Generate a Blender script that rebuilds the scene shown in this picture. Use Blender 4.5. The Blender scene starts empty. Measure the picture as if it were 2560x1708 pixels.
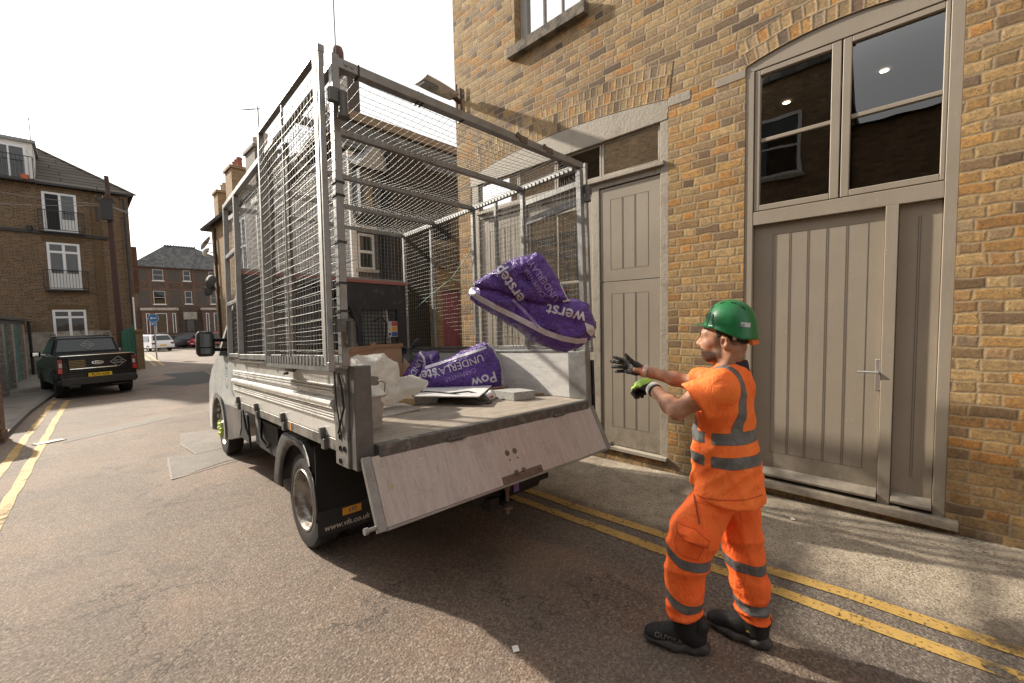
import bpy, bmesh, math, random
import numpy as np
from mathutils import Vector, Matrix, noise
from mathutils.bvhtree import BVHTree
SC = bpy.context.scene
COL = SC.collection
R = math.radians
random.seed(7)

# ---------------------------------------------------------------- camera
def rot(a, b, c):
    ca, sa, cb, sb, cc, s2 = np.cos(a), np.sin(a), np.cos(b), np.sin(b), np.cos(c), np.sin(c)
    Rz = np.array([[ca, -sa, 0], [sa, ca, 0], [0, 0, 1]])
    Rx = np.array([[1, 0, 0], [0, cb, -sb], [0, sb, cb]])
    Ry = np.array([[cc, 0, s2], [0, 1, 0], [-s2, 0, cc]])
    return Rz @ Rx @ Ry
CAMR = rot(-.8078, -.061, .0223)
cam = bpy.data.objects.new('camera', bpy.data.cameras.new('camera'))
COL.objects.link(cam)
m = Matrix.Identity(4)
for i in range(3):
    m[i][0] = CAMR[i, 0]; m[i][1] = CAMR[i, 2]; m[i][2] = -CAMR[i, 1]
m[2][3] = 1.62
cam.matrix_world = m
cam.data.sensor_width = 36
cam.data.lens = 36 * 1039.5 / 2560
cam.data.clip_start = .05
cam.data.clip_end = 600
SC.camera = cam

# ---------------------------------------------------------------- light
SUN = Vector((-.42, 1.70, 1.0)).normalized()          # towards the sun
elev = math.asin(SUN.z); azim = math.atan2(SUN.x, SUN.y)
w = bpy.data.worlds.new('World'); SC.world = w; w.use_nodes = True
nt = w.node_tree; nt.nodes.clear()
wo = nt.nodes.new('ShaderNodeOutputWorld'); bg = nt.nodes.new('ShaderNodeBackground')
sky = nt.nodes.new('ShaderNodeTexSky'); sky.sky_type = 'NISHITA'; sky.sun_disc = False
sky.sun_elevation = elev; sky.sun_rotation = azim
sky.air_density = 1.0; sky.dust_density = 4.0; sky.ozone_density = 1.0
# thin bright cloud veil over the blue: desaturate and lift the sky
hs = nt.nodes.new('ShaderNodeHueSaturation'); hs.inputs['Saturation'].default_value = .22
veil = nt.nodes.new('ShaderNodeMix'); veil.data_type = 'RGBA'
tc = nt.nodes.new('ShaderNodeTexCoord'); nz = nt.nodes.new('ShaderNodeTexNoise')
nz.inputs['Scale'].default_value = 1.6; nz.inputs['Detail'].default_value = 4
mr = nt.nodes.new('ShaderNodeMapRange'); mr.inputs[3].default_value = .45; mr.inputs[4].default_value = .75
nt.links.new(tc.outputs['Generated'], nz.inputs['Vector']); nt.links.new(nz.outputs[0], mr.inputs[0])
nt.links.new(mr.outputs[0], veil.inputs[0])
nt.links.new(sky.outputs[0], hs.inputs['Color']); nt.links.new(hs.outputs[0], veil.inputs[6])
veil.inputs[7].default_value = (5.7, 5.6, 5.4, 1)
nt.links.new(veil.outputs[2], bg.inputs[0]); bg.inputs[1].default_value = .1
nt.links.new(bg.outputs[0], wo.inputs[0])
sd = bpy.data.lights.new('sun', 'SUN'); sd.energy = 3.6; sd.angle = R(1.0); sd.color = (1, .915, .775)
so = bpy.data.objects.new('sun', sd); COL.objects.link(so)
so.rotation_euler = SUN.to_track_quat('Z', 'Y').to_euler()
SC.view_settings.view_transform = 'Standard'; SC.view_settings.look = 'None'
SC.view_settings.exposure = 1.2; SC.view_settings.gamma = 1
SC.render.engine = 'CYCLES'
try:
    SC.cycles.max_bounces = 6; SC.cycles.transparent_max_bounces = 12
    SC.cycles.caustics_reflective = False; SC.cycles.caustics_refractive = False
    SC.cycles.use_denoising = True
except Exception: pass

# ---------------------------------------------------------------- material helpers
def lin(r, g, b):
    f = lambda c: (c / 12.92 if c <= .04045 else ((c + .055) / 1.055) ** 2.4)
    return (f(r / 255), f(g / 255), f(b / 255))
class NT:
    def __init__(s, name):
        s.m = bpy.data.materials.new(name); s.m.use_nodes = True; s.t = s.m.node_tree
        s.t.nodes.clear(); s.out = s.n('ShaderNodeOutputMaterial')
    def n(s, typ, **kw):
        nd = s.t.nodes.new(typ)
        for k, v in kw.items(): setattr(nd, k, v)
        return nd
    def set(s, sock, v):
        if hasattr(v, 'is_output'): s.t.links.new(v, sock)
        elif isinstance(v, (tuple, list)) and len(v) == 3 and sock.type == 'RGBA': sock.default_value = (*v, 1)
        else: sock.default_value = v
    def math(s, op, a, b=0., c=0., clamp=False):
        nd = s.n('ShaderNodeMath', operation=op); nd.use_clamp = clamp
        s.set(nd.inputs[0], a); s.set(nd.inputs[1], b)
        if op in ('MULTIPLY_ADD', 'WRAP', 'SMOOTH_MIN', 'COMPARE'): s.set(nd.inputs[2], c)
        return nd.outputs[0]
    def mix(s, f, a, b, blend='MIX'):
        nd = s.n('ShaderNodeMix', data_type='RGBA', blend_type=blend)
        s.set(nd.inputs[0], f); s.set(nd.inputs[6], a); s.set(nd.inputs[7], b)
        return nd.outputs[2]
    def rng(s, v, a, b, c=0., d=1., smooth=False):
        nd = s.n('ShaderNodeMapRange')
        if smooth: nd.interpolation_type = 'SMOOTHSTEP'
        for i, x in enumerate((v, a, b, c, d)): s.set(nd.inputs[i], x)
        return nd.outputs[0]
    def noise(s, vec, scale, detail=3., rough=.55, dist=0.):
        nd = s.n('ShaderNodeTexNoise'); s.set(nd.inputs['Vector'], vec)
        nd.inputs['Scale'].default_value = scale; nd.inputs['Detail'].default_value = detail
        nd.inputs['Roughness'].default_value = rough; nd.inputs['Distortion'].default_value = dist
        return nd.outputs[0]
    def vor(s, vec, scale, feature='F1', out=0):
        nd = s.n('ShaderNodeTexVoronoi', feature=feature); s.set(nd.inputs['Vector'], vec)
        nd.inputs['Scale'].default_value = scale
        return nd.outputs[out]
    def pos(s): return s.n('ShaderNodeNewGeometry').outputs['Position']
    def obj(s): return s.n('ShaderNodeTexCoord').outputs['Object']
    def uv(s): return s.n('ShaderNodeTexCoord').outputs['UV']
    def sep(s, v):
        nd = s.n('ShaderNodeSeparateXYZ'); s.set(nd.inputs[0], v); return nd.outputs
    def comb(s, x, y, z=0.):
        nd = s.n('ShaderNodeCombineXYZ')
        for i, q in enumerate((x, y, z)): s.set(nd.inputs[i], q)
        return nd.outputs[0]
    def vmul(s, v, k):
        nd = s.n('ShaderNodeVectorMath', operation='MULTIPLY'); s.set(nd.inputs[0], v); nd.inputs[1].default_value = k; return nd.outputs[0]
    def ramp(s, f, stops, interp='LINEAR'):
        nd = s.n('ShaderNodeValToRGB'); cr = nd.color_ramp; cr.interpolation = interp
        while len(cr.elements) < len(stops): cr.elements.new(.5)
        for e, (p, c) in zip(cr.elements, stops): e.position = p; e.color = (*c, 1)
        s.set(nd.inputs[0], f); return nd.outputs[0]
    def bump(s, h, strength=.5, dist=.01):
        nd = s.n('ShaderNodeBump'); nd.inputs['Strength'].default_value = strength
        nd.inputs['Distance'].default_value = dist; s.set(nd.inputs['Height'], h); return nd.outputs[0]
    def attr(s, name):
        nd = s.n('ShaderNodeAttribute'); nd.attribute_name = name; return nd.outputs['Fac']
    def pbsdf(s, col, rough=.6, metal=0., normal=None, spec=None, **kw):
        b = s.n('ShaderNodeBsdfPrincipled'); s.set(b.inputs['Base Color'], col)
        s.set(b.inputs['Roughness'], rough); s.set(b.inputs['Metallic'], metal)
        if normal is not None: s.set(b.inputs['Normal'], normal)
        if spec is not None: s.set(b.inputs['Specular IOR Level'], spec)
        for k, v in kw.items(): s.set(b.inputs[k], v)
        s.t.links.new(b.outputs[0], s.out.inputs[0]); return b
MATS = {}
def M(name, col, rough=.6, metal=0., var=.18, vs=6., bump=0., bs=60., spec=None, dirt=None, ds=2.5, da=.5, sub=None, coat=None):
    """procedural surface: base colour with two scales of tone variation, optional dirt patches and bump"""
    if name in MATS: return MATS[name]
    t = NT(name); v = t.obj()
    a = t.noise(v, vs, 4); b = t.noise(v, vs * 9, 3)
    f = t.math('ADD', t.math('MULTIPLY', a, .65), t.math('MULTIPLY', b, .35))
    f = t.rng(f, .3, .7)
    c = t.mix(f, tuple(x * (1 - var) for x in col), tuple(min(1, x * (1 + var)) for x in col))
    if dirt:
        d = t.rng(t.noise(v, ds, 6, .65), 1 - da - .08, 1 - da + .12, smooth=True)
        c = t.mix(d, c, dirt)
    rr = t.rng(a, .25, .75, max(0, rough - .08), min(1, rough + .08))
    nm = t.bump(t.noise(v, bs, 4), bump, .01) if bump else None
    kw = {}
    if coat: kw['Coat Weight'] = coat
    t.pbsdf(c, rr, metal, nm, spec, **kw)
    MATS[name] = t.m; return t.m

# ---------------------------------------------------------------- mesh helpers
class MB:
    def __init__(s): s.v = []; s.f = []; s.uv = None
    def add(s, vs, fs):
        o = len(s.v); s.v += [tuple(p) for p in vs]; s.f += [tuple(o + i for i in f) for f in fs]; return s
    def box(s, x0, x1, y0, y1, z0, z1):
        return s.add([(x0, y0, z0), (x1, y0, z0), (x1, y1, z0), (x0, y1, z0), (x0, y0, z1), (x1, y0, z1), (x1, y1, z1), (x0, y1, z1)],
                     [(0, 3, 2, 1), (4, 5, 6, 7), (0, 1, 5, 4), (1, 2, 6, 5), (2, 3, 7, 6), (3, 0, 4, 7)])
    def obox(s, c, ax, ay, az):
        c, ax, ay, az = map(Vector, (c, ax, ay, az))
        return s.add([c + i * ax + j * ay + k * az for k in (-1, 1) for i, j in ((-1, -1), (1, -1), (1, 1), (-1, 1))],
                     [(0, 3, 2, 1), (4, 5, 6, 7), (0, 1, 5, 4), (1, 2, 6, 5), (2, 3, 7, 6), (3, 0, 4, 7)])
    def bar(s, p, q, w, h, up=(0, 0, 1)):
        p, q = Vector(p), Vector(q); d = (q - p)
        up = Vector(up)
        if abs(d.normalized().dot(up)) > .98: up = Vector((0, 1, 0))
        x = d.cross(up).normalized(); y = x.cross(d).normalized()
        return s.obox((p + q) / 2, d / 2, x * w / 2, y * h / 2)
    def tube(s, path, r, n=8, cap=True):
        path = [Vector(p) for p in path]; L = len(path); rs = r if isinstance(r, (list, tuple)) else [r] * L
        vs = []; fs = []; px = None
        for i, p in enumerate(path):
            d = (path[min(i + 1, L - 1)] - path[max(i - 1, 0)]).normalized()
            if px is None: px = d.orthogonal().normalized()
            px = (px - d * px.dot(d)).normalized(); py = d.cross(px)
            for k in range(n):
                a = 2 * math.pi * k / n; vs.append(p + rs[i] * (math.cos(a) * px + math.sin(a) * py))
        for i in range(L - 1):
            for k in range(n):
                fs.append((i * n + k, i * n + (k + 1) % n, (i + 1) * n + (k + 1) % n, (i + 1) * n + k))
        if cap: fs.append(tuple(range(n - 1, -1, -1))); fs.append(tuple((L - 1) * n + k for k in range(n)))
        return s.add(vs, fs)
    def prism(s, poly, fn, a, b):
        """extrude a 2-D polygon; fn(u, v, w) -> point, from w=a to w=b"""
        n = len(poly)
        return s.add([fn(u, v, a) for u, v in poly] + [fn(u, v, b) for u, v in poly],
                     [tuple(range(n - 1, -1, -1)), tuple(range(n, 2 * n))] + [(i, (i + 1) % n, n + (i + 1) % n, n + i) for i in range(n)])
    def lathe(s, prof, c, ax, n=24, a0=0., a1=2 * math.pi):
        """prof: (radius, height along ax)"""
        c = Vector(c); ax = Vector(ax).normalized(); px = ax.orthogonal().normalized()
        if abs(ax.z) < .5: px = (Vector((0, 0, 1)) - ax * ax.z).normalized()
        py = ax.cross(px); full = abs(a1 - a0 - 2 * math.pi) < 1e-6; k = n if full else n + 1
        vs = [c + h * ax + r * (math.cos(a0 + (a1 - a0) * j / n) * px + math.sin(a0 + (a1 - a0) * j / n) * py) for r, h in prof for j in range(k)]
        fs = [(i * k + j, i * k + (j + 1) % k, (i + 1) * k + (j + 1) % k, (i + 1) * k + j) for i in range(len(prof) - 1) for j in range(n)]
        return s.add(vs, fs)
    def disc(s, c, ax, r, n=16):
        return s.lathe([(0.0001, 0), (r, 0)], c, ax, n)
    def grid(s, fn, nu, nv):
        vs = [fn(i / nu, j / nv) for j in range(nv + 1) for i in range(nu + 1)]
        return s.add(vs, [(j * (nu + 1) + i, j * (nu + 1) + i + 1, (j + 1) * (nu + 1) + i + 1, (j + 1) * (nu + 1) + i) for j in range(nv) for i in range(nu)])
    def tri(s, poly3): return s.add(poly3, [tuple(range(len(poly3)))])
ROOTM = {}
def root(name, label, cat, loc=(0, 0, 0), m3=None, group=None):
    o = bpy.data.objects.new(name, None); COL.objects.link(o); o.empty_display_size = .1
    mt = Matrix.Translation(Vector(loc))
    if m3 is not None: mt = mt @ Matrix([list(map(float, r)) for r in m3]).to_4x4()
    o.matrix_world = mt; ROOTM[o.name] = mt
    o['label'] = label; o['category'] = cat
    if group: o['group'] = group
    return o
def tag(o, label, cat, group=None):
    o['label'] = label; o['category'] = cat
    if group: o['group'] = group
    return o
def build(name, mb, mat, parent=None, world=False, smooth=None, bevel=0., label=None, recenter=False, fixn=True):
    """link a mesh object; world=True: vertices are world coordinates although it has a parent"""
    me = bpy.data.meshes.new(name)
    vs = mb.v; off = Vector((0, 0, 0))
    if world and parent is not None:
        inv = ROOTM[parent.name].inverted(); vs = [inv @ Vector(p) for p in vs]
    if parent is None and recenter:
        A = np.array(vs); off = Vector(((A[:, 0].min() + A[:, 0].max()) / 2, (A[:, 1].min() + A[:, 1].max()) / 2, A[:, 2].min()))
        vs = [Vector(p) - off for p in vs]
    me.from_pydata([tuple(p) for p in vs], [], mb.f)
    if fixn:
        bm = bmesh.new(); bm.from_mesh(me); bmesh.ops.recalc_face_normals(bm, faces=bm.faces); bm.to_mesh(me); bm.free()
    if mb.uv:
        ul = me.uv_layers.new(name='UVMap')
        for i, l in enumerate(me.loops): ul.data[i].uv = mb.uv[l.vertex_index]
    if smooth is not None:
        me.polygons.foreach_set('use_smooth', [True] * len(me.polygons))
        if smooth < 180: me.set_sharp_from_angle(angle=R(smooth))
    o = bpy.data.objects.new(name, me); COL.objects.link(o)
    if mat: me.materials.append(mat)
    ROOTM[o.name] = Matrix.Translation(off)
    if parent is not None:
        o.parent = parent
        ROOTM[o.name] = ROOTM[parent.name].copy()
    else: o.location = off
    if bevel:
        b = o.modifiers.new('bevel', 'BEVEL'); b.width = bevel; b.segments = 2; b.limit_method = 'ANGLE'; b.angle_limit = R(40)
        if smooth is None:
            me.polygons.foreach_set('use_smooth', [True] * len(me.polygons)); b.harden_normals = True
    if label: o['label'] = label
    return o
def struct(name, mb, mat, **k):
    o = build(name, mb, mat, **k); o['kind'] = 'structure'; return o
def copy_tree(o, parent=None, loc=None):
    c = o.copy(); COL.objects.link(c)
    if parent is not None: c.parent = parent
    if loc is not None: c.location = loc
    ROOTM[c.name] = ROOTM[o.name].copy()
    if loc is not None: ROOTM[c.name].translation = Vector(loc)
    for ch in [x for x in o.children]: copy_tree(ch, c)
    return c
def text_mb(txt, size, bold=False, spacing=1.0, shear=0.):
    """flat filled lettering as (verts2d, faces), centred on 0"""
    cu = bpy.data.curves.new('txt', 'FONT'); cu.body = txt; cu.size = size; cu.align_x = 'CENTER'; cu.align_y = 'CENTER'
    cu.space_character = spacing; cu.shear = shear; cu.resolution_u = 3
    if bold: cu.offset = size * .018
    ob = bpy.data.objects.new('txt', cu); COL.objects.link(ob)
    dg = bpy.context.evaluated_depsgraph_get(); me = bpy.data.meshes.new_from_object(ob.evaluated_get(dg))
    v = [(p.co.x, p.co.y) for p in me.vertices]; f = [tuple(p.vertices) for p in me.polygons]
    bpy.data.objects.remove(ob); bpy.data.curves.remove(cu); bpy.data.meshes.remove(me)
    return v, f
def flat_text(mb, txt, size, c, ux, uy, **k):
    """lettering laid on a plane: c centre, ux reading direction, uy up direction"""
    v, f = text_mb(txt, size, **k); c, ux, uy = Vector(c), Vector(ux), Vector(uy)
    mb.add([c + ux * a + uy * b for a, b in v], f); return mb
def drape(polys, bvh, o3, ux, uy, dirv, off=.0015, cut=.012):
    """project flat polygons (verts2d, faces) along dirv onto a surface; returns MB"""
    v, f = polys
    bm = bmesh.new(); bv = [bm.verts.new((a, b, 0)) for a, b in v]
    for q in f:
        try: bm.faces.new([bv[i] for i in q])
        except Exception: pass
    xs = [a for a, b in v]; ys = [b for a, b in v]
    x = min(xs) + cut
    while x < max(xs):
        bmesh.ops.bisect_plane(bm, geom=bm.verts[:] + bm.edges[:] + bm.faces[:], plane_co=(x, 0, 0), plane_no=(1, 0, 0)); x += cut
    y = min(ys) + cut
    while y < max(ys):
        bmesh.ops.bisect_plane(bm, geom=bm.verts[:] + bm.edges[:] + bm.faces[:], plane_co=(0, y, 0), plane_no=(0, 1, 0)); y += cut
    out = MB(); o3, ux, uy, dirv = Vector(o3), Vector(ux), Vector(uy), Vector(dirv).normalized()
    idx = {}; bm.verts.index_update()
    for p in bm.verts:
        st = o3 + ux * p.co.x + uy * p.co.y - dirv * 2.0
        h, nn, _, _ = bvh.ray_cast(st, dirv)
        if h is not None:
            if nn.dot(dirv) > 0: nn = -nn
            idx[p.index] = len(out.v); out.v.append(tuple(h + nn * off - dirv * off))
    for q in bm.faces:
        k = [idx.get(p.index) for p in q.verts]
        if None in k: continue
        P = [Vector(out.v[i]) for i in k]
        if max((P[i] - P[i - 1]).length for i in range(len(P))) > cut * 4: continue
        out.f.append(tuple(k))
    bm.free(); return out
# ---------------------------------------------------------------- implicit surfaces (for bodies, bags, shoes)
class SDF:
    def __init__(s, lo, hi, h):
        s.lo = np.array(lo, float); s.h = h
        s.n = np.ceil((np.array(hi) - s.lo) / h).astype(int) + 1
        s.F = np.full(s.n, 9.0, np.float32)
    def _win(s, lo, hi):
        a = np.maximum(np.floor((lo - s.lo) / s.h).astype(int), 0); b = np.minimum(np.ceil((hi - s.lo) / s.h).astype(int) + 1, s.n)
        ax = [(s.lo[i] + s.h * np.arange(a[i], b[i])).astype(np.float32) for i in range(3)]
        X, Y, Z = np.meshgrid(*ax, indexing='ij', sparse=True)
        return tuple(slice(a[i], b[i]) for i in range(3)), X, Y, Z
    def _merge(s, sl, d, k, sub=False):
        F = s.F[sl]
        if sub: a = F; b = -d; hh = np.clip(.5 - .5 * (b - a) / k, 0, 1) if k else None; s.F[sl] = np.maximum(a, b) if not k else a * (hh) + b * (1 - hh) + k * hh * (1 - hh)
        elif k: hh = np.clip(.5 + .5 * (F - d) / k, 0, 1); s.F[sl] = F * (1 - hh) + d * hh - k * hh * (1 - hh)
        else: s.F[sl] = np.minimum(F, d)
    def cap(s, p, q, r1, r2=None, k=.02, sub=False, flat=None):
        """round cone; flat=(axis vector, ratio) squashes the section along the axis"""
        p = np.array(p, float); q = np.array(q, float); r2 = r1 if r2 is None else r2
        rm = max(r1, r2) * (1 if flat is None else max(1, 1)) + k + 2 * s.h
        sl, X, Y, Z = s._win(np.minimum(p, q) - rm, np.maximum(p, q) + rm)
        d = q - p; L2 = max(d @ d, 1e-9)
        t = np.clip(((X - p[0]) * d[0] + (Y - p[1]) * d[1] + (Z - p[2]) * d[2]) / L2, 0, 1)
        vx, vy, vz = X - p[0] - t * d[0], Y - p[1] - t * d[1], Z - p[2] - t * d[2]
        if flat is None: dist = np.sqrt(vx * vx + vy * vy + vz * vz)
        else:
            a = np.array(flat[0], float); a /= np.linalg.norm(a); c = vx * a[0] + vy * a[1] + vz * a[2]; e = 1 / flat[1] - 1
            wx, wy, wz = vx + a[0] * c * e, vy + a[1] * c * e, vz + a[2] * c * e
            dist = np.sqrt(wx * wx + wy * wy + wz * wz)
            dist = dist  # squashed metric
        s._merge(sl, dist - (r1 + (r2 - r1) * t), k, sub)
    def ell(s, c, r, k=.02, ax=None, sub=False):
        """ellipsoid, ax = 3 row axes"""
        c = np.array(c, float); r = np.array(r, float); A = np.eye(3) if ax is None else np.array(ax, float)
        rm = r.max() + k + 2 * s.h
        sl, X, Y, Z = s._win(c - rm, c + rm)
        x, y, z = X - c[0], Y - c[1], Z - c[2]
        u = [(A[i, 0] * x + A[i, 1] * y + A[i, 2] * z) for i in range(3)]
        k0 = np.sqrt(sum((u[i] / r[i]) ** 2 for i in range(3))); k1 = np.sqrt(sum((u[i] / r[i] ** 2) ** 2 for i in range(3)))
        s._merge(sl, k0 * (k0 - 1) / np.maximum(k1, 1e-6), k, sub)
    def box(s, c, hs, ax=None, rd=.01, k=.01, sub=False):
        c = np.array(c, float); hs = np.array(hs, float); A = np.eye(3) if ax is None else np.array(ax, float)
        rm = np.linalg.norm(hs) + k + 2 * s.h
        sl, X, Y, Z = s._win(c - rm, c + rm)
        x, y, z = X - c[0], Y - c[1], Z - c[2]
        q = [np.abs(A[i, 0] * x + A[i, 1] * y + A[i, 2] * z) - hs[i] + rd for i in range(3)]
        d = np.sqrt(sum(np.maximum(e, 0) ** 2 for e in q)) + np.minimum(np.maximum(np.maximum(q[0], q[1]), q[2]), 0) - rd
        s._merge(sl, d, k, sub)
    def disp(s, fn):
        """add a displacement field fn(X,Y,Z) near the surface"""
        sl, X, Y, Z = s._win(s.lo - 1, s.lo + s.h * s.n + 1)
        s.F[sl] += fn(X, Y, Z).astype(np.float32)
    def mesh(s, relax=1):
        F = s.F; S = F < 0; n = F.shape; h = s.h
        c = np.stack([S[i:n[0] - 1 + i, j:n[1] - 1 + j, k:n[2] - 1 + k] for i in (0, 1) for j in (0, 1) for k in (0, 1)], -1)
        cs = c.sum(-1); act = (cs > 0) & (cs < 8); idx = np.full(act.shape, -1, np.int64); I = np.argwhere(act); idx[act] = np.arange(len(I))
        P = np.zeros((len(I), 3)); W = np.zeros(len(I))
        corner = [(i, j, k) for i in (0, 1) for j in (0, 1) for k in (0, 1)]
        val = np.stack([F[I[:, 0] + a, I[:, 1] + b, I[:, 2] + e] for a, b, e in corner], -1)
        for x in range(8):
            for y in range(x + 1, 8):
                A, B = np.array(corner[x]), np.array(corner[y])
                if abs(A - B).sum() != 1: continue
                va, vb = val[:, x], val[:, y]; cr = (va < 0) != (vb < 0)
                t = np.where(cr, va / np.where(cr, va - vb, 1), 0)
                P += cr[:, None] * (A + t[:, None] * (B - A)); W += cr
        P = s.lo + h * (I + P / W[:, None]); faces = []
        for ax in range(3):
            o = [1, 2] if ax == 0 else ([2, 0] if ax == 1 else [0, 1])
            sa = [slice(None)] * 3; sb = [slice(None)] * 3; sa[ax] = slice(0, n[ax] - 1); sb[ax] = slice(1, n[ax])
            E = S[tuple(sa)] != S[tuple(sb)]; G = np.argwhere(E); fl = S[tuple(sa)][E]
            e1 = np.zeros(3, int); e1[o[0]] = 1; e2 = np.zeros(3, int); e2[o[1]] = 1
            ok = np.all((G - e1 - e2) >= 0, 1) & np.all(G < np.array(act.shape), 1); G = G[ok]; fl = fl[ok]
            q = np.stack([idx[tuple((G - e1 - e2).T)], idx[tuple((G - e2).T)], idx[tuple(G.T)], idx[tuple((G - e1).T)]], 1)
            q = np.where(fl[:, None], q, q[:, ::-1]); faces.append(q)
        Q = np.concatenate(faces); Q = Q[(Q >= 0).all(1)]
        for _ in range(relax):
            acc = np.zeros_like(P); cnt = np.zeros(len(P))
            for a in range(4):
                b = (a + 1) % 4
                np.add.at(acc, Q[:, a], P[Q[:, b]]); np.add.at(cnt, Q[:, a], 1); np.add.at(acc, Q[:, b], P[Q[:, a]]); np.add.at(cnt, Q[:, b], 1)
            P = .5 * P + .5 * acc / np.maximum(cnt, 1)[:, None]
        m = MB(); m.v = [tuple(p) for p in P]; m.f = [tuple(map(int, q)) for q in Q]; return m
def vnoise(X, Y, Z, sc, seed=0):
    """cheap smooth value noise on arrays (sum of rotated sines)"""
    rs = np.random.RandomState(seed); out = 0
    for i in range(5):
        d = rs.normal(size=3); d /= np.linalg.norm(d); ph = rs.rand() * 6.28
        out = out + np.sin((X * d[0] + Y * d[1] + Z * d[2]) * sc * (0.7 + .6 * rs.rand()) + ph)
    return out / 5
def in_poly_dist(U, V, poly):
    """signed distance to a 2-D polygon, positive inside"""
    P = np.array(poly, float); n = len(P); d = np.full(np.broadcast(U, V).shape, 1e9); ins = np.zeros(d.shape, bool)
    for i in range(n):
        a = P[i]; b = P[(i + 1) % n]; e = b - a; wx, wy = U - a[0], V - a[1]
        t = np.clip((wx * e[0] + wy * e[1]) / (e @ e), 0, 1); d = np.minimum(d, (wx - e[0] * t) ** 2 + (wy - e[1] * t) ** 2)
        c = ((a[1] <= V) & (b[1] > V)) | ((b[1] <= V) & (a[1] > V))
        ins ^= c & (U < a[0] + (V - a[1]) / (b[1] - a[1] + 1e-12) * (b[0] - a[0]))
    return np.where(ins, 1, -1) * np.sqrt(d)
def pillow(s, poly, T, D, c=(0, 0, 0), k=.01, wr=.0, seed=0, tilt=None, skew=0., wave=0.):
    """inflate a 2-D outline (local u=x, v=z, thickness along y) inside an SDF"""
    P = np.array(poly); lo = np.array([P[:, 0].min(), -T, P[:, 1].min()]) + c - .05; hi = np.array([P[:, 0].max(), T, P[:, 1].max()]) + c + .05
    sl, X, Y, Z = s._win(lo, hi); U = X - c[0]; V = Z - c[2]; W = Y - c[1]
    d = in_poly_dist(U, V, poly)
    q = np.clip(d / D, 0, 1); th = T * np.sqrt(np.clip(1 - (1 - q) ** 2, 0, 1))
    if wr: th = th * (1 + 0 * d) + wr * vnoise(X, 0 * Z, Z, 38, seed) * (q > 0) + .6 * wr * np.abs(vnoise(X, 0 * Z, Z, 75, seed + 1))
    cen = wave * vnoise(X, 0 * Z, Z, 9, seed + 5) + skew * (X - c[0])
    f = np.where(d > 0, np.maximum(np.abs(W - cen) - th, -d), np.sqrt(np.maximum(d, -9) ** 2 + np.maximum(np.abs(W - cen) - .002, 0) ** 2))
    f = np.where(d > 0, f * .8, f)
    s._merge(sl, f.astype(np.float32), k)
def gz(y): return -.03 * y if y < 22 else -.66 - .012 * (y - 22)
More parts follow.
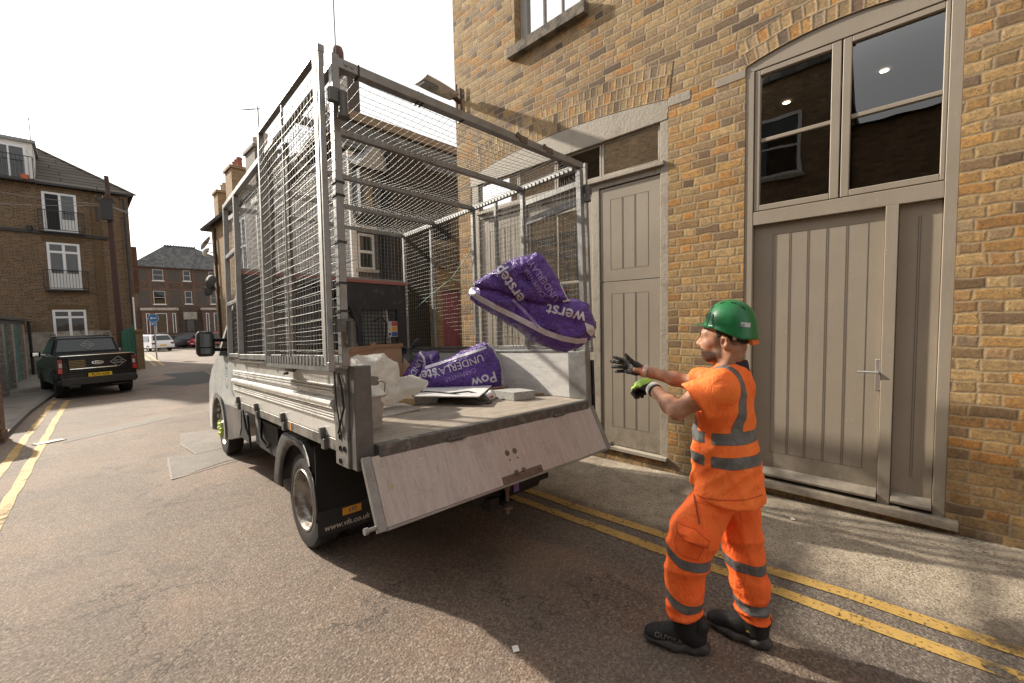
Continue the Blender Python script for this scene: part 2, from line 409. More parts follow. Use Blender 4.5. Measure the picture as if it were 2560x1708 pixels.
# ================================================================ setting: road, pavements, markings
def mat_asphalt():
    t = NT('asphalt'); p = t.pos(); x, y, z = t.sep(p)
    chip = t.n('ShaderNodeTexVoronoi'); t.set(chip.inputs['Vector'], p); chip.inputs['Scale'].default_value = 105
    chip2 = t.vor(p, 150)
    tone = t.ramp(t.sep(chip.outputs['Color'])[0], [(0, (.115, .090, .073)), (.45, (.170, .136, .111)), (.8, (.215, .174, .144)), (1, (.31, .26, .22))])
    big = t.noise(p, .55, 5, .6); mid = t.noise(p, 2.6, 4, .6)
    c = t.mix(t.rng(big, .3, .7), t.mix(1., tone, (1.10, 1.05, 1.0), 'MULTIPLY'), t.mix(1., tone, (.72, .68, .66), 'MULTIPLY'))
    c = t.mix(t.rng(mid, .52, .70, 0, .75), c, t.mix(1., c, (1.12, 1.03, .95), 'MULTIPLY'))
    # reddish worn band and oily dark spots
    c = t.mix(t.rng(t.noise(p, .9, 5, .65), .50, .68, 0, .65), c, t.mix(.55, c, (.27, .185, .135)))
    c = t.mix(t.rng(t.noise(t.vmul(p, (1, .8, 1)), 1.9, 6, .7), .58, .72, 0, .6), c, (.09, .075, .064))
    # darker, smoother strip of newer asphalt beside the double yellow lines
    trk = t.math('MULTIPLY', t.rng(t.math('ABSOLUTE', t.math('SUBTRACT', t.math('ABSOLUTE', t.math('SUBTRACT', x, .95)), .82)), .12, .42, 1, 0, True), t.rng(t.noise(t.vmul(p, (2, .35, 1)), 1.5, 4), .38, .62))
    c = t.mix(t.math('MULTIPLY', trk, .30), c, (.115, .098, .085))
    crk = t.math('MULTIPLY', t.rng(t.math('ABSOLUTE', t.math('SUBTRACT', t.noise(p, .9, 6, .6), .5)), .0, .006, 1, 0), t.rng(t.noise(p, .5, 2), .47, .55))
    c = t.mix(t.math('MULTIPLY', crk, .85), c, (.045, .038, .032))
    st = t.math('MULTIPLY', t.rng(t.vor(t.math('ADD', 0, 0) if False else p, 1.7), .05, .13, 1, 0, True), t.rng(t.noise(p, 12, 4), .45, .6)); c = t.mix(t.math('MULTIPLY', st, .55), c, (.07, .06, .052))
    edge = t.math('ADD', x, t.math('MULTIPLY', t.math('SUBTRACT', t.noise(p, 3.2, 4), .5), .25))
    strip = t.math('MULTIPLY', t.rng(edge, 2.28, 2.40, 0, 1, True), t.rng(y, 4.5, 5.2, 1, 0))
    fine = t.ramp(t.sep(chip.outputs['Color'])[1], [(0, (.075, .063, .054)), (.6, (.12, .102, .087)), (1, (.23, .2, .168))])
    c = t.mix(t.math('MULTIPLY', strip, .8), c, fine)
    # pale worn concrete footway in front of the brick wall
    e2 = t.math('ADD', x, t.math('MULTIPLY', t.math('SUBTRACT', t.noise(p, 5, 5, .7), .5), .34))
    conc = t.math('MULTIPLY', t.rng(e2, 2.93, 3.14, 0, 1, True), t.rng(y, 5.6, 6.4, 1, 0))
    cc = t.mix(t.rng(t.noise(p, 7, 6, .7), .35, .7), (.30, .25, .192), (.44, .38, .30))
    cc = t.mix(1., cc, t.ramp(t.sep(chip.outputs['Color'])[2], [(0, (.52, .5, .48)), (.35, (.86, .85, .84)), (1, (1.18, 1.16, 1.13))]), 'MULTIPLY')
    cc = t.mix(t.rng(t.noise(p, 2.2, 6, .7), .50, .68, 0, .75), cc, t.mix(1., cc, (.58, .55, .53), 'MULTIPLY'))
    cc = t.mix(t.rng(chip2, .10, .30, .6, 0), cc, (.10, .078, .058))
    spk = t.math('MULTIPLY', t.rng(t.vor(t.vmul(p, (1, .55, 1)), 26), .12, .2, 1, 0), t.rng(t.noise(p, 9, 3), .5, .6))
    cc = t.mix(spk, cc, (.035, .03, .025))
    c = t.mix(conc, c, cc)
    hgt = t.math('ADD', t.math('MULTIPLY', t.vor(p, 88, 'SMOOTH_F1'), -1.0), t.math('MULTIPLY', t.noise(p, 160, 3), .45))
    b = t.bump(hgt, .6, .008)
    t.pbsdf(c, .82, 0, b, .35); return t.m
def mat_yellow():
    t = NT('road_paint_yellow'); p = t.pos()
    w = t.math('ADD', t.math('MULTIPLY', t.noise(p, 9, 6, .75), .6), t.math('MULTIPLY', t.vor(p, 62), .5))
    worn = t.rng(w, .62, .80, 0, .85)
    gaps = t.rng(t.noise(p, 1.1, 4, .6), .56, .66)
    a = t.math('MAXIMUM', worn, t.math('MULTIPLY', gaps, t.rng(t.noise(p, 14, 4), .42, .52)))
    c = t.mix(t.rng(t.noise(p, 5, 4), .3, .7), (.385, .235, .06), (.49, .315, .095))
    c = t.mix(t.rng(t.noise(p, 40, 3), .5, .7, 0, .6), c, (.28, .2, .09))
    bs = t.n('ShaderNodeBsdfPrincipled'); t.set(bs.inputs['Base Color'], c); bs.inputs['Roughness'].default_value = .75
    t.set(bs.inputs['Normal'], t.bump(t.vor(p, 105, 'SMOOTH_F1'), -.35, .006))
    tr = t.n('ShaderNodeBsdfTransparent'); mx = t.n('ShaderNodeMixShader'); t.set(mx.inputs[0], a)
    t.t.links.new(bs.outputs[0], mx.inputs[1]); t.t.links.new(tr.outputs[0], mx.inputs[2]); t.t.links.new(mx.outputs[0], t.out.inputs[0])
    return t.m
ASPH = mat_asphalt(); YEL = mat_yellow()
ys = [-60, -20] + [i * 2. for i in range(-5, 12)] + [30, 45, 62, 120, 300]
g = MB(); xs = [-300, -60, -20, -8, -4, -2, 0, 2, 4, 8, 20, 60, 300]
g.grid(lambda u, v: (xs[round(u * (len(xs) - 1))], ys[round(v * (len(ys) - 1))], gz(ys[round(v * (len(ys) - 1))])), len(xs) - 1, len(ys) - 1)
struct('road', g, ASPH)
def sheet(pts, dz):           # flat ribbon following the road; pts = [(xl, xr, y)]
    b = MB()
    ins = []
    for (a, b_, y), (c, d, y2) in zip(pts, pts[1:]):
        k = max(1, int(abs(y2 - y) / .5))
        ins += [(a + (c - a) * i / k, b_ + (d - b_) * i / k, y + (y2 - y) * i / k) for i in range(k)]
    ins.append(pts[-1])
    b.v = [q for xl, xr, y in ins for q in ((xl, y, gz(y) + dz), (xr, y, gz(y) + dz))]
    b.f = [(2 * i, 2 * i + 1, 2 * i + 3, 2 * i + 2) for i in range(len(ins) - 1)]
    return b
def jit(x0, x1, y0, y1, wv, am=.012, step=.35, seed=1):
    rr = random.Random(seed); n = int((y1 - y0) / step); out = []
    for i in range(n + 1):
        f = i / n; cx = x0 + (x1 - x0) * f + rr.uniform(-am, am); out.append((cx - wv / 2 + rr.uniform(-.006, .006), cx + wv / 2 + rr.uniform(-.006, .006), y0 + (y1 - y0) * f))
    return out
for nm, a in (('road_marking', (2.715, 2.735, -1.6, 5.2, .092)), ('road_marking', (2.925, 2.935, -1.6, 5.0, .095)),
              ('road_marking', (-.95, -.30, -6, 17.5, .10)), ('road_marking', (-1.15, -.56, -6, 17.8, .10)),
              ('road_marking', (3.0, 3.75, 31, 48, .13)), ('road_marking', (3.35, 4.15, 31, 48, .13))):
    struct(nm, sheet(jit(*a, seed=hash(a) % 99), .006), YEL)
def mat_patch():
    t = NT('asphalt_patch'); p = t.pos()
    c = t.ramp(t.vor(p, 75, out=0), [(0, (.27, .235, .205)), (.6, (.21, .184, .16)), (1, (.13, .115, .10))])
    c = t.mix(t.rng(t.noise(p, 5, 5), .35, .7), c, t.mix(1., c, (.8, .8, .8), 'MULTIPLY'))
    t.pbsdf(c, .85, 0, t.bump(t.vor(p, 75, 'SMOOTH_F1'), -.6, .008), .3); return t.m
PAT = mat_patch()
SEAL = M('pale_sealing_band', (.24, .205, .175), .8, var=.25, vs=20, bump=.3)
def poly_sheet(pts, dz): b = MB(); b.tri([(x, y, gz(y) + dz) for x, y in pts]); return b
struct('road_patch', poly_sheet([(.66, 6.12), (.70, 6.95), (.76, 7.25), (1.06, 7.15), (1.0, 8.1), (1.12, 9.0), (1.9, 8.8), (2.2, 6.9), (2.0, 6.3), (1.25, 6.42)], .004), PAT)
sb = MB()
for a, b_ in (((.66, 6.12), (.76, 7.27)), ((.66, 6.12), (1.9, 6.5)), ((.76, 7.27), (1.06, 7.17)), ((1.06, 7.17), (1.0, 8.1)), ((1.06, 7.17), (2.2, 7.4))):
    A, B = Vector((*a, gz(a[1]) + .008)), Vector((*b_, gz(b_[1]) + .008)); n = (B - A).cross(Vector((0, 0, 1))).normalized() * .010
    sb.add([A + n, B + n, B - n, A - n], [(0, 1, 2, 3)])
struct('road_seam', sb, SEAL)
struct('road_trench_patch', poly_sheet([(-.25, 10.0), (1.3, 11.0), (1.25, 11.7), (-.3, 10.45)], .004), PAT)
struct('road_dark_patch', poly_sheet([(1.6, 20.5), (2.5, 18.2), (3.6, 18.5), (4.1, 24.5), (2.6, 24.8), (2.8, 22.2)], .004), M('dark_asphalt', (.05, .047, .044), .85, var=.3, vs=3, bump=.4, bs=90))
# left footway with its kerb (a real step)
PAVE = M('left_paving', (.21, .185, .158), .85, var=.25, vs=1.5, bump=.35, bs=45, dirt=(.12, .10, .085), ds=1.2, da=.45)
pv = MB()
kl = [(-1.62, -20.0), (-1.38, -4.0), (-1.20, 3.0), (-1.10, 11.0), (-.98, 15.2), (-.70, 19.8), (-.62, 25.0), (-.6, 31.6)]
for dz, top in ((.07, True),):
    n = len(kl)
    pv.v = [(x, y, gz(y) + .07) for x, y in kl] + [(-4.5, y, gz(y) + .07) for x, y in kl] + [(x + .012, y, gz(y) - .05) for x, y in kl]
    pv.f = [(i, i + 1, n + i + 1, n + i) for i in range(n - 1)] + [(i, i + 1, 2 * n + i + 1, 2 * n + i) for i in range(n - 1)]
struct('left_pavement', pv, PAVE)
KERB = M('kerb_stone', (.15, .135, .12), .8, var=.25, vs=5, bump=.3)
kb = MB()
for (x, y), (x2, y2) in zip(kl, kl[1:]):
    k = max(1, int((y2 - y) / .9))
    for i in range(k):
        f0, f1 = i / k, (i + 1) / k - .01 / (y2 - y)
        a = Vector((x + (x2 - x) * f0, y + (y2 - y) * f0, 0)); b_ = Vector((x + (x2 - x) * f1, y + (y2 - y) * f1, 0))
        a.z, b_.z = gz(a.y) + .0, gz(b_.y) + .0
        kb.bar(a + Vector((.06, 0, .02)), b_ + Vector((.06, 0, .02)), .10, .12)
struct('left_kerb', kb, KERB)
dr = MB(); dr.obox((-.42, 10.3, gz(10.3) + .012), (.16, .05, 0), (-.04, .07, 0), (0, 0, .006))
tag(build('drain_cover', dr, M('pale_iron', (.17, .155, .14), .6, .2, vs=20, bump=.3), recenter=True), 'pale metal drain cover set across the left double yellow line', 'drain cover')
pp = MB(); pp.obox((1.415, 1.375, gz(1.4) + .010), (.010, .016, 0), (-.013, .008, 0), (0, 0, .0012))
tag(build('litter', pp, M('white_litter', (.8, .79, .76), .7), recenter=True), 'small white scrap of litter on the road in front of the truck tailboard', 'litter')
pp = MB(); pp.obox((3.78, .62, gz(.6) + .008), (.02, .008, 0), (-.006, .012, 0), (0, 0, .0012))
tag(build('litter', pp, MATS['white_litter'], recenter=True), 'tiny white scrap of litter on the footway below the wide door', 'litter')

# ================================================================ brick
def mat_brick(name, ch, ln, stops, mortar, wob=.006, joint=.010, uvmode=False, soot=.0, tint=None, bstr=.6, vert=False):
    """header-and-stretcher brickwork laid in world metres; every brick draws its own colour from the ramp"""
    t = NT(name)
    if uvmode: u0, v0, _ = t.sep(t.uv()); p = t.pos()
    else:
        p = t.pos(); x, y, z = t.sep(p); gn = t.n('ShaderNodeNewGeometry').outputs['True Normal']
        nx = t.math('ABSOLUTE', t.sep(gn)[0]); s = t.math('GREATER_THAN', nx, .6)
        u0 = t.math('ADD', t.math('MULTIPLY', y, s), t.math('MULTIPLY', x, t.math('SUBTRACT', 1, s))); v0 = z
    n1 = t.n('ShaderNodeTexNoise'); t.set(n1.inputs['Vector'], p); n1.inputs['Scale'].default_value = 7; n1.inputs['Detail'].default_value = 3
    cr, cg, cb = t.sep(n1.outputs['Color'])
    n2 = t.noise(p, 38, 3)
    u = t.math('ADD', u0, t.math('MULTIPLY', t.math('SUBTRACT', cr, .5), wob * 3))
    u = t.math('ADD', u, t.math('MULTIPLY', t.math('SUBTRACT', n2, .5), wob))
    v = t.math('ADD', v0, t.math('MULTIPLY', t.math('SUBTRACT', cg, .5), wob * 3.2))
    v = t.math('ADD', v, t.math('MULTIPLY', t.math('SUBTRACT', n2, .5), wob))
    vr = t.math('DIVIDE', v, ch); row = t.math('FLOOR', vr); fv = t.math('SUBTRACT', vr, row)
    if vert: per, split = ln, 1.0
    else: per, split = ln * 1.5, .667
    sh = t.math('MULTIPLY', t.math('MODULO', t.math('ADD', row, 1000), 2), .5)
    wn = t.n('ShaderNodeTexWhiteNoise', noise_dimensions='1D'); t.set(wn.inputs['W'], row)
    sh = t.math('ADD', sh, t.math('MULTIPLY', wn.outputs[0], .22))
    ur = t.math('ADD', t.math('DIVIDE', u, per), sh); cu = t.math('FLOOR', ur); fu = t.math('SUBTRACT', ur, cu)
    if vert: hd = 0.0; loc = fu; wid = per
    else:
        hd = t.math('GREATER_THAN', fu, split)
    if vert:
        du = t.math('MULTIPLY', t.math('MINIMUM', fu, t.math('SUBTRACT', 1, fu)), per); bid = cu
    else:
        d1 = t.math('MINIMUM', fu, t.math('ABSOLUTE', t.math('SUBTRACT', fu, split)))
        du = t.math('MULTIPLY', t.math('MINIMUM', d1, t.math('SUBTRACT', 1, fu)), per)
        bid = t.math('ADD', t.math('MULTIPLY', cu, 2), hd)
    dv = t.math('MULTIPLY', t.math('MINIMUM', fv, t.math('SUBTRACT', 1, fv)), ch)
    dist = t.math('MINIMUM', du, dv)
    w2 = t.n('ShaderNodeTexWhiteNoise', noise_dimensions='2D'); t.set(w2.inputs['Vector'], t.comb(bid, row))
    r1, r2, r3 = t.sep(w2.outputs['Color'])
    c = t.ramp(r1, stops)
    c = t.mix(1., c, t.ramp(r2, [(0, (.80, .79, .78)), (1, (1.22, 1.20, 1.17))]), 'MULTIPLY')
    gr = t.noise(p, 55, 5, .7); md = t.noise(p, 14, 4, .6)
    c = t.mix(t.rng(gr, .35, .7), t.mix(1., c, (.66, .65, .64), 'MULTIPLY'), t.mix(1., c, (1.2, 1.18, 1.13), 'MULTIPLY'))
    mot = t.noise(p, 20, 5, .7, .6); c = t.mix(t.rng(mot, .44, .66, 0, .8), c, t.mix(.5, t.mix(1., c, (.58, .56, .56), 'MULTIPLY'), (.20, .165, .13)))
    c = t.mix(t.rng(md, .6, .75, 0, .5), c, t.mix(1., c, (.62, .6, .6), 'MULTIPLY'))
    pit = t.math('MULTIPLY', t.rng(t.vor(p, 42), .10, .17, 1, 0), t.math('GREATER_THAN', r3, .35))
    c = t.mix(pit, c, (.03, .022, .015))
    jn = t.math('ADD', joint * .5, t.math('MULTIPLY', t.math('SUBTRACT', md, .5), joint * .7))
    mask = t.rng(dist, jn, t.math('ADD', jn, .005))
    mc = t.mix(t.rng(gr, .3, .7), tuple(q * .8 for q in mortar), tuple(q * 1.15 for q in mortar))
    c = t.mix(mask, mc, c)
    big = t.noise(p, .8, 5, .65)
    c = t.mix(t.rng(big, .45, .75, 0, .45), c, t.mix(1., c, (.70, .66, .64), 'MULTIPLY'))
    if uvmode or soot:
        hz = t.sep(p)[2]; hi = t.rng(t.math('ADD', hz, t.math('MULTIPLY', big, 1.2)), 3.6, 4.8, 0, 1, True)
        c = t.mix(hi, t.mix(1., c, (1.03, .97, .88), 'MULTIPLY'), t.mix(1., c, (1.06, 1.06, 1.1), 'MULTIPLY'))
    if soot:
        low = t.sep(p)[2]
        sm = t.math('MULTIPLY', t.rng(low, -.05, .42, 1, 0), t.rng(t.noise(p, 5, 6, .7), .35, .6))
        c = t.mix(t.math('MULTIPLY', sm, soot), c, (.045, .04, .036))
    if tint: c = t.mix(1., c, tint, 'MULTIPLY')
    hgt = t.math('ADD', t.rng(dist, 0., t.math('ADD', jn, .013), 0, 1, True), t.math('ADD', t.math('MULTIPLY', gr, .4), t.math('MULTIPLY', pit, -.8)))
    hgt = t.math('ADD', hgt, t.math('MULTIPLY', r3, .25))
    t.pbsdf(c, .88, 0, t.bump(hgt, bstr, .009), .25); return t.m
STOCK = [(0, (.17, .12, .085)), (.09, (.27, .19, .115)), (.28, (.41, .285, .145)), (.50, (.46, .345, .19)), (.68, (.44, .285, .125)), (.83, (.47, .25, .085)), (.94, (.38, .295, .195)), (1, (.24, .18, .135))]
BRICK = mat_brick('yellow_stock_brick', .0787, .225, STOCK, (.34, .275, .185), soot=.75, joint=.0065, wob=.011, bstr=.27)
VOUS = mat_brick('arch_brick', .118, .078, STOCK, (.34, .275, .185), uvmode=True, vert=True, joint=.006, bstr=.34)
# ================================================================ the brick warehouse
WX = 4.2
def mat_paint(name, col, rough, var, dirtc):
    t = NT(name); p = t.pos(); x, y, z = t.sep(p)
    a = t.noise(p, 1.7, 5, .6); b_ = t.noise(t.vmul(p, (1, 6, .5)), 5, 5, .65)
    c = t.mix(t.rng(a, .3, .7), tuple(q * (1 - var) for q in col), tuple(q * (1 + var) for q in col))
    c = t.mix(t.rng(b_, .52, .75, 0, .16), c, dirtc)
    foot = t.math('MULTIPLY', t.rng(z, .55, .06, 0, 1, True), t.rng(t.noise(p, 9, 6, .7), .40, .62)); c = t.mix(t.math('MULTIPLY', foot, .6), c, tuple(q * .6 for q in dirtc))
    chipm = t.math('MULTIPLY', t.rng(t.noise(p, 46, 3, .6), .69, .71), t.rng(t.noise(p, 3.1, 3), .48, .58)); c = t.mix(chipm, c, tuple(min(1, q * 1.5) for q in col))
    t.pbsdf(c, t.rng(a, .3, .7, rough - .06, rough + .12), 0, t.bump(t.math('ADD', t.noise(t.vmul(p, (1, 1, .15)), 60, 3), t.math('MULTIPLY', chipm, -.5)), .12, .005), .4); return t.m
TAUPE = mat_paint('taupe_paint', (.315, .268, .212), .42, .07, (.225, .185, .14))
TAUPE2 = M('taupe_paint_weathered', (.34, .295, .235), .6, var=.12, vs=5, bump=.35, bs=30, dirt=(.25, .205, .155), ds=4, da=.42)
GROOVE = M('groove_shadow_paint', (.13, .108, .085), .7, var=.05)
def mat_glass(name, tint=(.62, .62, .60), ior=2.15, rough=.0):
    t = NT(name); fr = t.n('ShaderNodeFresnel'); fr.inputs[0].default_value = ior
    nb = t.bump(t.noise(t.pos(), 1.6, 2), .035, .05); t.set(fr.inputs['Normal'], nb)
    tr = t.n('ShaderNodeBsdfTransparent'); tr.inputs[0].default_value = (*tint, 1)
    gl = t.n('ShaderNodeBsdfGlossy'); gl.inputs['Roughness'].default_value = rough; t.set(gl.inputs['Normal'], nb)
    mx = t.n('ShaderNodeMixShader'); t.set(mx.inputs[0], fr.outputs[0])
    t.t.links.new(tr.outputs[0], mx.inputs[1]); t.t.links.new(gl.outputs[0], mx.inputs[2]); t.t.links.new(mx.outputs[0], t.out.inputs[0])
    return t.m
GLASS = mat_glass('window_glass'); DARK = M('dark_interior', (.075, .062, .052), .8)
GREYIN = M('grey_blind', (.33, .34, .345), .7, var=.06); WHITEIN = M('white_blind', (.62, .63, .63), .7, var=.05)
arcA = lambda y: 3.75 + .105 * (1 - ((y - .44) / .68) ** 2)
arcB = lambda y: 3.70 + .145 * (1 - ((y - 3.18) / 1.62) ** 2)
OPEN = [(-.2215, 1.097, .05, arcA), (1.79, 4.80, .045, arcB), (2.80, 3.842, 5.13, lambda y: 6.9)]
Y0, Y1, ZT = -9.0, 5.1, 9.5
yb = sorted({Y0, Y1, *[a for a, *_ in OPEN], *[b for _, b, *_ in OPEN], *np.linspace(-.2215, 1.097, 13).tolist(), *np.linspace(1.79, 4.8, 21).tolist(), *np.linspace(Y0, Y1, 12).tolist()})
W = MB()
def vface(y0, y1, a0, a1, b0, b1): W.add([(WX, y0, a0), (WX, y1, a1), (WX, y1, b1), (WX, y0, b0)], [(0, 1, 2, 3)])
for y0, y1 in zip(yb, yb[1:]):
    if y1 - y0 < 1e-5: continue
    m_ = (y0 + y1) / 2; ops = sorted([o for o in OPEN if o[0] < m_ < o[1]], key=lambda o: o[2])
    z0 = z0b = -.6
    for a, b, zb, top in ops:
        vface(y0, y1, z0, z0b, zb, zb); z0, z0b = top(y0), top(y1)
        D = .30
        W.add([(WX, y0, z0), (WX, y1, z0b), (WX + D, y1, z0b), (WX + D, y0, z0)], [(0, 1, 2, 3)])
        W.add([(WX, y0, zb), (WX, y1, zb), (WX + D, y1, zb), (WX + D, y0, zb)], [(0, 1, 2, 3)])
    vface(y0, y1, z0, z0b, ZT, ZT)
for a, b, zb, top in OPEN:
    for y in (a, b): W.add([(WX, y, zb), (WX + .3, y, zb), (WX + .3, y, top(y)), (WX, y, top(y))], [(0, 1, 2, 3)])
W.add([(WX, Y1, -.6), (WX + 8, Y1, -.6), (WX + 8, Y1, ZT), (WX, Y1, ZT)], [(0, 1, 2, 3)])
W.add([(WX, Y0, -.6), (WX + 8, Y0, -.6), (WX + 8, Y0, ZT), (WX, Y0, ZT)], [(0, 1, 2, 3)])
W.add([(WX + 8, Y0, -.6), (WX + 8, Y1, -.6), (WX + 8, Y1, ZT), (WX + 8, Y0, ZT)], [(0, 1, 2, 3)])
WH = root('brick_warehouse', 'tall yellow stock brick warehouse with taupe painted doors along the right of the street', 'building', (WX, 0, 0))
build('wall', W, BRICK, WH, world=True, fixn=False)
rf = MB(); rf.box(WX + .01, WX + 8.1, Y0 - .1, Y1 + .03, ZT, ZT + .25); build('roof', rf, M('roof_lead', (.16, .16, .17), .7), WH, world=True)
def arch_band(y0, y1, fn, nm, rings=2, rh=.118, ext=.0):
    b = MB(); b.uv = []; n = 30; L = 0; pts = []
    for i in range(n + 1):
        y = y0 + (y1 - y0) * i / n; e = .01; s_ = (fn(y + e) - fn(y - e)) / (2 * e); nv = Vector((0, -s_ * .9, 1)).normalized()
        if i: L += math.hypot(y - py, fn(y) - pz)
        py, pz = y, fn(y); pts.append((y, fn(y), nv, L))
    for y, z, nv, l in pts:
        for k in (0, 1): b.v.append((WX - .004, y + nv.y * rh * rings * k, z + nv.z * rh * rings * k)); b.uv.append((l, rh * rings * k + .004))
    b.f = [(2 * i, 2 * i + 2, 2 * i + 3, 2 * i + 1) for i in range(n)]
    build(nm, b, VOUS, WH, world=True, fixn=False)
arch_band(-.2215, 1.097, arcA, 'brick_arch')
arch_band(1.79, 4.8, arcB, 'brick_arch', 3)
def frame_bar(mb, y0, y1, z0, z1, x0, x1): mb.box(WX + x0, WX + x1, min(y0, y1), max(y0, y1), z0, z1)
def planks(parent, y0, y1, z0, z1, xf, ny, mat, nm, field=None, thick=.05):
    """boarded leaf: flat slab, V-grooves put on as pairs of thin dark shade lines"""
    L = MB(); L.box(WX + xf, WX + xf + thick, y0, y1, z0, z1)
    leaf = build(nm, L, mat, parent, world=True, bevel=.004)
    G = MB(); a, b, c, d = field
    for i in range(ny + 1):
        y = a + (b - a) * i / ny
        for o in ((-.006, .006) if 0 < i < ny else (0,)):
            G.box(WX + xf - .0015, WX + xf + .004, y + o - .0016, y + o + .0016, c, d)
    for z in (c, d): G.box(WX + xf - .0012, WX + xf + .004, a, b, z - .0014, z + .0014)
    build('groove_shade', G, GROOVE, leaf, world=True)
    return leaf
# ---- the wide frame: two-light window over a boarded door and a fixed side panel
F = MB()
frame_bar(F, 1.03, 1.097, .111, 3.70, .006, .13); frame_bar(F, -.2215, -.155, .111, 3.70, .006, .13)
frame_bar(F, -.155, 1.03, 2.375, 2.49, .008, .13)
frame_bar(F, .0744, .147, .111, 2.375, .006, .13)
F.prism([(y, arcA(y)) for y in np.linspace(1.097, -.2215, 12)] + [(-.2215, 3.70), (1.097, 3.70)], lambda u, v, w_: (w_, u, v), WX + .01, WX + .13)
frm = build('door_frame', F, TAUPE, WH, world=True, bevel=.004)
sl = MB(); sl.prism([(-.06, .052), (-.06, .095), (-.055, .112), (.14, .118), (.14, .052)], lambda u, v, w_: (WX + u, w_, v), -.285, 1.16)
build('sill', sl, TAUPE, frm, world=True, bevel=.003)
leaf = planks(WH, .149, 1.028, .19, 2.373, .052, 5, TAUPE, 'door', (.245, .879, .350, 2.278))
wb_ = MB(); wb_.prism([(-.022, .145), (-.026, .165), (.05, .215), (.054, .145)], lambda u, v, w_: (WX + u, w_, v), .151, 1.026); build('weather_board', wb_, TAUPE, leaf, world=True, bevel=.003)
gp = MB(); frame_bar(gp, .151, 1.026, .118, .145, .02, .06); build('door_foot_strip', gp, M('strip_black', (.012, .012, .012), .6), leaf, world=True)  # black strip between the sill and the weather board
hp = MB(); hp.box(WX + .040, WX + .053, .150, .181, .985, 1.228)
hd = build('handle', hp, M('satin_steel', (.60, .60, .59), .35, .85, var=.05), leaf, world=True, bevel=.005)
lv = MB(); lv.tube([(WX + .05, .166, 1.126), (WX + .0, .166, 1.126), (WX - .006, .178, 1.127), (WX - .008, .225, 1.128), (WX - .006, .283, 1.127)], [.009, .009, .0095, .009, .008], 10)
lv.lathe([(0, -.004), (.006, -.004), (.006, .01), (0, .01)], (WX + .038, .166, 1.03), (1, 0, 0), 10)
build('lever', lv, MATS['satin_steel'], hd, world=True, smooth=50)
sp = planks(WH, -.153, .0725, .19, 2.373, .052, 2, TAUPE, 'side_panel', (-.148, .068, .18, 2.40))
for ch in list(sp.children): bpy.data.objects.remove(ch)
G = MB()
for o in (-.006, .006): G.box(WX + .0505, WX + .056, -.038 + o - .0016, -.038 + o + .0016, .353, 2.278)
build('groove_shade', G, GROOVE, sp, world=True)
wb_ = MB(); wb_.prism([(-.022, .145), (-.026, .165), (.05, .215), (.054, .145)], lambda u, v, w_: (WX + u, w_, v), -.151, .070); build('weather_board', wb_, TAUPE, sp, world=True, bevel=.003)
gp = MB(); frame_bar(gp, -.151, .070, .118, .145, .02, .06); build('door_foot_strip', gp, MATS['strip_black'], sp, world=True)
def sash(y0, y1, z0, z1, g, bars=(), vb=(), parent=WH, xf=.014, nm='window', fw=None, mat=TAUPE, gl=GLASS, xg=.045):
    s_ = MB(); a, b, c, d = g        # glass y0,y1,z0,z1
    frame_bar(s_, y0, a, z0, z1, xf, xf + .05); frame_bar(s_, b, y1, z0, z1, xf, xf + .05)
    frame_bar(s_, a, b, z0, c, xf + .0006, xf + .05); frame_bar(s_, a, b, d, z1, xf + .0006, xf + .05)
    for z in bars: frame_bar(s_, a, b, z - .016, z + .016, xf + .012, xf + .045)
    for y in vb: frame_bar(s_, y - .012, y + .012, c, d, xf + .014, xf + .046)
    f = build(nm, s_, mat, parent, world=True, bevel=.005)
    p_ = MB(); p_.add([(WX + xg, a, c), (WX + xg, b, c), (WX + xg, b, d), (WX + xg, a, d)], [(0, 1, 2, 3)])
    build('pane', p_, gl, f, world=True); return f
sash(.431, 1.026, 2.497, 3.695, (.491, .983, 2.545, 3.650), (3.10,))
sash(-.152, .421, 2.497, 3.695, (-.127, .368, 2.545, 3.650), (3.10,))
ib = MB()      # the dark room behind, with two ceiling spot lamps
ib.add([(WX + .2, -.6, 2.2), (WX + .2, 1.5, 2.2), (WX + 3, 1.5, 2.2), (WX + 3, -.6, 2.2), (WX + .2, -.6, 3.95), (WX + .2, 1.5, 3.95), (WX + 3, 1.5, 3.95), (WX + 3, -.6, 3.95)],
       [(0, 1, 2, 3), (4, 5, 6, 7), (0, 3, 7, 4), (1, 2, 6, 5), (2, 3, 7, 6)])
room = build('room', ib, DARK, WH, world=True)
em = NT('spot_lamp'); e_ = em.n('ShaderNodeEmission'); e_.inputs[0].default_value = (1, .86, .62, 1); e_.inputs[1].default_value = 9; em.t.links.new(e_.outputs[0], em.out.inputs[0])
for c in ((WX + 1.45, 1.06, 3.94), (WX + 1.425, .24, 3.94)):
    l_ = MB(); l_.disc(c, (0, 0, 1), .035, 16); build('spot_lamp', l_, em.m, room, world=True)
tb = MB(); tb.box(WX - .004, WX + .02, 1.099, 1.346, 3.672, 3.742); build('lintel_end', tb, TAUPE, WH, world=True, bevel=.003)
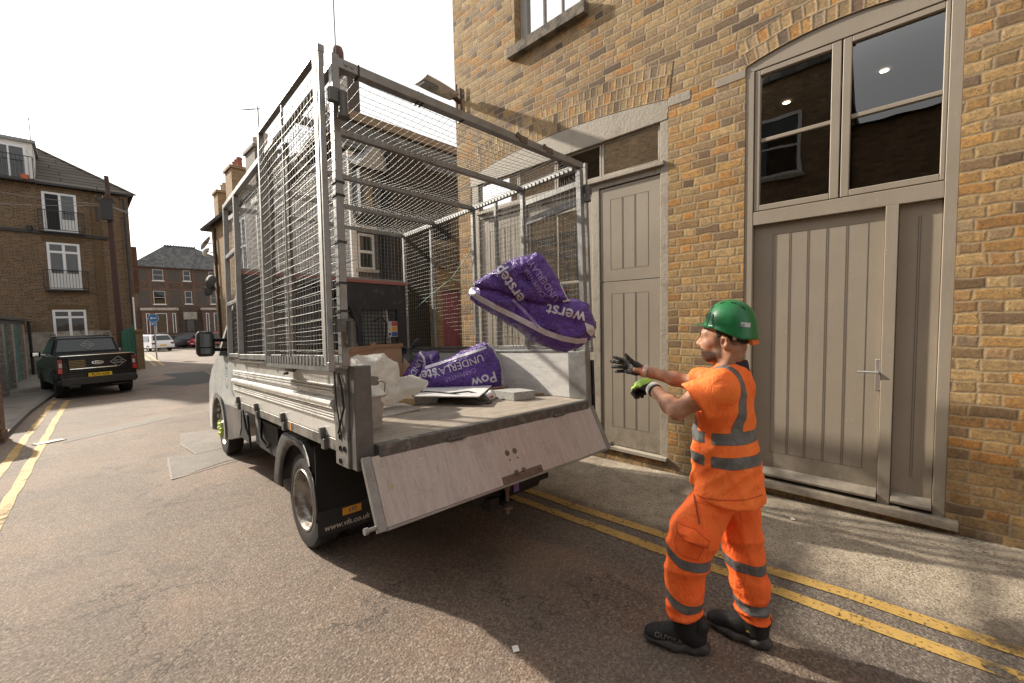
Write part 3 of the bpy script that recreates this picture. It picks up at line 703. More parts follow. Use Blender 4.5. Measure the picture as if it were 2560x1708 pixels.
# ---- the stable-door front: painted arched lintel, fanlights, stable door, glazed middle, far boarded door
F = MB()
frame_bar(F, 1.79, 1.876, .06, 3.64, .004, .12); frame_bar(F, 4.64, 4.80, .06, 3.64, .006, .12)
frame_bar(F, 1.876, 4.64, 3.045, 3.16, .012, .12)
frame_bar(F, 2.60, 2.70, .10, 3.045, .010, .12); frame_bar(F, 3.74, 3.83, .10, 3.045, .010, .12)
F.box(WX - .03, WX + .1, 1.83, 4.66, 3.11, 3.155)
fr2 = build('door_frame', F, TAUPE2, WH, world=True, bevel=.006)
ln_ = MB(); ln_.prism([(y, arcB(y) - .002) for y in np.linspace(4.8, 1.79, 20)] + [(1.79, 3.63), (1.80, 3.55), (4.8, 3.55)], lambda u, v, w_: (w_, u, v), WX - .002, WX + .1)
ln_.box(WX - .004, WX + .05, 1.572, 1.79, 3.66, 3.752)
build('lintel', ln_, TAUPE2, fr2, world=True, bevel=.006)
s2 = MB(); s2.prism([(-.035, .062), (-.035, .098), (.12, .110), (.12, .062)], lambda u, v, w_: (WX + u, w_, v), 1.80, 4.8); build('sill', s2, TAUPE2, fr2, world=True, bevel=.003)
sd_ = planks(WH, 1.880, 2.592, 1.986, 3.032, .022, 3, TAUPE, 'upper_door_leaf', (2.014, 2.461, 2.121, 2.896))
sd2 = planks(WH, 1.880, 2.592, .110, 1.980, .022, 3, TAUPE, 'lower_door_leaf', (2.013, 2.453, .330, 1.848))
planks(WH, 3.835, 4.632, .110, 3.035, .03, 6, TAUPE, 'door', (3.93, 4.54, .33, 2.85))
sash(2.702, 3.738, .112, 3.042, (2.78, 3.66, .40, 2.87), (.95, 1.48, 2.02), (3.22,), xf=.03, mat=TAUPE2, nm='glazed_panel')
for a, b in ((1.90, 2.555), (2.59, 3.20), (3.235, 3.835), (3.87, 4.61)):
    sash(a - .015, b + .015, 3.165, 3.548, (a + .012, b - .012, 3.195, 3.525), xf=.03, mat=TAUPE2, nm='fanlight')
ib = MB(); ib.add([(WX + .16, 1.6, 0), (WX + .16, 5.0, 0), (WX + .9, 5.0, 0), (WX + .9, 1.6, 0), (WX + .16, 1.6, 3.7), (WX + .16, 5.0, 3.7), (WX + .9, 5.0, 3.7), (WX + .9, 1.6, 3.7)], [(0, 1, 2, 3), (4, 5, 6, 7), (0, 3, 7, 4), (1, 2, 6, 5), (2, 3, 7, 6)])
build('room', ib, M('dim_interior', (.09, .085, .08), .8), WH, world=True)
bl = MB(); bl.box(WX + .10, WX + .104, 2.72, 3.72, .2, 2.6); build('blind', bl, GREYIN, WH, world=True)
# ---- upper window with stone sill
us = MB(); us.box(WX - .085, WX + .12, 2.71, 3.92, 4.995, 5.128); build('window_sill', us, M('sooty_stone', (.20, .165, .125), .9, var=.35, vs=7, bump=.6, bs=40, dirt=(.07, .06, .05), ds=5, da=.5), WH, world=True, bevel=.006)
sash(2.802, 3.84, 5.13, 6.9, (2.90, 3.72, 5.19, 6.8), (6.0,), (3.17, 3.45), xf=.11, mat=M('grey_window_paint', (.40, .385, .36), .5), xg=.15)
bl = MB(); bl.box(WX + .21, WX + .215, 2.8, 3.84, 5.1, 6.95); build('blind', bl, WHITEIN, WH, world=True)
# ---- lamp on its bracket
LP = root('wall_lamp', 'grey LED street lamp on a bracket high on the brick warehouse corner', 'street lamp', (WX, 5.02, 4.95))
ar = MB(); ar.bar((WX, 5.0, 4.86), (WX - .12, 5.0, 4.90), .05, .05); ar.box(WX - .02, WX, 4.96, 5.04, 4.7, 5.05); ar.tube([(WX - .05, 5.0, 4.72), (WX - .05, 5.0, 5.1)], .012, 6)
build('bracket', ar, M('rusty_iron', (.10, .055, .035), .8, .3, var=.4, vs=15, bump=.3), LP, world=True)
hdm = MB()
def lampfn(u, v):
    L = u * .60; wv = .13 + .05 * math.sin(min(1, u * 1.4) * math.pi / 2); a = v * 2 * math.pi
    return (WX - .10 - L, 5.0 + wv * .9 * math.cos(a), 4.90 + .03 * u + (.045 if math.sin(a) > 0 else .02) * math.sin(a))
hdm.grid(lampfn, 14, 16); hdm.add([lampfn(1, k / 16) for k in range(16)], [tuple(range(16))])
lh = build('lamp_head', hdm, M('lamp_grey', (.62, .60, .56), .45, var=.08, dirt=(.3, .28, .24)), LP, world=True, smooth=40)
ld = MB(); ld.box(WX - .68, WX - .44, 4.93, 5.07, 4.868, 4.900); build('lens', ld, M('lamp_lens', (.25, .26, .27), .3), lh, world=True, bevel=.006)
ph = MB(); ph.lathe([(0, .075), (.025, .07), (.03, .03), (.03, 0), (0, 0)], (WX - .45, 5.0, 4.955), (0, 0, 1), 14); build('photocell', ph, M('photocell_blue', (.35, .42, .55), .3), lh, world=True, smooth=40)
# ================================================================ the caged tipper truck (local axes: x right, y forward, z up)
TR = rot(-.044, -.0484, .0304)
TRUCK = root('tipper_truck', 'white caged tipper truck with its tailboard hanging open beside the brick warehouse', 'truck', TR @ np.array([.87, 2.115, .09]), TR)
GALV = M('galvanised_steel', (.265, .265, .26), .45, .55, var=.22, vs=9, bump=.12, bs=40, dirt=(.22, .20, .18), ds=6, da=.42)
WIRE = M('galvanised_wire', (.17, .162, .152), .5, .3, var=.2, vs=20)
WHT = M('white_truck_paint', (.70, .71, .695), .28, var=.05, vs=3, dirt=(.50, .47, .42), ds=3, da=.36, coat=.3)
ALU = M('dropside_aluminium', (.74, .73, .70), .30, .25, var=.07, vs=4, dirt=(.55, .52, .47), ds=5, da=.34)
GSTEEL = M('grey_truck_steel', (.115, .112, .108), .5, .3, var=.3, vs=8, bump=.15, bs=40, dirt=(.27, .25, .23), ds=14, da=.36)
BLK = M('black_plastic', (.016, .016, .017), .5, var=.3, vs=8, bump=.08, bs=60, dirt=(.06, .052, .045), ds=4, da=.4)
UNDER = M('chassis_black', (.012, .011, .010), .75, var=.4, vs=6)
TYRE = M('tyre_rubber', (.017, .016, .016), .75, var=.3, vs=10, bump=.2, bs=50, dirt=(.055, .048, .04), ds=4, da=.45)
RIMM = M('wheel_steel', (.36, .35, .335), .36, .7, var=.2, vs=10, dirt=(.14, .095, .065), ds=7, da=.5)
RUST = M('rusty_steel', (.16, .115, .09), .8, .3, var=.4, vs=20, bump=.3)
def mat_wood(name, a, b, grain=(1, 1, 1), rough=.75, scr=.5, rot_=False):
    t = NT(name); p = t.obj(); v = t.vmul(p, grain)
    f = t.noise(v, 3.0, 6, .65); g2 = t.noise(v, 9, 4, .6)
    c = t.mix(t.rng(f, .35, .65), a, b)
    c = t.mix(t.rng(g2, .55, .72, 0, scr), c, tuple(q * .45 for q in a))
    c = t.mix(t.rng(t.noise(p, 3.2, 6, .7), .56, .72, 0, .5), c, tuple(q * .55 for q in a))
    c = t.mix(t.rng(t.noise(p, 60, 3, .6), .62, .7, 0, .5), c, tuple(min(1, q * 1.5) for q in b))
    t.pbsdf(c, rough, 0, t.bump(t.math('ADD', f, g2), .2, .006), .3); return t.m
FLOOR = mat_wood('bed_floor_ply', (.27, .225, .18), (.385, .33, .275), (1.2, 5, 5))
TAILM = mat_wood('tailboard_ply', (.41, .352, .325), (.49, .43, .40), (13, 1.2, 1.2), .62, .45)
BOARDM = mat_wood('white_inner_board', (.54, .53, .505), (.65, .64, .615), (1, 1.5, 9), .7, .4)
DUSTY = M('dusty_edge_steel', (.10, .095, .09), .6, .2, var=.35, vs=24, bump=.2, bs=60, dirt=(.20, .18, .16), ds=16, da=.42)
WX_ = 2.128
# ---- bed
b = MB(); b.box(.03, 2.10, .02, 3.12, .90, .975); bed = build('bed_floor', b, FLOOR, TRUCK, bevel=.004)
b = MB(); b.box(.105, 2.03, -.045, .018, .898, .9775); build('rear_sill', b, DUSTY, bed, bevel=.01)
prof = [(.0, .985), (.0, 1.085), (-.012, 1.09), (-.012, 1.098), (.0, 1.103), (-.012, 1.108), (-.012, 1.115), (.0, 1.12), (-.012, 1.125), (-.012, 1.132), (.0, 1.137), (-.012, 1.142), (-.012, 1.149), (.0, 1.154),
        (-.018, 1.160), (-.030, 1.175), (-.034, 1.19), (-.028, 1.205), (-.012, 1.214), (.006, 1.216), (.008, 1.226), (-.006, 1.229), (-.006, 1.244), (-.014, 1.249), (-.014, 1.257), (-.002, 1.262), (-.014, 1.268), (-.014, 1.276), (-.002, 1.281), (-.014, 1.287), (-.014, 1.295), (-.002, 1.300), (-.004, 1.398), (-.010, 1.402), (-.010, 1.412), (.028, 1.412), (.028, .985)]
b = MB(); b.prism(prof, lambda u, v, w_: (u, w_, v), .272, 3.105); ds = build('dropside', b, ALU, TRUCK, smooth=35)
for y in (2.888, 2.12, 1.30, .467):
    b = MB(); b.box(-.03, .0, y - .02, y + .02, .965, 1.03); b.box(-.024, .005, y - .055, y + .0, .90, .965); build('dropside_hinge', b, GSTEEL, ds, bevel=.004)
b = MB(); b.box(-.045, -.010, .93, .955, 1.36, 1.40); b.bar((-.05, .85, 1.372), (-.04, 1.06, 1.372), .022, .03); b.bar((-.055, .99, 1.345), (-.045, 1.08, 1.335), .02, .02)
build('latch', b, GSTEEL, ds, bevel=.004)
b = MB(); b.prism([(2.128 - u, v) for u, v in prof], lambda u, v, w_: (u, w_, v), .2, 3.105); dsr = build('dropside', b, ALU, TRUCK, smooth=35)
b = MB(); b.box(2.078, 2.0985, .06, 3.07, .978, 1.395); build('inner_board', b, BOARDM, dsr, bevel=.003)
b = MB(); b.box(2.07, 2.12, .14, 3.10, 1.397, 1.418); build('top_rail', b, GALV, dsr, bevel=.003)
b = MB(); b.box(2.06, 2.134, .0, .062, .86, 1.41); b.box(2.066, 2.09, .06, .2, .978, 1.40); build('rear_post', b, GALV, TRUCK, bevel=.004)
b = MB(); b.box(2.136, 2.16, -.02, .06, .80, 1.32); build('post_strip', b, BLK, TRUCK, bevel=.004)
b = MB(); b.box(.0, .098, .0, .08, .845, 1.412)
rp = build('rear_post', b, GSTEEL, TRUCK, bevel=.006)
b = MB(); b.box(-.012, .03, .082, .262, .845, 1.40); build('side_plate', b, M('side_plate_steel', (.24, .23, .22), .5, .3, var=.25, vs=9, dirt=(.10, .095, .09), ds=9, da=.45), rp, bevel=.005)
for y, z in ((.183, 1.01), (.186, .945), (.125, .95), (.189, .873)):
    b = MB(); b.lathe([(0, 0), (.016, 0), (.016, .004)], (-.0135, y, z), (-1, 0, 0), 12); build('hole', b, M('hole_black', (.004, .004, .004), .9), rp)
b = MB(); b.tube([(-.02, .16, 1.37), (-.025, .11, 1.30), (-.02, .10, 1.18), (-.025, .14, 1.10), (-.02, .19, 1.03)], .006, 6); b.tube([(-.02, .22, 1.38), (-.022, .20, 1.2), (-.02, .15, 1.02)], .004, 6)
build('cable', b, BLK, rp, smooth=60)
b = MB(); b.box(2.02, 2.09, .1, 3.12, .905, .968); build('bed_bearer', b, UNDER, TRUCK)
b = MB(); b.box(-.004, .029, .27, 3.11, .912, .980); build('side_rail', b, M('side_rail_grey', (.30, .285, .265), .5, .4, var=.2, vs=8, dirt=(.12, .11, .10), ds=6, da=.5), TRUCK, bevel=.004)
b = MB(); b.box(-.008, -.004, 1.11, 1.145, .918, .975); build('side_marker', b, M('amber_marker', (.62, .27, .05), .4), TRUCK)
# ---- tailboard hanging open
tb_top = Vector((0, -.035, .925)); tdir = Vector((0, -.165, -.345)).normalized(); tn = Vector((0, -tdir.z, tdir.y)); tn = Vector((0, -.345, .165)).normalized()
TB = root('tailboard', '', '', (0, 0, 0)); bpy.data.objects.remove(TB)
L_ = .388
def tpt(x, s, o=0.): p = tb_top + tdir * s + tn * o; return (x, p.y, p.z)
def slab(x0, x1, s0, s1, o0, o1):
    q = MB(); q.add([tpt(x, s, o) for o in (o0, o1) for x, s in ((x0, s0), (x1, s0), (x1, s1), (x0, s1))], [(0, 3, 2, 1), (4, 5, 6, 7), (0, 1, 5, 4), (1, 2, 6, 5), (2, 3, 7, 6), (3, 0, 4, 7)]); return q
tbd = build('tailboard', slab(.062, 2.052, .006, L_ - .012, -.022, .001), TAILM, TRUCK, bevel=.002)
for x0, x1 in ((.012, .060), (2.054, 2.102)): build('edge_channel', slab(x0, x1, 0, L_, -.028, .004), GALV, tbd, bevel=.003)
build('bottom_channel', slab(.061, 2.053, L_ - .011, L_ + .004, -.028, .006), GALV, tbd, bevel=.003)
q = slab(.872, 1.252, L_ - .062, L_ - .014, .0015, .006); build('latch_plate', q, RUST, tbd, bevel=.002)
for x, s in ((.985, .185), (1.055, .185)):
    q = MB(); c = Vector(tpt(x, s, .001)); q.lathe([(.020, 0), (.018, .004), (0, .005)], c, tn, 16); build('bolt', q, RUST, tbd, smooth=40)
for x, s in ((.99, .235), (1.062, .235)):
    q = MB(); c = Vector(tpt(x, s, .001)); q.lathe([(.006, 0), (.006, .001), (0, .001)], c, tn, 10); build('hole', q, MATS['hole_black'], tbd)
for x, s in ((1.005, L_ - .065), (1.075, L_ - .065), (1.225, L_ - .045)):
    q = MB(); c = Vector(tpt(x, s, .006)); q.lathe([(.016, 0), (.014, .008), (0, .009)], c, tn, 14); build('bolt', q, RUST, tbd, smooth=40)
for x0, x1 in ((-.045, .014), (2.10, 2.155)):
    q = MB(); c = Vector(tpt(0, L_ - .03, -.012)); q.tube([(x0, c.y, c.z), (x1, c.y, c.z)], .011, 10); q.tube([(x0 - .006 if x0 < 1 else x1, c.y, c.z), (x0 + .012 if x0 < 1 else x1 + .01, c.y, c.z)], .018, 10); build('locking_pin', q, GALV, tbd, smooth=50)
for x in (.62, 1.62):
    q = MB(); q.box(x - .05, x + .05, -.052, -.03, .90, .955); q.tube([(x - .07, -.05, .918), (x + .07, -.05, .918)], .012, 8); build('tailboard_hinge', q, DUSTY, tbd, bevel=.003)
q = MB(); q.tri([tpt(.140 + a * .010, .185 + b_ * .016, .0016) for a, b_ in ((-1, -.4), (-.3, -1.1), (.8, -.7), (1, .3), (.3, .6), (-.1, 1.3), (-.9, .6))]); build('paint_splash', q, M('yellow_splash', (.42, .34, .17), .7), tbd)
# ---- cage
def frame(name, segs, wv=.045, par=TRUCK, mat=GALV):
    q = MB()
    for p_, r_, *k in segs: q.bar(p_, r_, k[0] if k else wv, k[1] if len(k) > 1 else (k[0] if k else wv))
    return build(name, q, mat, par, bevel=.004)
ZC = 3.045
YB = [.03, .77, 1.545, 2.33, 3.12]
for i, y in enumerate(YB): frame('roof_bar', [((-.03, y + (.028 if i == 0 else 0), ZC), (2.118, y + (.0 if i else .0), ZC), .055 if i == 0 else .045)])
frame('roof_rail', [((-.022, .08, ZC - .002), (-.022, 3.145, ZC - .002))]); frame('roof_rail', [((2.10, 0, ZC - .002), (2.10, 3.145, ZC - .002))])
frame('cage_post', [((-.026, .056, 1.413), (-.026, .056, 3.085), .040, .052)], .045)
frame('cage_post', [((2.10, .03, 1.411), (2.10, .03, ZC - .03))], .05)
for y in (.74, 1.545, 2.42, 3.12): frame('cage_post', [((2.10, y, 1.419), (2.10, y, ZC - .026))], .042)
for y in (1.545, 2.60, 3.12): frame('cage_post', [((-.022, y, 1.413), (-.022, y, ZC - .026))], .045)
for y0, y1 in ((1.06, 1.24), (1.50, 1.64), (1.74, 1.93)):
    q = MB(); q.box(.012, .032, y0, y1, 1.42, 3.0); build('side_slat', q, M('weathered_slat', (.085, .078, .072), .8, var=.3, vs=5), TRUCK, bevel=.003)
for z in (1.46, 2.0, 2.5): frame('cage_rail', [((-.022, 2.63, z), (-.022, 3.09, z))], .038)
frame('cage_rail', [((-.022, .09, 1.45), (-.022, 2.57, 1.45))], .045)
frame('cage_rail', [((2.10, .06, 1.445), (2.10, 3.09, 1.445))], .035)
frame('cage_rail', [((.06, 3.12, 2.385), (2.07, 3.12, 2.385))], .04)
for y, z in ((.0, 3.02), (.0, 2.95)): pass
def mesh_panel(name, fn, U, V, pitch=.05, r=.0015, amp=.003, par=TRUCK, seed=0, mat=WIRE, bend=0.):
    """welded-wire mesh: fn(u, v, w) -> point, u in [0,U], v in [0,V]; w = out of plane"""
    q = MB(); rr = random.Random(seed); n = 0
    def wire(a, along_u):
        L = U if along_u else V; k = max(2, int(L / .16)); pts = []
        ph = rr.uniform(0, 6); j = rr.uniform(-.003, .003)
        for i in range(k + 1):
            s_ = L * i / k; u, v = (s_, a + j) if along_u else (a + j, s_)
            wv = amp * math.sin(s_ * 9 + ph * .4) + (r if along_u else -r) + bend * noise.noise(Vector((u * 1.7, v * 1.7, seed)))
            pts.append(fn(u, v + (bend * .6 * noise.noise(Vector((u * 2.5, v * 2.5, seed + 9))) if along_u else 0), wv))
        q.tube(pts, r, 4, False)
    a = pitch * .5
    while a < V: wire(a, True); a += pitch
    a = pitch * .5
    while a < U: wire(a, False); a += pitch
    o = build(name, q, mat, par, smooth=180, fixn=False); return o
def sag(y):
    for a, b_ in zip(YB, YB[1:]):
        if a <= y <= b_: return math.sin(math.pi * (y - a) / (b_ - a))
    return 0
mesh_panel('roof_mesh', lambda u, v, w_: (.05 + u, .05 + v, ZC + .018 - .055 * sag(.05 + v) * math.sin(math.pi * min(1, max(0, u / 2.02))) ** .5 - w_), 2.03, 3.05, seed=3, bend=.012)
mesh_panel('side_mesh', lambda u, v, w_: (.004 - w_, .08 + u, 1.47 + v), 3.02, 1.55, seed=4, bend=.01)
mesh_panel('side_mesh', lambda u, v, w_: (2.08 + w_, .06 + u, 1.44 + v), 3.04, 1.59, seed=5, bend=.012)
mesh_panel('front_mesh', lambda u, v, w_: (.06 + u, 3.10 + w_, 2.40 + v), 2.01, .62, seed=6, bend=.006)
# clip strips where the roof mesh folds over the rails
q = MB()
q.box(2.0755, 2.0785, .08, 3.06, ZC - .036, ZC - .005)
for i in range(60): q.box(2.060, 2.077, .08 + i * .05, .08 + i * .05 + .032, ZC - .035, ZC - .006)
build('mesh_clip_strip', q, GALV, TRUCK)
# the two rear half-gates, swung right round against the sides
def gate(side):
    X = -.10 if side < 0 else 2.128 + .085
    s = side
    G = [((X, .07, 1.405), (X, .07, 3.065), .030, .075), ((X, 1.275, 1.405), (X, 1.275, 3.10), .035, .04), ((X, .03, 3.08), (X, 1.295, 3.115), .035, .04), ((X, .03, 1.415), (X, 1.295, 1.415), .035, .05)]
    f = frame('rear_gate', G)
    if side < 0: frame('gate_bar', [((X - .012, .69, 1.44), (X - .012, .69, 3.06), .012, .014)], par=f)
    else:
        frame('gate_bar', [((X, .80, 1.44), (X, .80, 2.96), .03, .03)], par=f); frame('gate_bar', [((X, .08, 2.94), (X, .80, 2.93), .03, .05)], par=f); frame('gate_bar', [((X, .08, 2.78), (X, .80, 2.74), .03, .07)], par=f)
    mesh_panel('gate_mesh', lambda u, v, w_: (X - .012 * 1 - w_ if side < 0 else X + .012 + w_, .09 + u, 1.43 + v), 1.175, 1.585, pitch=.052, r=.0018, seed=8 + side, par=f, bend=.009)
    if side < 0:
        q = MB()
        q.box(X - .017, X - .0155, .10, 1.27, 1.425, 1.430)
        for i in range(20): q.box(X - .022, X - .016, .10 + i * .06, .10 + i * .06 + .030, 1.424, 1.468)
        build('mesh_clip_strip', q, GALV, f)
        fl = MB(); fl.box(X - .019, X - .0155, .06, .105, 1.42, 3.05); build('flat_stile', fl, M('pale_galvanised', (.48, .465, .435), .45, .4, var=.1), f)
    return f
gl_, gr_ = gate(-1), gate(1)
for par, x, sg in ((gl_, -.05, -1), (gr_, 2.15, 1)):
    for z in (2.83, 1.63):
        q = MB(); q.box(x - .035, x + .045, -.03, .005, z - .035, z + .035); q.tube([(x + .03 * -sg, -.035, z - .10), (x + .03 * -sg, -.035, z + .02)], .022, 10); q.tube([(x + .03 * -sg, -.035, z - .115), (x + .03 * -sg, -.035, z - .095)], .03, 10)
        build('gate_hinge', q, GSTEEL, par, smooth=40)
for z in (2.40, 2.33, 2.08, 1.86, 1.71):
    q = MB(); q.box(-.052, .0, .026, .086, z - .006, z + .006); build('cable_tie', q, BLK, TRUCK)
for x in (.10, .48, .51, .82, 1.85):
    q = MB(); q.box(x - .006, x + .006, .028, .088, ZC - .032, ZC + .031); build('cable_tie', q, BLK, TRUCK)
for x in (1.32, 1.62):
    q = MB(); q.tube([(x, .03, ZC + .02), (x, .005, ZC + .02)], .022, 10); q.box(x + .02, x + .10, .005, .0295, ZC - .02, ZC + .028); build('roof_catch', q, RUST, TRUCK, smooth=40)
for x in (.03, .065):
    q = MB(); q.lathe([(.013, 0), (.012, .004), (0, .005)], (x, .0295, ZC + .005), (0, -1, 0), 12); build('bolt', q, GALV, TRUCK, smooth=40)
# ---- black headboard with two barred look-through panels and a red top rail
HB = MB(); HY = 3.06
for x0, x1, z0, z1 in ((.08, 2.06, .976, 1.25), (.08, 2.06, 1.99, 2.33), (.08, .34, 1.25, 1.99), (.72, 1.24, 1.25, 1.99), (1.24, 1.42, 1.25, 1.99), (1.92, 2.06, 1.25, 1.99)): HB.box(x0, x1, HY, HY + .04, z0, z1)
HBM = M('headboard_black', (.030, .030, .031), .5, .2, var=.35, vs=7, bump=.1, dirt=(.10, .095, .09), ds=10, da=.36)
hb = build('headboard', HB, HBM, TRUCK)
rt = MB(); rt.box(.06, 2.07, HY - .015, HY + .045, 2.331, 2.372); build('red_rail', rt, M('red_rail_paint', (.36, .12, .105), .6, var=.2), hb, bevel=.003)
for a, b_ in ((.34, .72), (1.42, 1.92)):
    q = MB(); x = a + .03
    while x < b_: q.tube([(x, HY + .02, 1.25), (x, HY + .02, 1.99)], .005, 5); x += .05
    z = 1.28
    while z < 1.99: q.tube([(a, HY + .026, z), (b_, HY + .026, z)], .005, 5); z += .05
    build('grille', q, HBM, hb)
# rolled black hoop and drum lying against the headboard
q = MB(); q.tube([(.78 + .55 * math.sin(a), 2.98, 1.62 + .66 * math.cos(a)) for a in np.linspace(-.3, 1.75, 16)], .055, 10); q.lathe([(0, -.02), (.50, -.02), (.50, .10), (.44, .16), (0, .19)], (.78, 3.0, 1.62), (0, -1, 0), 32)
build('hydraulic_drum', q, BLK, TRUCK, smooth=40)
q = MB(); q.tube([(1.55, 3.02, 1.83), (1.66, 3.0, 1.88), (1.72, 2.99, 1.80), (1.70, 3.0, 1.55), (1.72, 3.0, 1.38), (1.63, 3.0, 1.33), (1.52, 3.0, 1.33)], .013, 6); build('hose', q, BLK, TRUCK, smooth=60)
st = MB(); st.add([(1.775, HY - .002, 1.62), (1.915, HY - .002, 1.62), (1.915, HY - .002, 1.83), (1.775, HY - .002, 1.83)], [(0, 1, 2, 3)])
stk = build('warning_sticker', st, M('sticker_white', (.72, .70, .66), .5), hb, fixn=False)
for i, c in enumerate(((.55, .08, .07), (.72, .36, .08), (.08, .10, .28))):
    q = MB(); z0 = 1.83 - .07 * (i + 1); q.add([(1.83, HY - .003, z0 + .004), (1.912, HY - .003, z0 + .004), (1.912, HY - .003, z0 + .066), (1.83, HY - .003, z0 + .066)], [(0, 1, 2, 3)]); build('colour_field', q, M('sticker_colour_%d' % i, c, .5), stk, fixn=False)
    q = MB(); cx_, cz_ = 1.802, z0 + .035
    if i == 0: q.lathe([(.016, 0), (.021, 0)], (cx_, HY - .003, cz_), (0, -1, 0), 14)
    elif i == 1: q.tri([(cx_ - .022, HY - .003, cz_ - .018), (cx_ + .022, HY - .003, cz_ - .018), (cx_, HY - .003, cz_ + .022)])
    else: q.lathe([(.0, 0), (.021, 0)], (cx_, HY - .003, cz_), (0, -1, 0), 14)
    build('symbol', q, M('sticker_symbol_%d' % i, ((.03, .03, .03), (.75, .50, .05), (.05, .08, .30))[i], .5), stk, fixn=False)
# tie cords strung across the load space
q = MB(); q.tube([(2.06, 1.55, 2.55), (2.02, 1.9, 2.28), (1.98, 2.3, 2.12), (2.02, 2.75, 1.98)], .005, 5); q.tube([(2.02, 1.9, 2.28), (2.06, 1.5, 2.15), (2.07, 1.1, 2.0)], .004, 5); q.tube([(.9, 3.02, 2.42), (1.35, 3.0, 2.62)], .004, 5)
build('tie_cord', q, M('green_cord', (.16, .30, .24), .7), TRUCK)
q = MB(); q.tube([(2.05 , .98 + .035 * math.cos(a), 1.56 + .018 * math.sin(a)) for a in np.linspace(0, 6.2, 14)], .004, 5); q.tube([(2.05, .95, 1.555), (2.05, .80, 1.535)], .0035, 5); build('spring_hook', q, RUST, TRUCK)
# ---- running gear
def wheel(x0, x1, yc, zc, r, outer, front=False):
    """outer = +1/-1: which x end carries the dished rim"""
    cx_ = (x0 + x1) / 2; hw = abs(x1 - x0) / 2; ax = (outer, 0, 0)
    q = MB(); pr = [(r * .62, -hw * .92), (r * .80, -hw), (r * .95, -hw * .9), (r, -hw * .7)]
    for k in range(-2, 3): pr += [(r, k * hw * .28 - .03 * hw), (r - .006, k * hw * .28 - .02), (r - .006, k * hw * .28 + .003), (r, k * hw * .28 + .012)] if False else [(r, k * hw * .3 - .012), (r - .008, k * hw * .3 - .009), (r - .008, k * hw * .3 + .009), (r, k * hw * .3 + .012)]
    pr += [(r, hw * .72), (r * .955, hw * .92), (r * .80, hw), (r * .655, hw * .94), (r * .62, hw * .88)]
    wq = build('wheel', q.lathe(pr, (cx_, yc, zc), ax, 40), TYRE, TRUCK, smooth=40)
    q = MB()
    dish = [(r * .655, hw * .93), (r * .645, hw * .99), (r * .61, hw * .97), (r * .57, hw * .62), (r * .56, hw * .3), (r * .50, hw * .05), (r * .40, -hw * .05), (r * .30, hw * .0), (r * .28, hw * .25), (0, hw * .28)] if not front else \
           [(r * .655, hw * .93), (r * .645, hw * .99), (r * .61, hw * .95), (r * .57, hw * .7), (r * .5, hw * .62), (r * .42, hw * .9), (r * .30, hw * .95), (r * .26, hw * 1.25), (0, hw * 1.3)]
    rm = build('rim', q.lathe(dish, (cx_, yc, zc), ax, 40), RIMM, wq, smooth=40)
    return wq, rm, hw
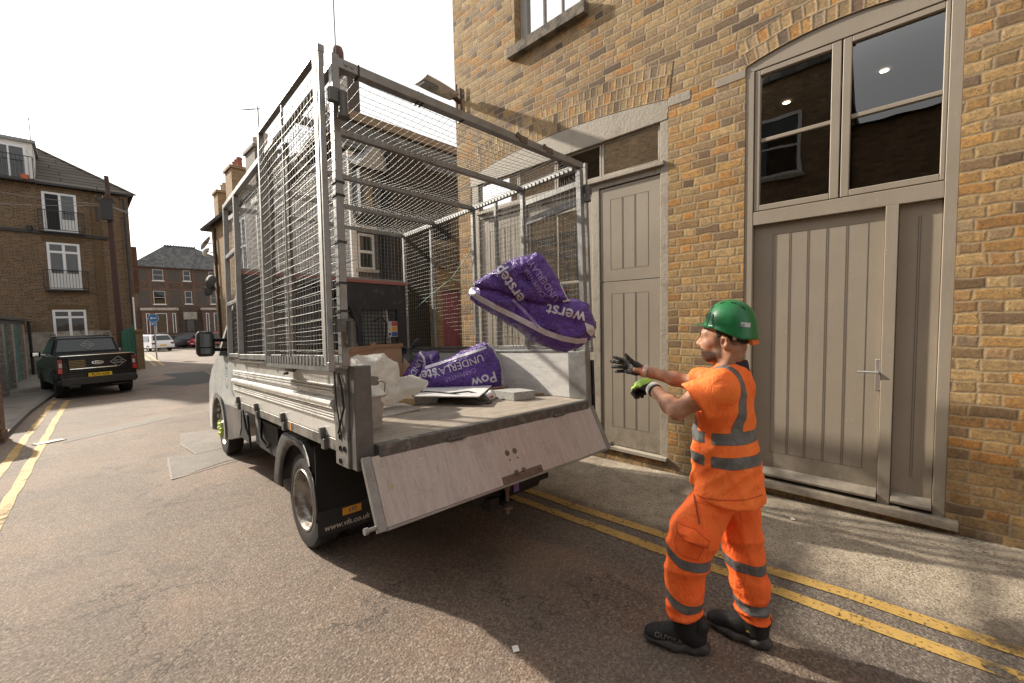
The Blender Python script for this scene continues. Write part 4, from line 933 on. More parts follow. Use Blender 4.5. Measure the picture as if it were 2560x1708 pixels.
for s_ in (0, 1):
    X = lambda x: x if not s_ else WX_ - x
    sg = -1 if not s_ else 1
    wheel(X(.08), X(.275), 1.21, .362, .355, sg); wheel(X(.305), X(.50), 1.21, .362, .355, sg)
    wq, rm, hw = wheel(X(.13), X(.325), 4.72, .44, .355, sg, True)
    if not s_:
        q = MB()
        for k in range(6):
            a = k * math.pi / 3; c = Vector((.115, 4.72 + .075 * math.cos(a), .44 + .075 * math.sin(a))); q.lathe([(.03, 0), (.03, -.02), (.012, -.04), (0, -.04)], c, (1, 0, 0), 8); q.obox(c + Vector((-.02, .02 * math.cos(a + .8), .02 * math.sin(a + .8))), (.008, 0, 0), (0, .03 * math.cos(a + .8), .03 * math.sin(a + .8)), (0, -.012 * math.sin(a + .8), .012 * math.cos(a + .8)))
        build('wheel_nut_indicators', q, M('fluo_yellow_plastic', (.55, .68, .05), .4), rm)
    # mudguard: bent sheet over the twin wheels, with a flat top
    gd = [(1.845, .372), (1.815, .50), (1.755, .63), (1.665, .745), (1.56, .82), (1.47, .85), (1.05, .838), (.985, .79), (.925, .68), (.885, .55), (.862, .42), (.852, .30)]
    q = MB(); outer_ = gd; inn = [(1.21 + (y - 1.21) * .92, .362 + (z - .362) * .90 if z > .42 else z) for y, z in gd]
    xa, xb = (.055, .54) if not s_ else (WX_ - .54, WX_ - .055)
    n = len(gd)
    q.add([(x, y, z) for x in (xa, xb) for y, z in outer_] , [(i, i + 1, n + i + 1, n + i) for i in range(n - 1)])
    arch = [(1.21 + .40 * math.cos(a), .385 + .40 * math.sin(a)) for a in np.linspace(-.02, math.pi + .05, n)]
    xo = xa if not s_ else xb
    q.add([(xo - .003 * sg * -1, y, z) for y, z in outer_] + [(xo - .003 * sg * -1, y, z) for y, z in arch], [(i, i + 1, n + i + 1, n + i) for i in range(n - 1)])
    mg = build('mudguard', q, BLK, TRUCK, smooth=30); sm = mg.modifiers.new('thick', 'SOLIDIFY'); sm.thickness = .008
    q = MB(); q.box(X(.06) if not s_ else X(.62), X(.62) if not s_ else X(.06), .838, .846, .19, .84)
    fl = build('mud_flap', q, UNDER, TRUCK)
    if not s_:
        q = MB(); q.box(.062, .60, .832, .837, .205, .375); pl_ = build('flap_plate', q, BLK, fl, bevel=.002)
        q = MB(); q.add([(.230, .8305, .302), (.37, .8305, .302), (.37, .8305, .356), (.230, .8305, .356)], [(0, 1, 2, 3)]); build('sticker', q, M('orange_sticker', (.75, .34, .03), .5), fl, fixn=False)
        q = MB(); flat_text(q, 'VFS', .042, (.300, .829, .329), (1, 0, 0), (0, 0, 1), bold=True, shear=.25); build('lettering', q, M('sticker_blue', (.05, .09, .16), .5), fl, fixn=False)
        q = MB(); flat_text(q, 'www.vfs.co.uk', .056, (.265, .8305, .248), (1, 0, 0), (0, 0, 1), bold=True, shear=.2); build('lettering', q, M('sticker_cream', (.50, .44, .38), .6), fl, fixn=False)
q = MB(); q.box(.58, .66, -.0, 4.9, .62, .80); q.box(1.47, 1.55, .0, 4.9, .62, .80); q.box(.5, 1.63, 1.14, 1.28, .29, .43); q.lathe([(0, -.16), (.10, -.15), (.16, 0), (.10, .15), (0, .16)], (1.064, 1.21, .36), (0, 1, 0), 18)
for y in (.15, .8, 1.9, 2.7): q.box(.12, 2.0, y, y + .06, .80, .895)
q.box(.60, 1.53, 2.0, 2.9, .40, .62); q.box(.16, .55, 2.15, 2.9, .48, .78); q.box(1.6, 2.0, 2.0, 3.0, .42, .78)
build('chassis', q, UNDER, TRUCK, bevel=.006)
q = MB(); q.box(.16, .50, 2.86, 3.0, .50, .80); q.lathe([(0, 0), (.13, 0), (.13, .5), (0, .5)], (.36, 2.2, .64), (0, 1, 0), 18); build('fuel_tank', q, M('tank_grey', (.20, .195, .185), .6, var=.3, dirt=(.06, .055, .05)), TRUCK, smooth=40)
q = MB(); q.tube([(.16, 2.75, .78), (.12, 2.6, .62), (.14, 2.45, .55), (.2, 2.35, .66)], .016, 6); build('fuel_hose', q, BLK, TRUCK, smooth=60)
q = MB(); q.box(.75, 1.5, -.02, .08, .44, .56); q.lathe([(.085, -.18), (.085, .18), (0, .18)], (1.18, .02, .485), (1, 0, 0), 18); tw = build('tow_bar', q, UNDER, TRUCK, smooth=40)
q = MB(); q.lathe([(0, .075), (.018, .07), (.028, .05), (.02, .028), (.014, .01), (.014, -.09), (.035, -.09), (.035, -.105), (.016, -.105), (.016, -.14), (0, -.14)], (1.0, -.085, .475), (0, 0, 1), 16); build('tow_ball', q, RUST, tw, smooth=40)
q = MB(); q.box(.95, 1.05, -.11, .0, .40, .42); q.box(.86, .94, -.07, .02, .38, .46); q.lathe([(.05, 0), (.06, .02), (.04, .05)], (1.0, -.06, .52), (0, 0, 1), 14); build('tow_bracket', q, UNDER, tw, bevel=.003)
q = MB(); q.box(1.075, 1.125, -.076, -.070, .455, .515); build('label', q, M('purple_label', (.16, .10, .33), .5), tw)
# ---- cab
def cabx(x): return x
side = [(3.30, .62), (3.30, 2.22), (3.42, 2.32), (4.0, 2.33), (4.22, 2.25), (4.92, 1.42), (5.30, 1.26), (5.56, 1.04), (5.62, .62), (5.60, .34), (5.20, .34)]
arch = [(4.72 + .43 * math.cos(a), .44 + .43 * math.sin(a)) for a in np.linspace(-.1, math.pi + .1, 14)]
side += arch + [(4.2, .36), (3.5, .50)]
CB = MB()
def inset(z): return .10 + (0 if z < 1.35 else (z - 1.35) * .16)
n = len(side)
for x_side in (0, 1):
    pass
CB.v = [(inset(z), y, z) for y, z in side] + [(WX_ - inset(z), y, z) for y, z in side]
CB.f = [tuple(range(n)), tuple(range(2 * n - 1, n - 1, -1))] + [(i, (i + 1) % n, n + (i + 1) % n, n + i) for i in range(n)]
cab = build('cab', CB, WHT, TRUCK, bevel=.03)
GLS = M('dark_car_glass', (.010, .011, .012), .05, spec=.6, var=.0)
for s_ in (0, 1):
    q = MB(); pts = [(3.62, 1.44), (3.62, 2.16), (4.0, 2.18), (4.16, 2.14), (4.70, 1.44)]
    q.tri([((inset(z) - .006) if not s_ else WX_ - inset(z) + .006, y, z) for y, z in pts]); build('side_window', q, GLS, cab)
    q = MB(); pts = [(3.36, .64), (3.36, .835), (4.28, .82), (4.20, .37), (3.5, .50)]
    q.tri([(.094 if not s_ else WX_ - .094, y, z) for y, z in pts]); build('sill_panel', q, M('grey_sill_plastic', (.10, .095, .09), .6, dirt=(.17, .15, .13)), cab)
    q = MB(); a_ = [(4.72 + r_ * math.cos(a), .44 + r_ * math.sin(a)) for r_ in (.43, .50) for a in np.linspace(-.15, math.pi + .15, 16)]
    xo = .072 if not s_ else WX_ - .072
    q.add([(xo, y, z) for y, z in a_] + [(.16 if not s_ else WX_ - .16, y, z) for y, z in a_[:16]], [(i, i + 1, 17 + i, 16 + i) for i in range(15)] + [(i, i + 1, 33 + i, 32 + i) for i in range(15)])
    build('wheel_arch', q, BLK if s_ else M('arch_grey', (.30, .295, .285), .4, dirt=(.15, .14, .13)), cab, smooth=40)
    sx = 1 if not s_ else -1; ox = 0 if not s_ else WX_
    q = MB(); q.lathe([(0, -.16), (.07, -.155), (.095, -.12), (.10, 0), (.095, .12), (.07, .155), (0, .16)], (ox - sx * .10, 4.20, 1.60), (0, 0, 1), 14); q.v = [(x, 4.2 + (y - 4.2) * .75, z * 1.0) for x, y, z in q.v]
    mi = build('door_mirror', q, BLK, cab, smooth=50)
    q = MB(); q.bar((ox - sx * .05, 4.2, 1.645), (ox + sx * .13, 4.25, 1.645), .05, .045); q.bar((ox - sx * .05, 4.2, 1.525), (ox + sx * .13, 4.25, 1.525), .05, .045); build('mirror_arm', q, BLK, mi, bevel=.006)
    q = MB(); q.box(*sorted((ox - sx * .165, ox - sx * .035)), 4.118, 4.124, 1.56, 1.72); q.box(*sorted((ox - sx * .16, ox - sx * .04)), 4.117, 4.123, 1.475, 1.545); build('mirror_glass', q, M('mirror_glass', (.05, .055, .06), .06, .0, var=.0, spec=.6), mi, bevel=.01)
q = MB(); q.tri([(.36, 4.252, 2.20), (WX_ - .36, 4.252, 2.20), (WX_ - .18, 4.90, 1.46), (.18, 4.90, 1.46)]); build('windscreen', q, GLS, cab)
# opaque pale panel: daylight through the cab painted in, behind the headboard grille
q = MB(); q.box(.3, 1.83, 3.285, 3.295, 1.3, 2.0); build('rear_window', q, M('cab_daylight_panel', (.32, .33, .32), .2, var=.05), cab)
# door emblem: dark green ring with illegible small lettering
q = MB(); E_ = lambda r: [(.0935, 4.10 + .62 * r * math.cos(a), 1.21 + r * math.sin(a)) for a in np.linspace(0, 2 * math.pi, 33)[:-1]]
ra, rb = E_(.185), E_(.163); q.add(ra + rb, [(i, (i + 1) % 32, 32 + (i + 1) % 32, 32 + i) for i in range(32)])
q.add(E_(.15) + E_(.144), [(i, (i + 1) % 32, 32 + (i + 1) % 32, 32 + i) for i in range(32)])
for z, L in ((1.235, .05), (1.205, .06), (1.175, .045)): q.add([(.0935, 4.10 - L, z), (.0935, 4.10 + L, z), (.0935, 4.10 + L, z + .012), (.0935, 4.10 - L, z + .012)], [(0, 1, 2, 3)])
q.tri([(.0935, 4.02, 1.27), (.0935, 4.10, 1.32), (.0935, 4.18, 1.27)])
build('door_emblem', q, M('emblem_green', (.05, .15, .14), .5), cab, fixn=False)
q = MB(); q.prism([(3.02, .50), (3.10, .80), (3.48, .84), (3.46, .52)], lambda u, v, w_: (w_, u, v), .10, .12); q.tube([(.10, 3.28, .84), (.09, 3.2, .78), (.09, 3.12, .66), (.10, 2.98, .58), (.10, 2.96, .46)], .012, 6); build('spray_flap', q, UNDER, TRUCK, smooth=30)
# ================================================================ the load: sacks, sheeting, offcuts
def mat_film(name, col, rough=.3, crease=1.0, var=.25, coat=.25):
    t = NT(name); p = t.obj()
    n1 = t.noise(p, 6, 5, .62, .6); n2 = t.noise(t.vmul(p, (1, 1, 2.2)), 15, 4, .6, .8)
    r1 = t.math('ABSOLUTE', t.math('SUBTRACT', n1, .5)); r2 = t.math('ABSOLUTE', t.math('SUBTRACT', n2, .5))
    h = t.math('ADD', t.math('MULTIPLY', t.rng(r1, 0, .10, 1, 0), .8), t.math('MULTIPLY', t.rng(r2, 0, .12, 1, 0), .5))
    h = t.math('ADD', h, t.math('MULTIPLY', t.noise(p, 45, 3), .3))
    c = t.mix(t.rng(n1, .3, .7), tuple(q * (1 - var) for q in col), tuple(min(1, q * (1 + var)) for q in col))
    c = t.mix(t.rng(r2, 0, .02, .30, 0), c, tuple(min(1, q * 1.5 + .10) for q in col))
    t.pbsdf(c, t.rng(n2, .3, .7, rough - .08, rough + .15), 0, t.bump(h, .55 * crease, .02), .5, **{'Coat Weight': coat, 'Coat Roughness': .2}); return t.m
PURP = mat_film('purple_film', (.095, .030, .27), .24, 1.2); PRINT = M('pale_print', (.60, .57, .66), .4, var=.15, vs=20)
PALE = mat_film('pale_film', (.62, .60, .60), .35, .8, .1)
def ground3(q): return Vector(TR @ (np.array([.87, 2.115, .09]) + np.array(q)))
TSL = lambda q: Vector(TR @ np.array([.87, 2.115, .09]) + TR @ np.array(q, float))
def sack(name, label, centre, U, D, lobes, lo, hi, hstep=.008, mat=None, group=None, seed=0, bits=()):
    Ux, Dx = Vector(U), Vector(D)
    m3 = np.array([[Ux.x, Dx.x, 0], [Ux.y, Dx.y, 0], [0, 0, 1]])
    r_ = root(name, label, 'sack', centre, m3, group)
    s = SDF(lo, hi, hstep)
    for poly, T, Dp, c, kw in lobes: pillow(s, poly, T, Dp, np.array(c, float), **kw)
    s.disp(lambda X, Y, Z: .026 * np.abs(vnoise(X, Y, Z, 22, seed + 3)) + .013 * np.abs(vnoise(X, Y, Z, 48, seed + 7)) + .010 * vnoise(X, Y, Z, 15, seed + 4) - .012)
    mb = s.mesh(1)
    build('film', mb, mat or PURP, r_, smooth=180, fixn=False)
    bvh = BVHTree.FromPolygons([Vector(v) for v in mb.v], mb.f)
    for nm, polys, o, ux, uy, mt in bits:
        d = drape(polys, bvh, (o[0], 0, o[1]), (ux[0], 0, ux[1]), (uy[0], 0, uy[1]), (0, 1, 0), off=.002)
        if d.f: build(nm, d, mt or PRINT, r_, smooth=180, fixn=False)
    return r_
def ribbon(pts, w_):
    v = []; f = []
    for i, (x, y) in enumerate(pts):
        a = Vector(pts[max(0, i - 1)]); b_ = Vector(pts[min(len(pts) - 1, i + 1)]); d = (b_ - a).normalized(); n = Vector((-d.y, d.x)) * w_ / 2
        v += [(x + n.x, y + n.y), (x - n.x, y - n.y)]
    f = [(2 * i, 2 * i + 1, 2 * i + 3, 2 * i + 2) for i in range(len(pts) - 1)]
    return v, f
low = [(-.538, .126), (-.506, .166), (-.434, .185), (-.335, .175), (-.187, .13), (-.064, .10), (.059, .075), (.182, .06), (.292, .044), (.364, .012), (.406, -.057), (.418, -.124), (.423, -.186), (.398, -.259), (.349, -.295), (.275, -.331), (.201, -.351), (.115, -.334), (.023, -.296), (-.081, -.241), (-.192, -.155), (-.339, -.052), (-.438, .006), (-.53, .083)]
up = [(-.476, .193), (-.331, .275), (-.243, .333), (-.143, .361), (-.032, .388), (-.001, .40), (.053, .361), (.106, .28), (.154, .182), (.183, .12), (.219, .052), (.121, .018), (.047, .013), (-.002, .02), (-.137, .067), (-.279, .12), (-.434, .148), (-.496, .156)]
stripe = [(-.515, .144), (-.454, .087), (-.3, -.003), (-.128, -.091), (.056, -.191), (.178, -.236), (.288, -.257), (.37, -.255)]
rd, ru = (-.56, .83), (-.83, -.56)
sack('thrown_sack', 'purple printed underlay sack caught in mid-air above the right of the truck bed', (2.42, 2.032, 1.683), (.643, -.766, 0), (.766, .643, 0),
     [(low, .115, .15, (0, .02, 0), dict(wr=.016, seed=2, wave=.03)), (up, .07, .09, (0, -.055, 0), dict(wr=.018, seed=5, wave=.03, k=.003))],
     (-.62, -.28, -.43), (.50, .28, .48), .0075, seed=1, bits=[
         ('stripe', ribbon([p for a, b in zip(stripe, stripe[1:]) for p in [(a[0] + (b[0] - a[0]) * i / 6, a[1] + (b[1] - a[1]) * i / 6) for i in range(6)]], .040), (0, 0), (1, 0), (0, 1), None),
         ('stripe', ribbon([(-.19, .06), (-.11, -.02), (-.04, -.10), (.0, -.15)], .022), (0, 0), (1, 0), (0, 1), M('faint_print', (.22, .15, .38), .4)),
         ('lettering', text_mb('erstep', .118, True), (-.205, .172), rd, ru, None),
         ('lettering', text_mb('CARPENTER', .044), (-.022, .175), rd, ru, M('lilac_print', (.36, .26, .56), .4)),
         ('lettering', text_mb('UNDERLAY', .066), (.045, .185), rd, ru, M('lilac_print', (.36, .26, .56), .4)),
         ('lettering', text_mb('werst', .125, True), (.20, -.052), (-.965, .26), (-.26, -.965), None),
         ('patch', ([(.335, -.12), (.40, -.15), (.425, -.20), (.385, -.225), (.35, -.19)], [(0, 1, 2, 3, 4)]), (0, 0), (1, 0), (0, 1), PALE)])
tear = MB(); tear.prism([(.150, .150), (.165, .175), (.215, .06), (.235, .035), (.18, .028), (.17, .08)], lambda u, v, w_: (u, w_, v), -.085, -.06)
build('torn_edge', tear, PALE, bpy.data.objects['thrown_sack'], bevel=.004)
b2 = [(-.496, -.09), (-.505, .034), (-.426, .19), (-.215, .262), (-.016, .348), (.171, .422), (.238, .431), (.316, .364), (.38, .241), (.398, .146), (.388, -.09)]
bd, bu = (-.955, -.29), (.29, -.955)
sack('printed_sack', 'long purple underlay sack lying against the white inner side of the truck bed', (2.765 + .05, 3.345 + .06, .915), (.771, -.637, 0), (.637, .771, 0),
     [(b2, .15, .16, (0, 0, 0), dict(wr=.012, seed=12, wave=.02))], (-.58, -.30, -.14), (.48, .30, .52), .009, seed=11, bits=[
         ('lettering', text_mb('UNDERLAY', .105), (-.055, .215), bd, bu, None), ('lettering', text_mb('CARPENTER', .062), (-.04, .118), bd, bu, M('lilac_print', (.36, .26, .56), .4)),
         ('lettering', text_mb('Pow', .15, True), (.20, .06), (-.965, -.26), (.26, -.965), None), ('lettering', text_mb('step', .14, True), (-.385, .128), (-.965, -.2), (.2, -.965), None),
         ('stripe', ribbon([(-.40, .19), (-.243, .235), (-.1, .285), (.05, .33), (.236, .385)], .025), (0, 0), (1, 0), (0, 1), None)])
pe = SDF((.2, -.2, -.12), (.52, .22, .50), .008); pillow(pe, [(.225, .425), (.27, .42), (.335, .345), (.40, .22), (.42, .10), (.44, -.03), (.45, -.08), (.36, -.08), (.37, .10), (.34, .24)], .10, .05, np.array([0, .03, 0]), wr=.012, seed=3)
build('torn_end', pe.mesh(1), PALE, bpy.data.objects['printed_sack'], smooth=180, fixn=False)
b2b = [(-.188, .01), (-.117, .117), (-.066, .218), (-.02, .262), (.06, .247), (.172, .254), (.19, .131), (.16, .03), (.15, -.17), (-.22, -.17)]
sack('printed_sack', 'smaller crumpled purple sack behind the white polythene at the front of the load', (2.564, 3.809, 1.002), (.83, -.558, 0), (.558, .83, 0),
     [(b2b, .11, .10, (0, 0, 0), dict(wr=.014, seed=22, wave=.02))], (-.30, -.22, -.22), (.26, .22, .34), .009, seed=21, bits=[
         ('lettering', text_mb('UND', .085), (-.06, .10), (-.5, -.86), (.86, -.5), None), ('lettering', text_mb('ERLAY', .04), (.10, .17), (.2, -.97), (.97, .2), None),
         ('stripe', ribbon([(-.02, .255), (.02, .2), (.03, .14), (.0, .06)], .022), (0, 0), (1, 0), (0, 1), PALE)])
# black bin bag
BG = root('bin_bag', 'shiny black tied bin bag between the cardboard box and the purple sacks', 'bin bag', TSL((1.62, 2.32, .977)), TR)
s = SDF((-.30, -.28, -.02), (.32, .30, .66), .009); s.ell((0, 0, .20), (.20, .18, .23), .02); s.cap((.02, 0, .38), (.04, 0, .46), .06, .03, .04); s.cap((.05, 0, .47), (.14, -.03, .56), .018, .045, .02, flat=((0, 1, 0), .4)); s.cap((.04, 0, .47), (-.06, .02, .50), .018, .035, .02)
s.disp(lambda X, Y, Z: .016 * np.abs(vnoise(X, Y, Z * .35, 24, 4)) + .008 * vnoise(X, Y, Z, 50, 5))
build('film', s.mesh(1), mat_film('black_film', (.014, .014, .015), .22, 1., .3), BG, smooth=180, fixn=False)
# white polythene sheeting
def mat_poly():
    t = NT('white_polythene'); p = t.obj(); n2 = t.noise(p, 18, 4, .6, 1.); h = t.math('ABSOLUTE', t.math('SUBTRACT', n2, .5))
    b = t.n('ShaderNodeBsdfPrincipled'); b.inputs['Base Color'].default_value = (.80, .785, .76, 1); b.inputs['Roughness'].default_value = .32
    t.set(b.inputs['Normal'], t.bump(t.rng(h, 0, .15, 1, 0), .9, .012)); tl = t.n('ShaderNodeBsdfTranslucent'); tl.inputs[0].default_value = (.8, .76, .70, 1)
    m1 = t.n('ShaderNodeMixShader'); m1.inputs[0].default_value = .45; t.t.links.new(b.outputs[0], m1.inputs[1]); t.t.links.new(tl.outputs[0], m1.inputs[2]); t.t.links.new(m1.outputs[0], t.out.inputs[0]); return t.m
POLY = mat_poly()
sh = [(-.40, -.12), (-.345, .024), (-.327, .283), (-.277, .307), (-.189, .303), (-.069, .318), (-.041, .269), (.029, .228), (.045, .104), (.129, .121), (.212, .094), (.274, .057), (.262, .003), (.206, -.035), (.10, -.06), (.0, -.12)]
PR = root('polythene_sheet', 'crumpled translucent white polythene sheeting heaped beside the grey tub', 'plastic sheet', (1.801, 3.092, 1.023), [[.864, .503, 0], [-.503, .864, 0], [0, 0, 1]])
s = SDF((-.45, -.28, -.17), (.33, .28, .38), .007); pillow(s, sh, .17, .13, np.zeros(3), wr=.020, seed=31, wave=.05)
s.disp(lambda X, Y, Z: .034 * np.abs(vnoise(X, Y, Z, 17, 34)) + .020 * np.abs(vnoise(X, Y, Z, 38, 35)) + .008 * np.abs(vnoise(X, Y, Z, 80, 36)) - .016)
build('film', s.mesh(1), POLY, PR, smooth=180, fixn=False)
# cardboard box, open on the right
CARD = M('cardboard', (.40, .25, .155), .8, var=.12, vs=4, bump=.08, bs=30, dirt=(.32, .19, .11), ds=3, da=.35)
KB = root('cardboard_box', 'brown cardboard box with folded rim standing by the black headboard', 'box', TSL((1.1, 2.28, .978)), TR)
q = MB()
for a in ((-.32, .32, -.215, -.205, 0, .53), (-.32, .32, .205, .215, 0, .50), (-.325, -.315, -.21, .21, 0, .47), (.315, .325, -.21, .21, 0, .52), (-.32, .32, -.21, .21, 0, .01)): q.box(*a)
build('carton', q, CARD, KB)
q = MB(); q.bar((-.33, -.225, .478), (.0, -.228, .515), .02, .05); q.bar((-.02, -.230, .525), (.33, -.226, .53), .02, .035); q.obox((-.02, -.232, .542), (.03, 0, .008), (0, .008, 0), (-.006, 0, .02)); build('rim_fold', q, M('cardboard_edge', (.30, .17, .10), .85, var=.25), KB)
q = MB(); q.add([(.33, -.21, .18), (.33, .1, .30), (.47, .14, .46), (.43, -.2, .30)], [(0, 1, 2, 3)]); fl_ = build('flap', q, CARD, KB)
# grey tub with offcuts in it
TUBM = M('grey_tub_plastic', (.36, .325, .29), .55, var=.12, vs=5, bump=.06, dirt=(.26, .22, .19), ds=6, da=.4)
TB_ = root('grey_tub', 'dusty grey plastic tub with wire handle at the left rear corner of the bed', 'tub', TSL((.245, .535, .9765)), TR)
q = MB()
def ring(w_, d_, z, r_=.03): return [(sx * (w_ - r_) + r_ * math.cos(a), sy * (d_ - r_) + r_ * math.sin(a), z) for sx, sy, a0 in ((1, 1, 0), (-1, 1, 90), (-1, -1, 180), (1, -1, 270)) for a in [R(a0 + 30 * k) for k in range(4)]]
rings = [ring(.10, .15, 0), ring(.118, .172, .205), ring(.126, .18, .205), ring(.126, .18, .188) if False else ring(.127, .181, .215), ring(.112, .166, .215), ring(.096, .146, .012)]
for i in range(len(rings) - 1): q.add(rings[i] + rings[i + 1], [(k, (k + 1) % 16, 16 + (k + 1) % 16, 16 + k) for k in range(16)])
q.tri(rings[0]); q.tri(rings[-1]); tub_o = build('tub', q, TUBM, TB_, smooth=40)
q = MB(); q.tube([(-.127, -.10, .20), (-.06, -.16, .26), (.02, -.17, .30), (.10, -.15, .305), (.15, -.10, .285), (.128, -.12, .20)], .004, 6); build('wire_handle', q, WIRE, TB_, smooth=60)
q = MB(); q.tube([(.0, -.12, .10), (.05, -.10, .22), (.085, -.08, .33)], [.018, .024, .03], 10); tag(build('dowel', MB().tube([tuple(TSL((.245 + x, .535 + y, .9765 + z))) for x, y, z in ((.0, -.12, .10), (.05, -.10, .22), (.085, -.08, .33))], [.018, .022, .028], 10), M('dirty_wood', (.20, .17, .14), .8, var=.3, vs=12), recenter=True, smooth=50), 'grey dusty wooden stick poking out of the grey tub', 'stick')
s = SDF((-.13, -.20, .08), (.16, .12, .36), .007); s.ell((.06, -.06, .21), (.07, .09, .08), .02); s.ell((.09, -.12, .20), (.04, .05, .07), .02); s.disp(lambda X, Y, Z: .018 * np.abs(vnoise(X, Y, Z, 45, 3)) - .004)
mm = s.mesh(1); mm.v = [tuple(TSL((.245 + x, .535 + y, .9765 + z))) for x, y, z in mm.v]
tag(build('cloth', mm, M('white_cloth', (.70, .67, .62), .8, var=.1), recenter=True, smooth=180, fixn=False), 'scrunched white cloth stuffed into the grey tub', 'cloth')
q = MB(); q.tube([tuple(TSL(c)) for c in ((.06, .10, 1.33), (.16, .30, 1.26), (.28, .42, 1.235), (.40, .55, 1.255))], .008, 6)
tag(build('strap', q, M('dark_strap', (.09, .085, .08), .7), recenter=True, smooth=60), 'dark webbing strap trailing from the rear post over the white polythene', 'strap')
# flat pieces on the bed
def plate(name, pts, z0, th, mat, label, cat, tilt=0., bevel=.002, group=None):
    q = MB(); n = len(pts); cx_ = sum(p[0] for p in pts) / n
    lo_ = [tuple(TSL((x, y, z0 + tilt * (x - cx_)))) for x, y in pts]; hi_ = [tuple(TSL((x, y, z0 + th + tilt * (x - cx_)))) for x, y in pts]
    q.add(lo_ + hi_, [tuple(range(n - 1, -1, -1)), tuple(range(n, 2 * n))] + [(i, (i + 1) % n, n + (i + 1) % n, n + i) for i in range(n)])
    return tag(build(name, q, mat, recenter=True, bevel=bevel), label, cat, group)
WB_ = M('white_melamine', (.78, .77, .755), .35, var=.04, vs=3, dirt=(.62, .58, .53), da=.32)
plate('board', [(.40, .72), (.86, .775), (.95, 1.30), (.45, 1.28)], .978, .014, M('speckled_board', (.52, .50, .47), .7, var=.18, vs=40, dirt=(.40, .37, .34)), 'thin speckled grey board lying flat beside the grey tub', 'board', .02)
plate('board', [(.96, 1.02), (1.268, .515), (1.889, 1.068), (1.56, 1.72)], 1.052, .010, WB_, 'bright white panel laid flat over the offcuts in the middle of the bed', 'board', -.005)
FOAM = M('grey_foam_block', (.40, .385, .36), .85, var=.3, vs=45, bump=.5, bs=50, dirt=(.12, .115, .11), ds=60, da=.40)
plate('foam_block', [(1.0, 1.10), (1.165, .985), (1.40, 1.30), (1.20, 1.46)], .978, .066, FOAM, 'grey speckled foam block under the left end of the white panel', 'foam block')
plate('timber_offcut', [(.80, 1.42), (.965, 1.04), (.995, 1.10), (1.1, 1.40)], .978, .060, mat_wood('pine', (.50, .36, .20), (.62, .48, .30), (6, 1, 1), .7, .3), 'short pale pine offcut beside the grey foam block near the tub', 'timber')
plate('foam_block', [(1.665, .80), (1.642, .485), (1.86, .43), (1.915, .72)], .978, .075, FOAM, 'grey speckled foam block lying on its own near the right edge of the bed', 'foam block')
plate('timber_offcut', [(1.88, .66), (2.05, .49), (2.068, .53), (1.92, .70)], .978, .022, mat_wood('brown_timber', (.22, .14, .09), (.30, .2, .13), (5, 1, 1)), 'thin brown timber offcut by the right rear of the bed', 'timber')
plate('timber_offcut', [(1.70, 1.0), (2.04, .98), (2.04, 1.05), (1.7, 1.10)], 1.03, .012, MATS['cardboard_edge'], 'flat brown slat lying in front of the long purple sack', 'timber')
q = MB(); q.tube([tuple(TSL(c)) for c in ((.78, 1.30, 1.05), (.95, 1.20, 1.075), (1.10, 1.05, 1.085), (1.22, .80, 1.07), (1.30, .62, 1.03), (1.38, .55, .985), (1.30, .60, .982), (1.22, .78, .985))], .007, 6)
q.tube([tuple(TSL(c)) for c in ((1.20, .92, 1.062), (1.36, .78, 1.075), (1.45, .66, 1.04), (1.44, .56, .985), (1.38, .55, .983))], .007, 6)
tag(build('cable', q, BLK, recenter=True, smooth=60), 'black cable looped over the edge of the white panel', 'cable')
s = SDF((-.12, -.1, -.02), (.14, .1, .12), .006); s.ell((0, 0, .035), (.06, .045, .04), .01); s.ell((.06, .03, .045), (.045, .04, .045), .015); s.disp(lambda X, Y, Z: .012 * np.abs(vnoise(X, Y, Z, 60, 8)) - .003)
mm = s.mesh(1); mm.v = [tuple(TSL((1.53 + x, .70 + y, .977 + z))) for x, y, z in mm.v]
pb_ = root('packet', 'small scrunched clear packet with a red tip between panel and foam block', 'packet', TSL((1.53, .70, .977)))
build('film', mm, PALE, pb_, world=True, smooth=180, fixn=False)
s = SDF((-.03, -.03, -.03), (.03, .03, .03), .004); s.ell((0, 0, 0), (.018, .014, .012), .0); mm = s.mesh(1); mm.v = [tuple(TSL((1.52 + x, .648 + y, 1.022 + z))) for x, y, z in mm.v]
build('red_tip', mm, M('red_print', (.45, .06, .04), .5), pb_, world=True, smooth=180, fixn=False)
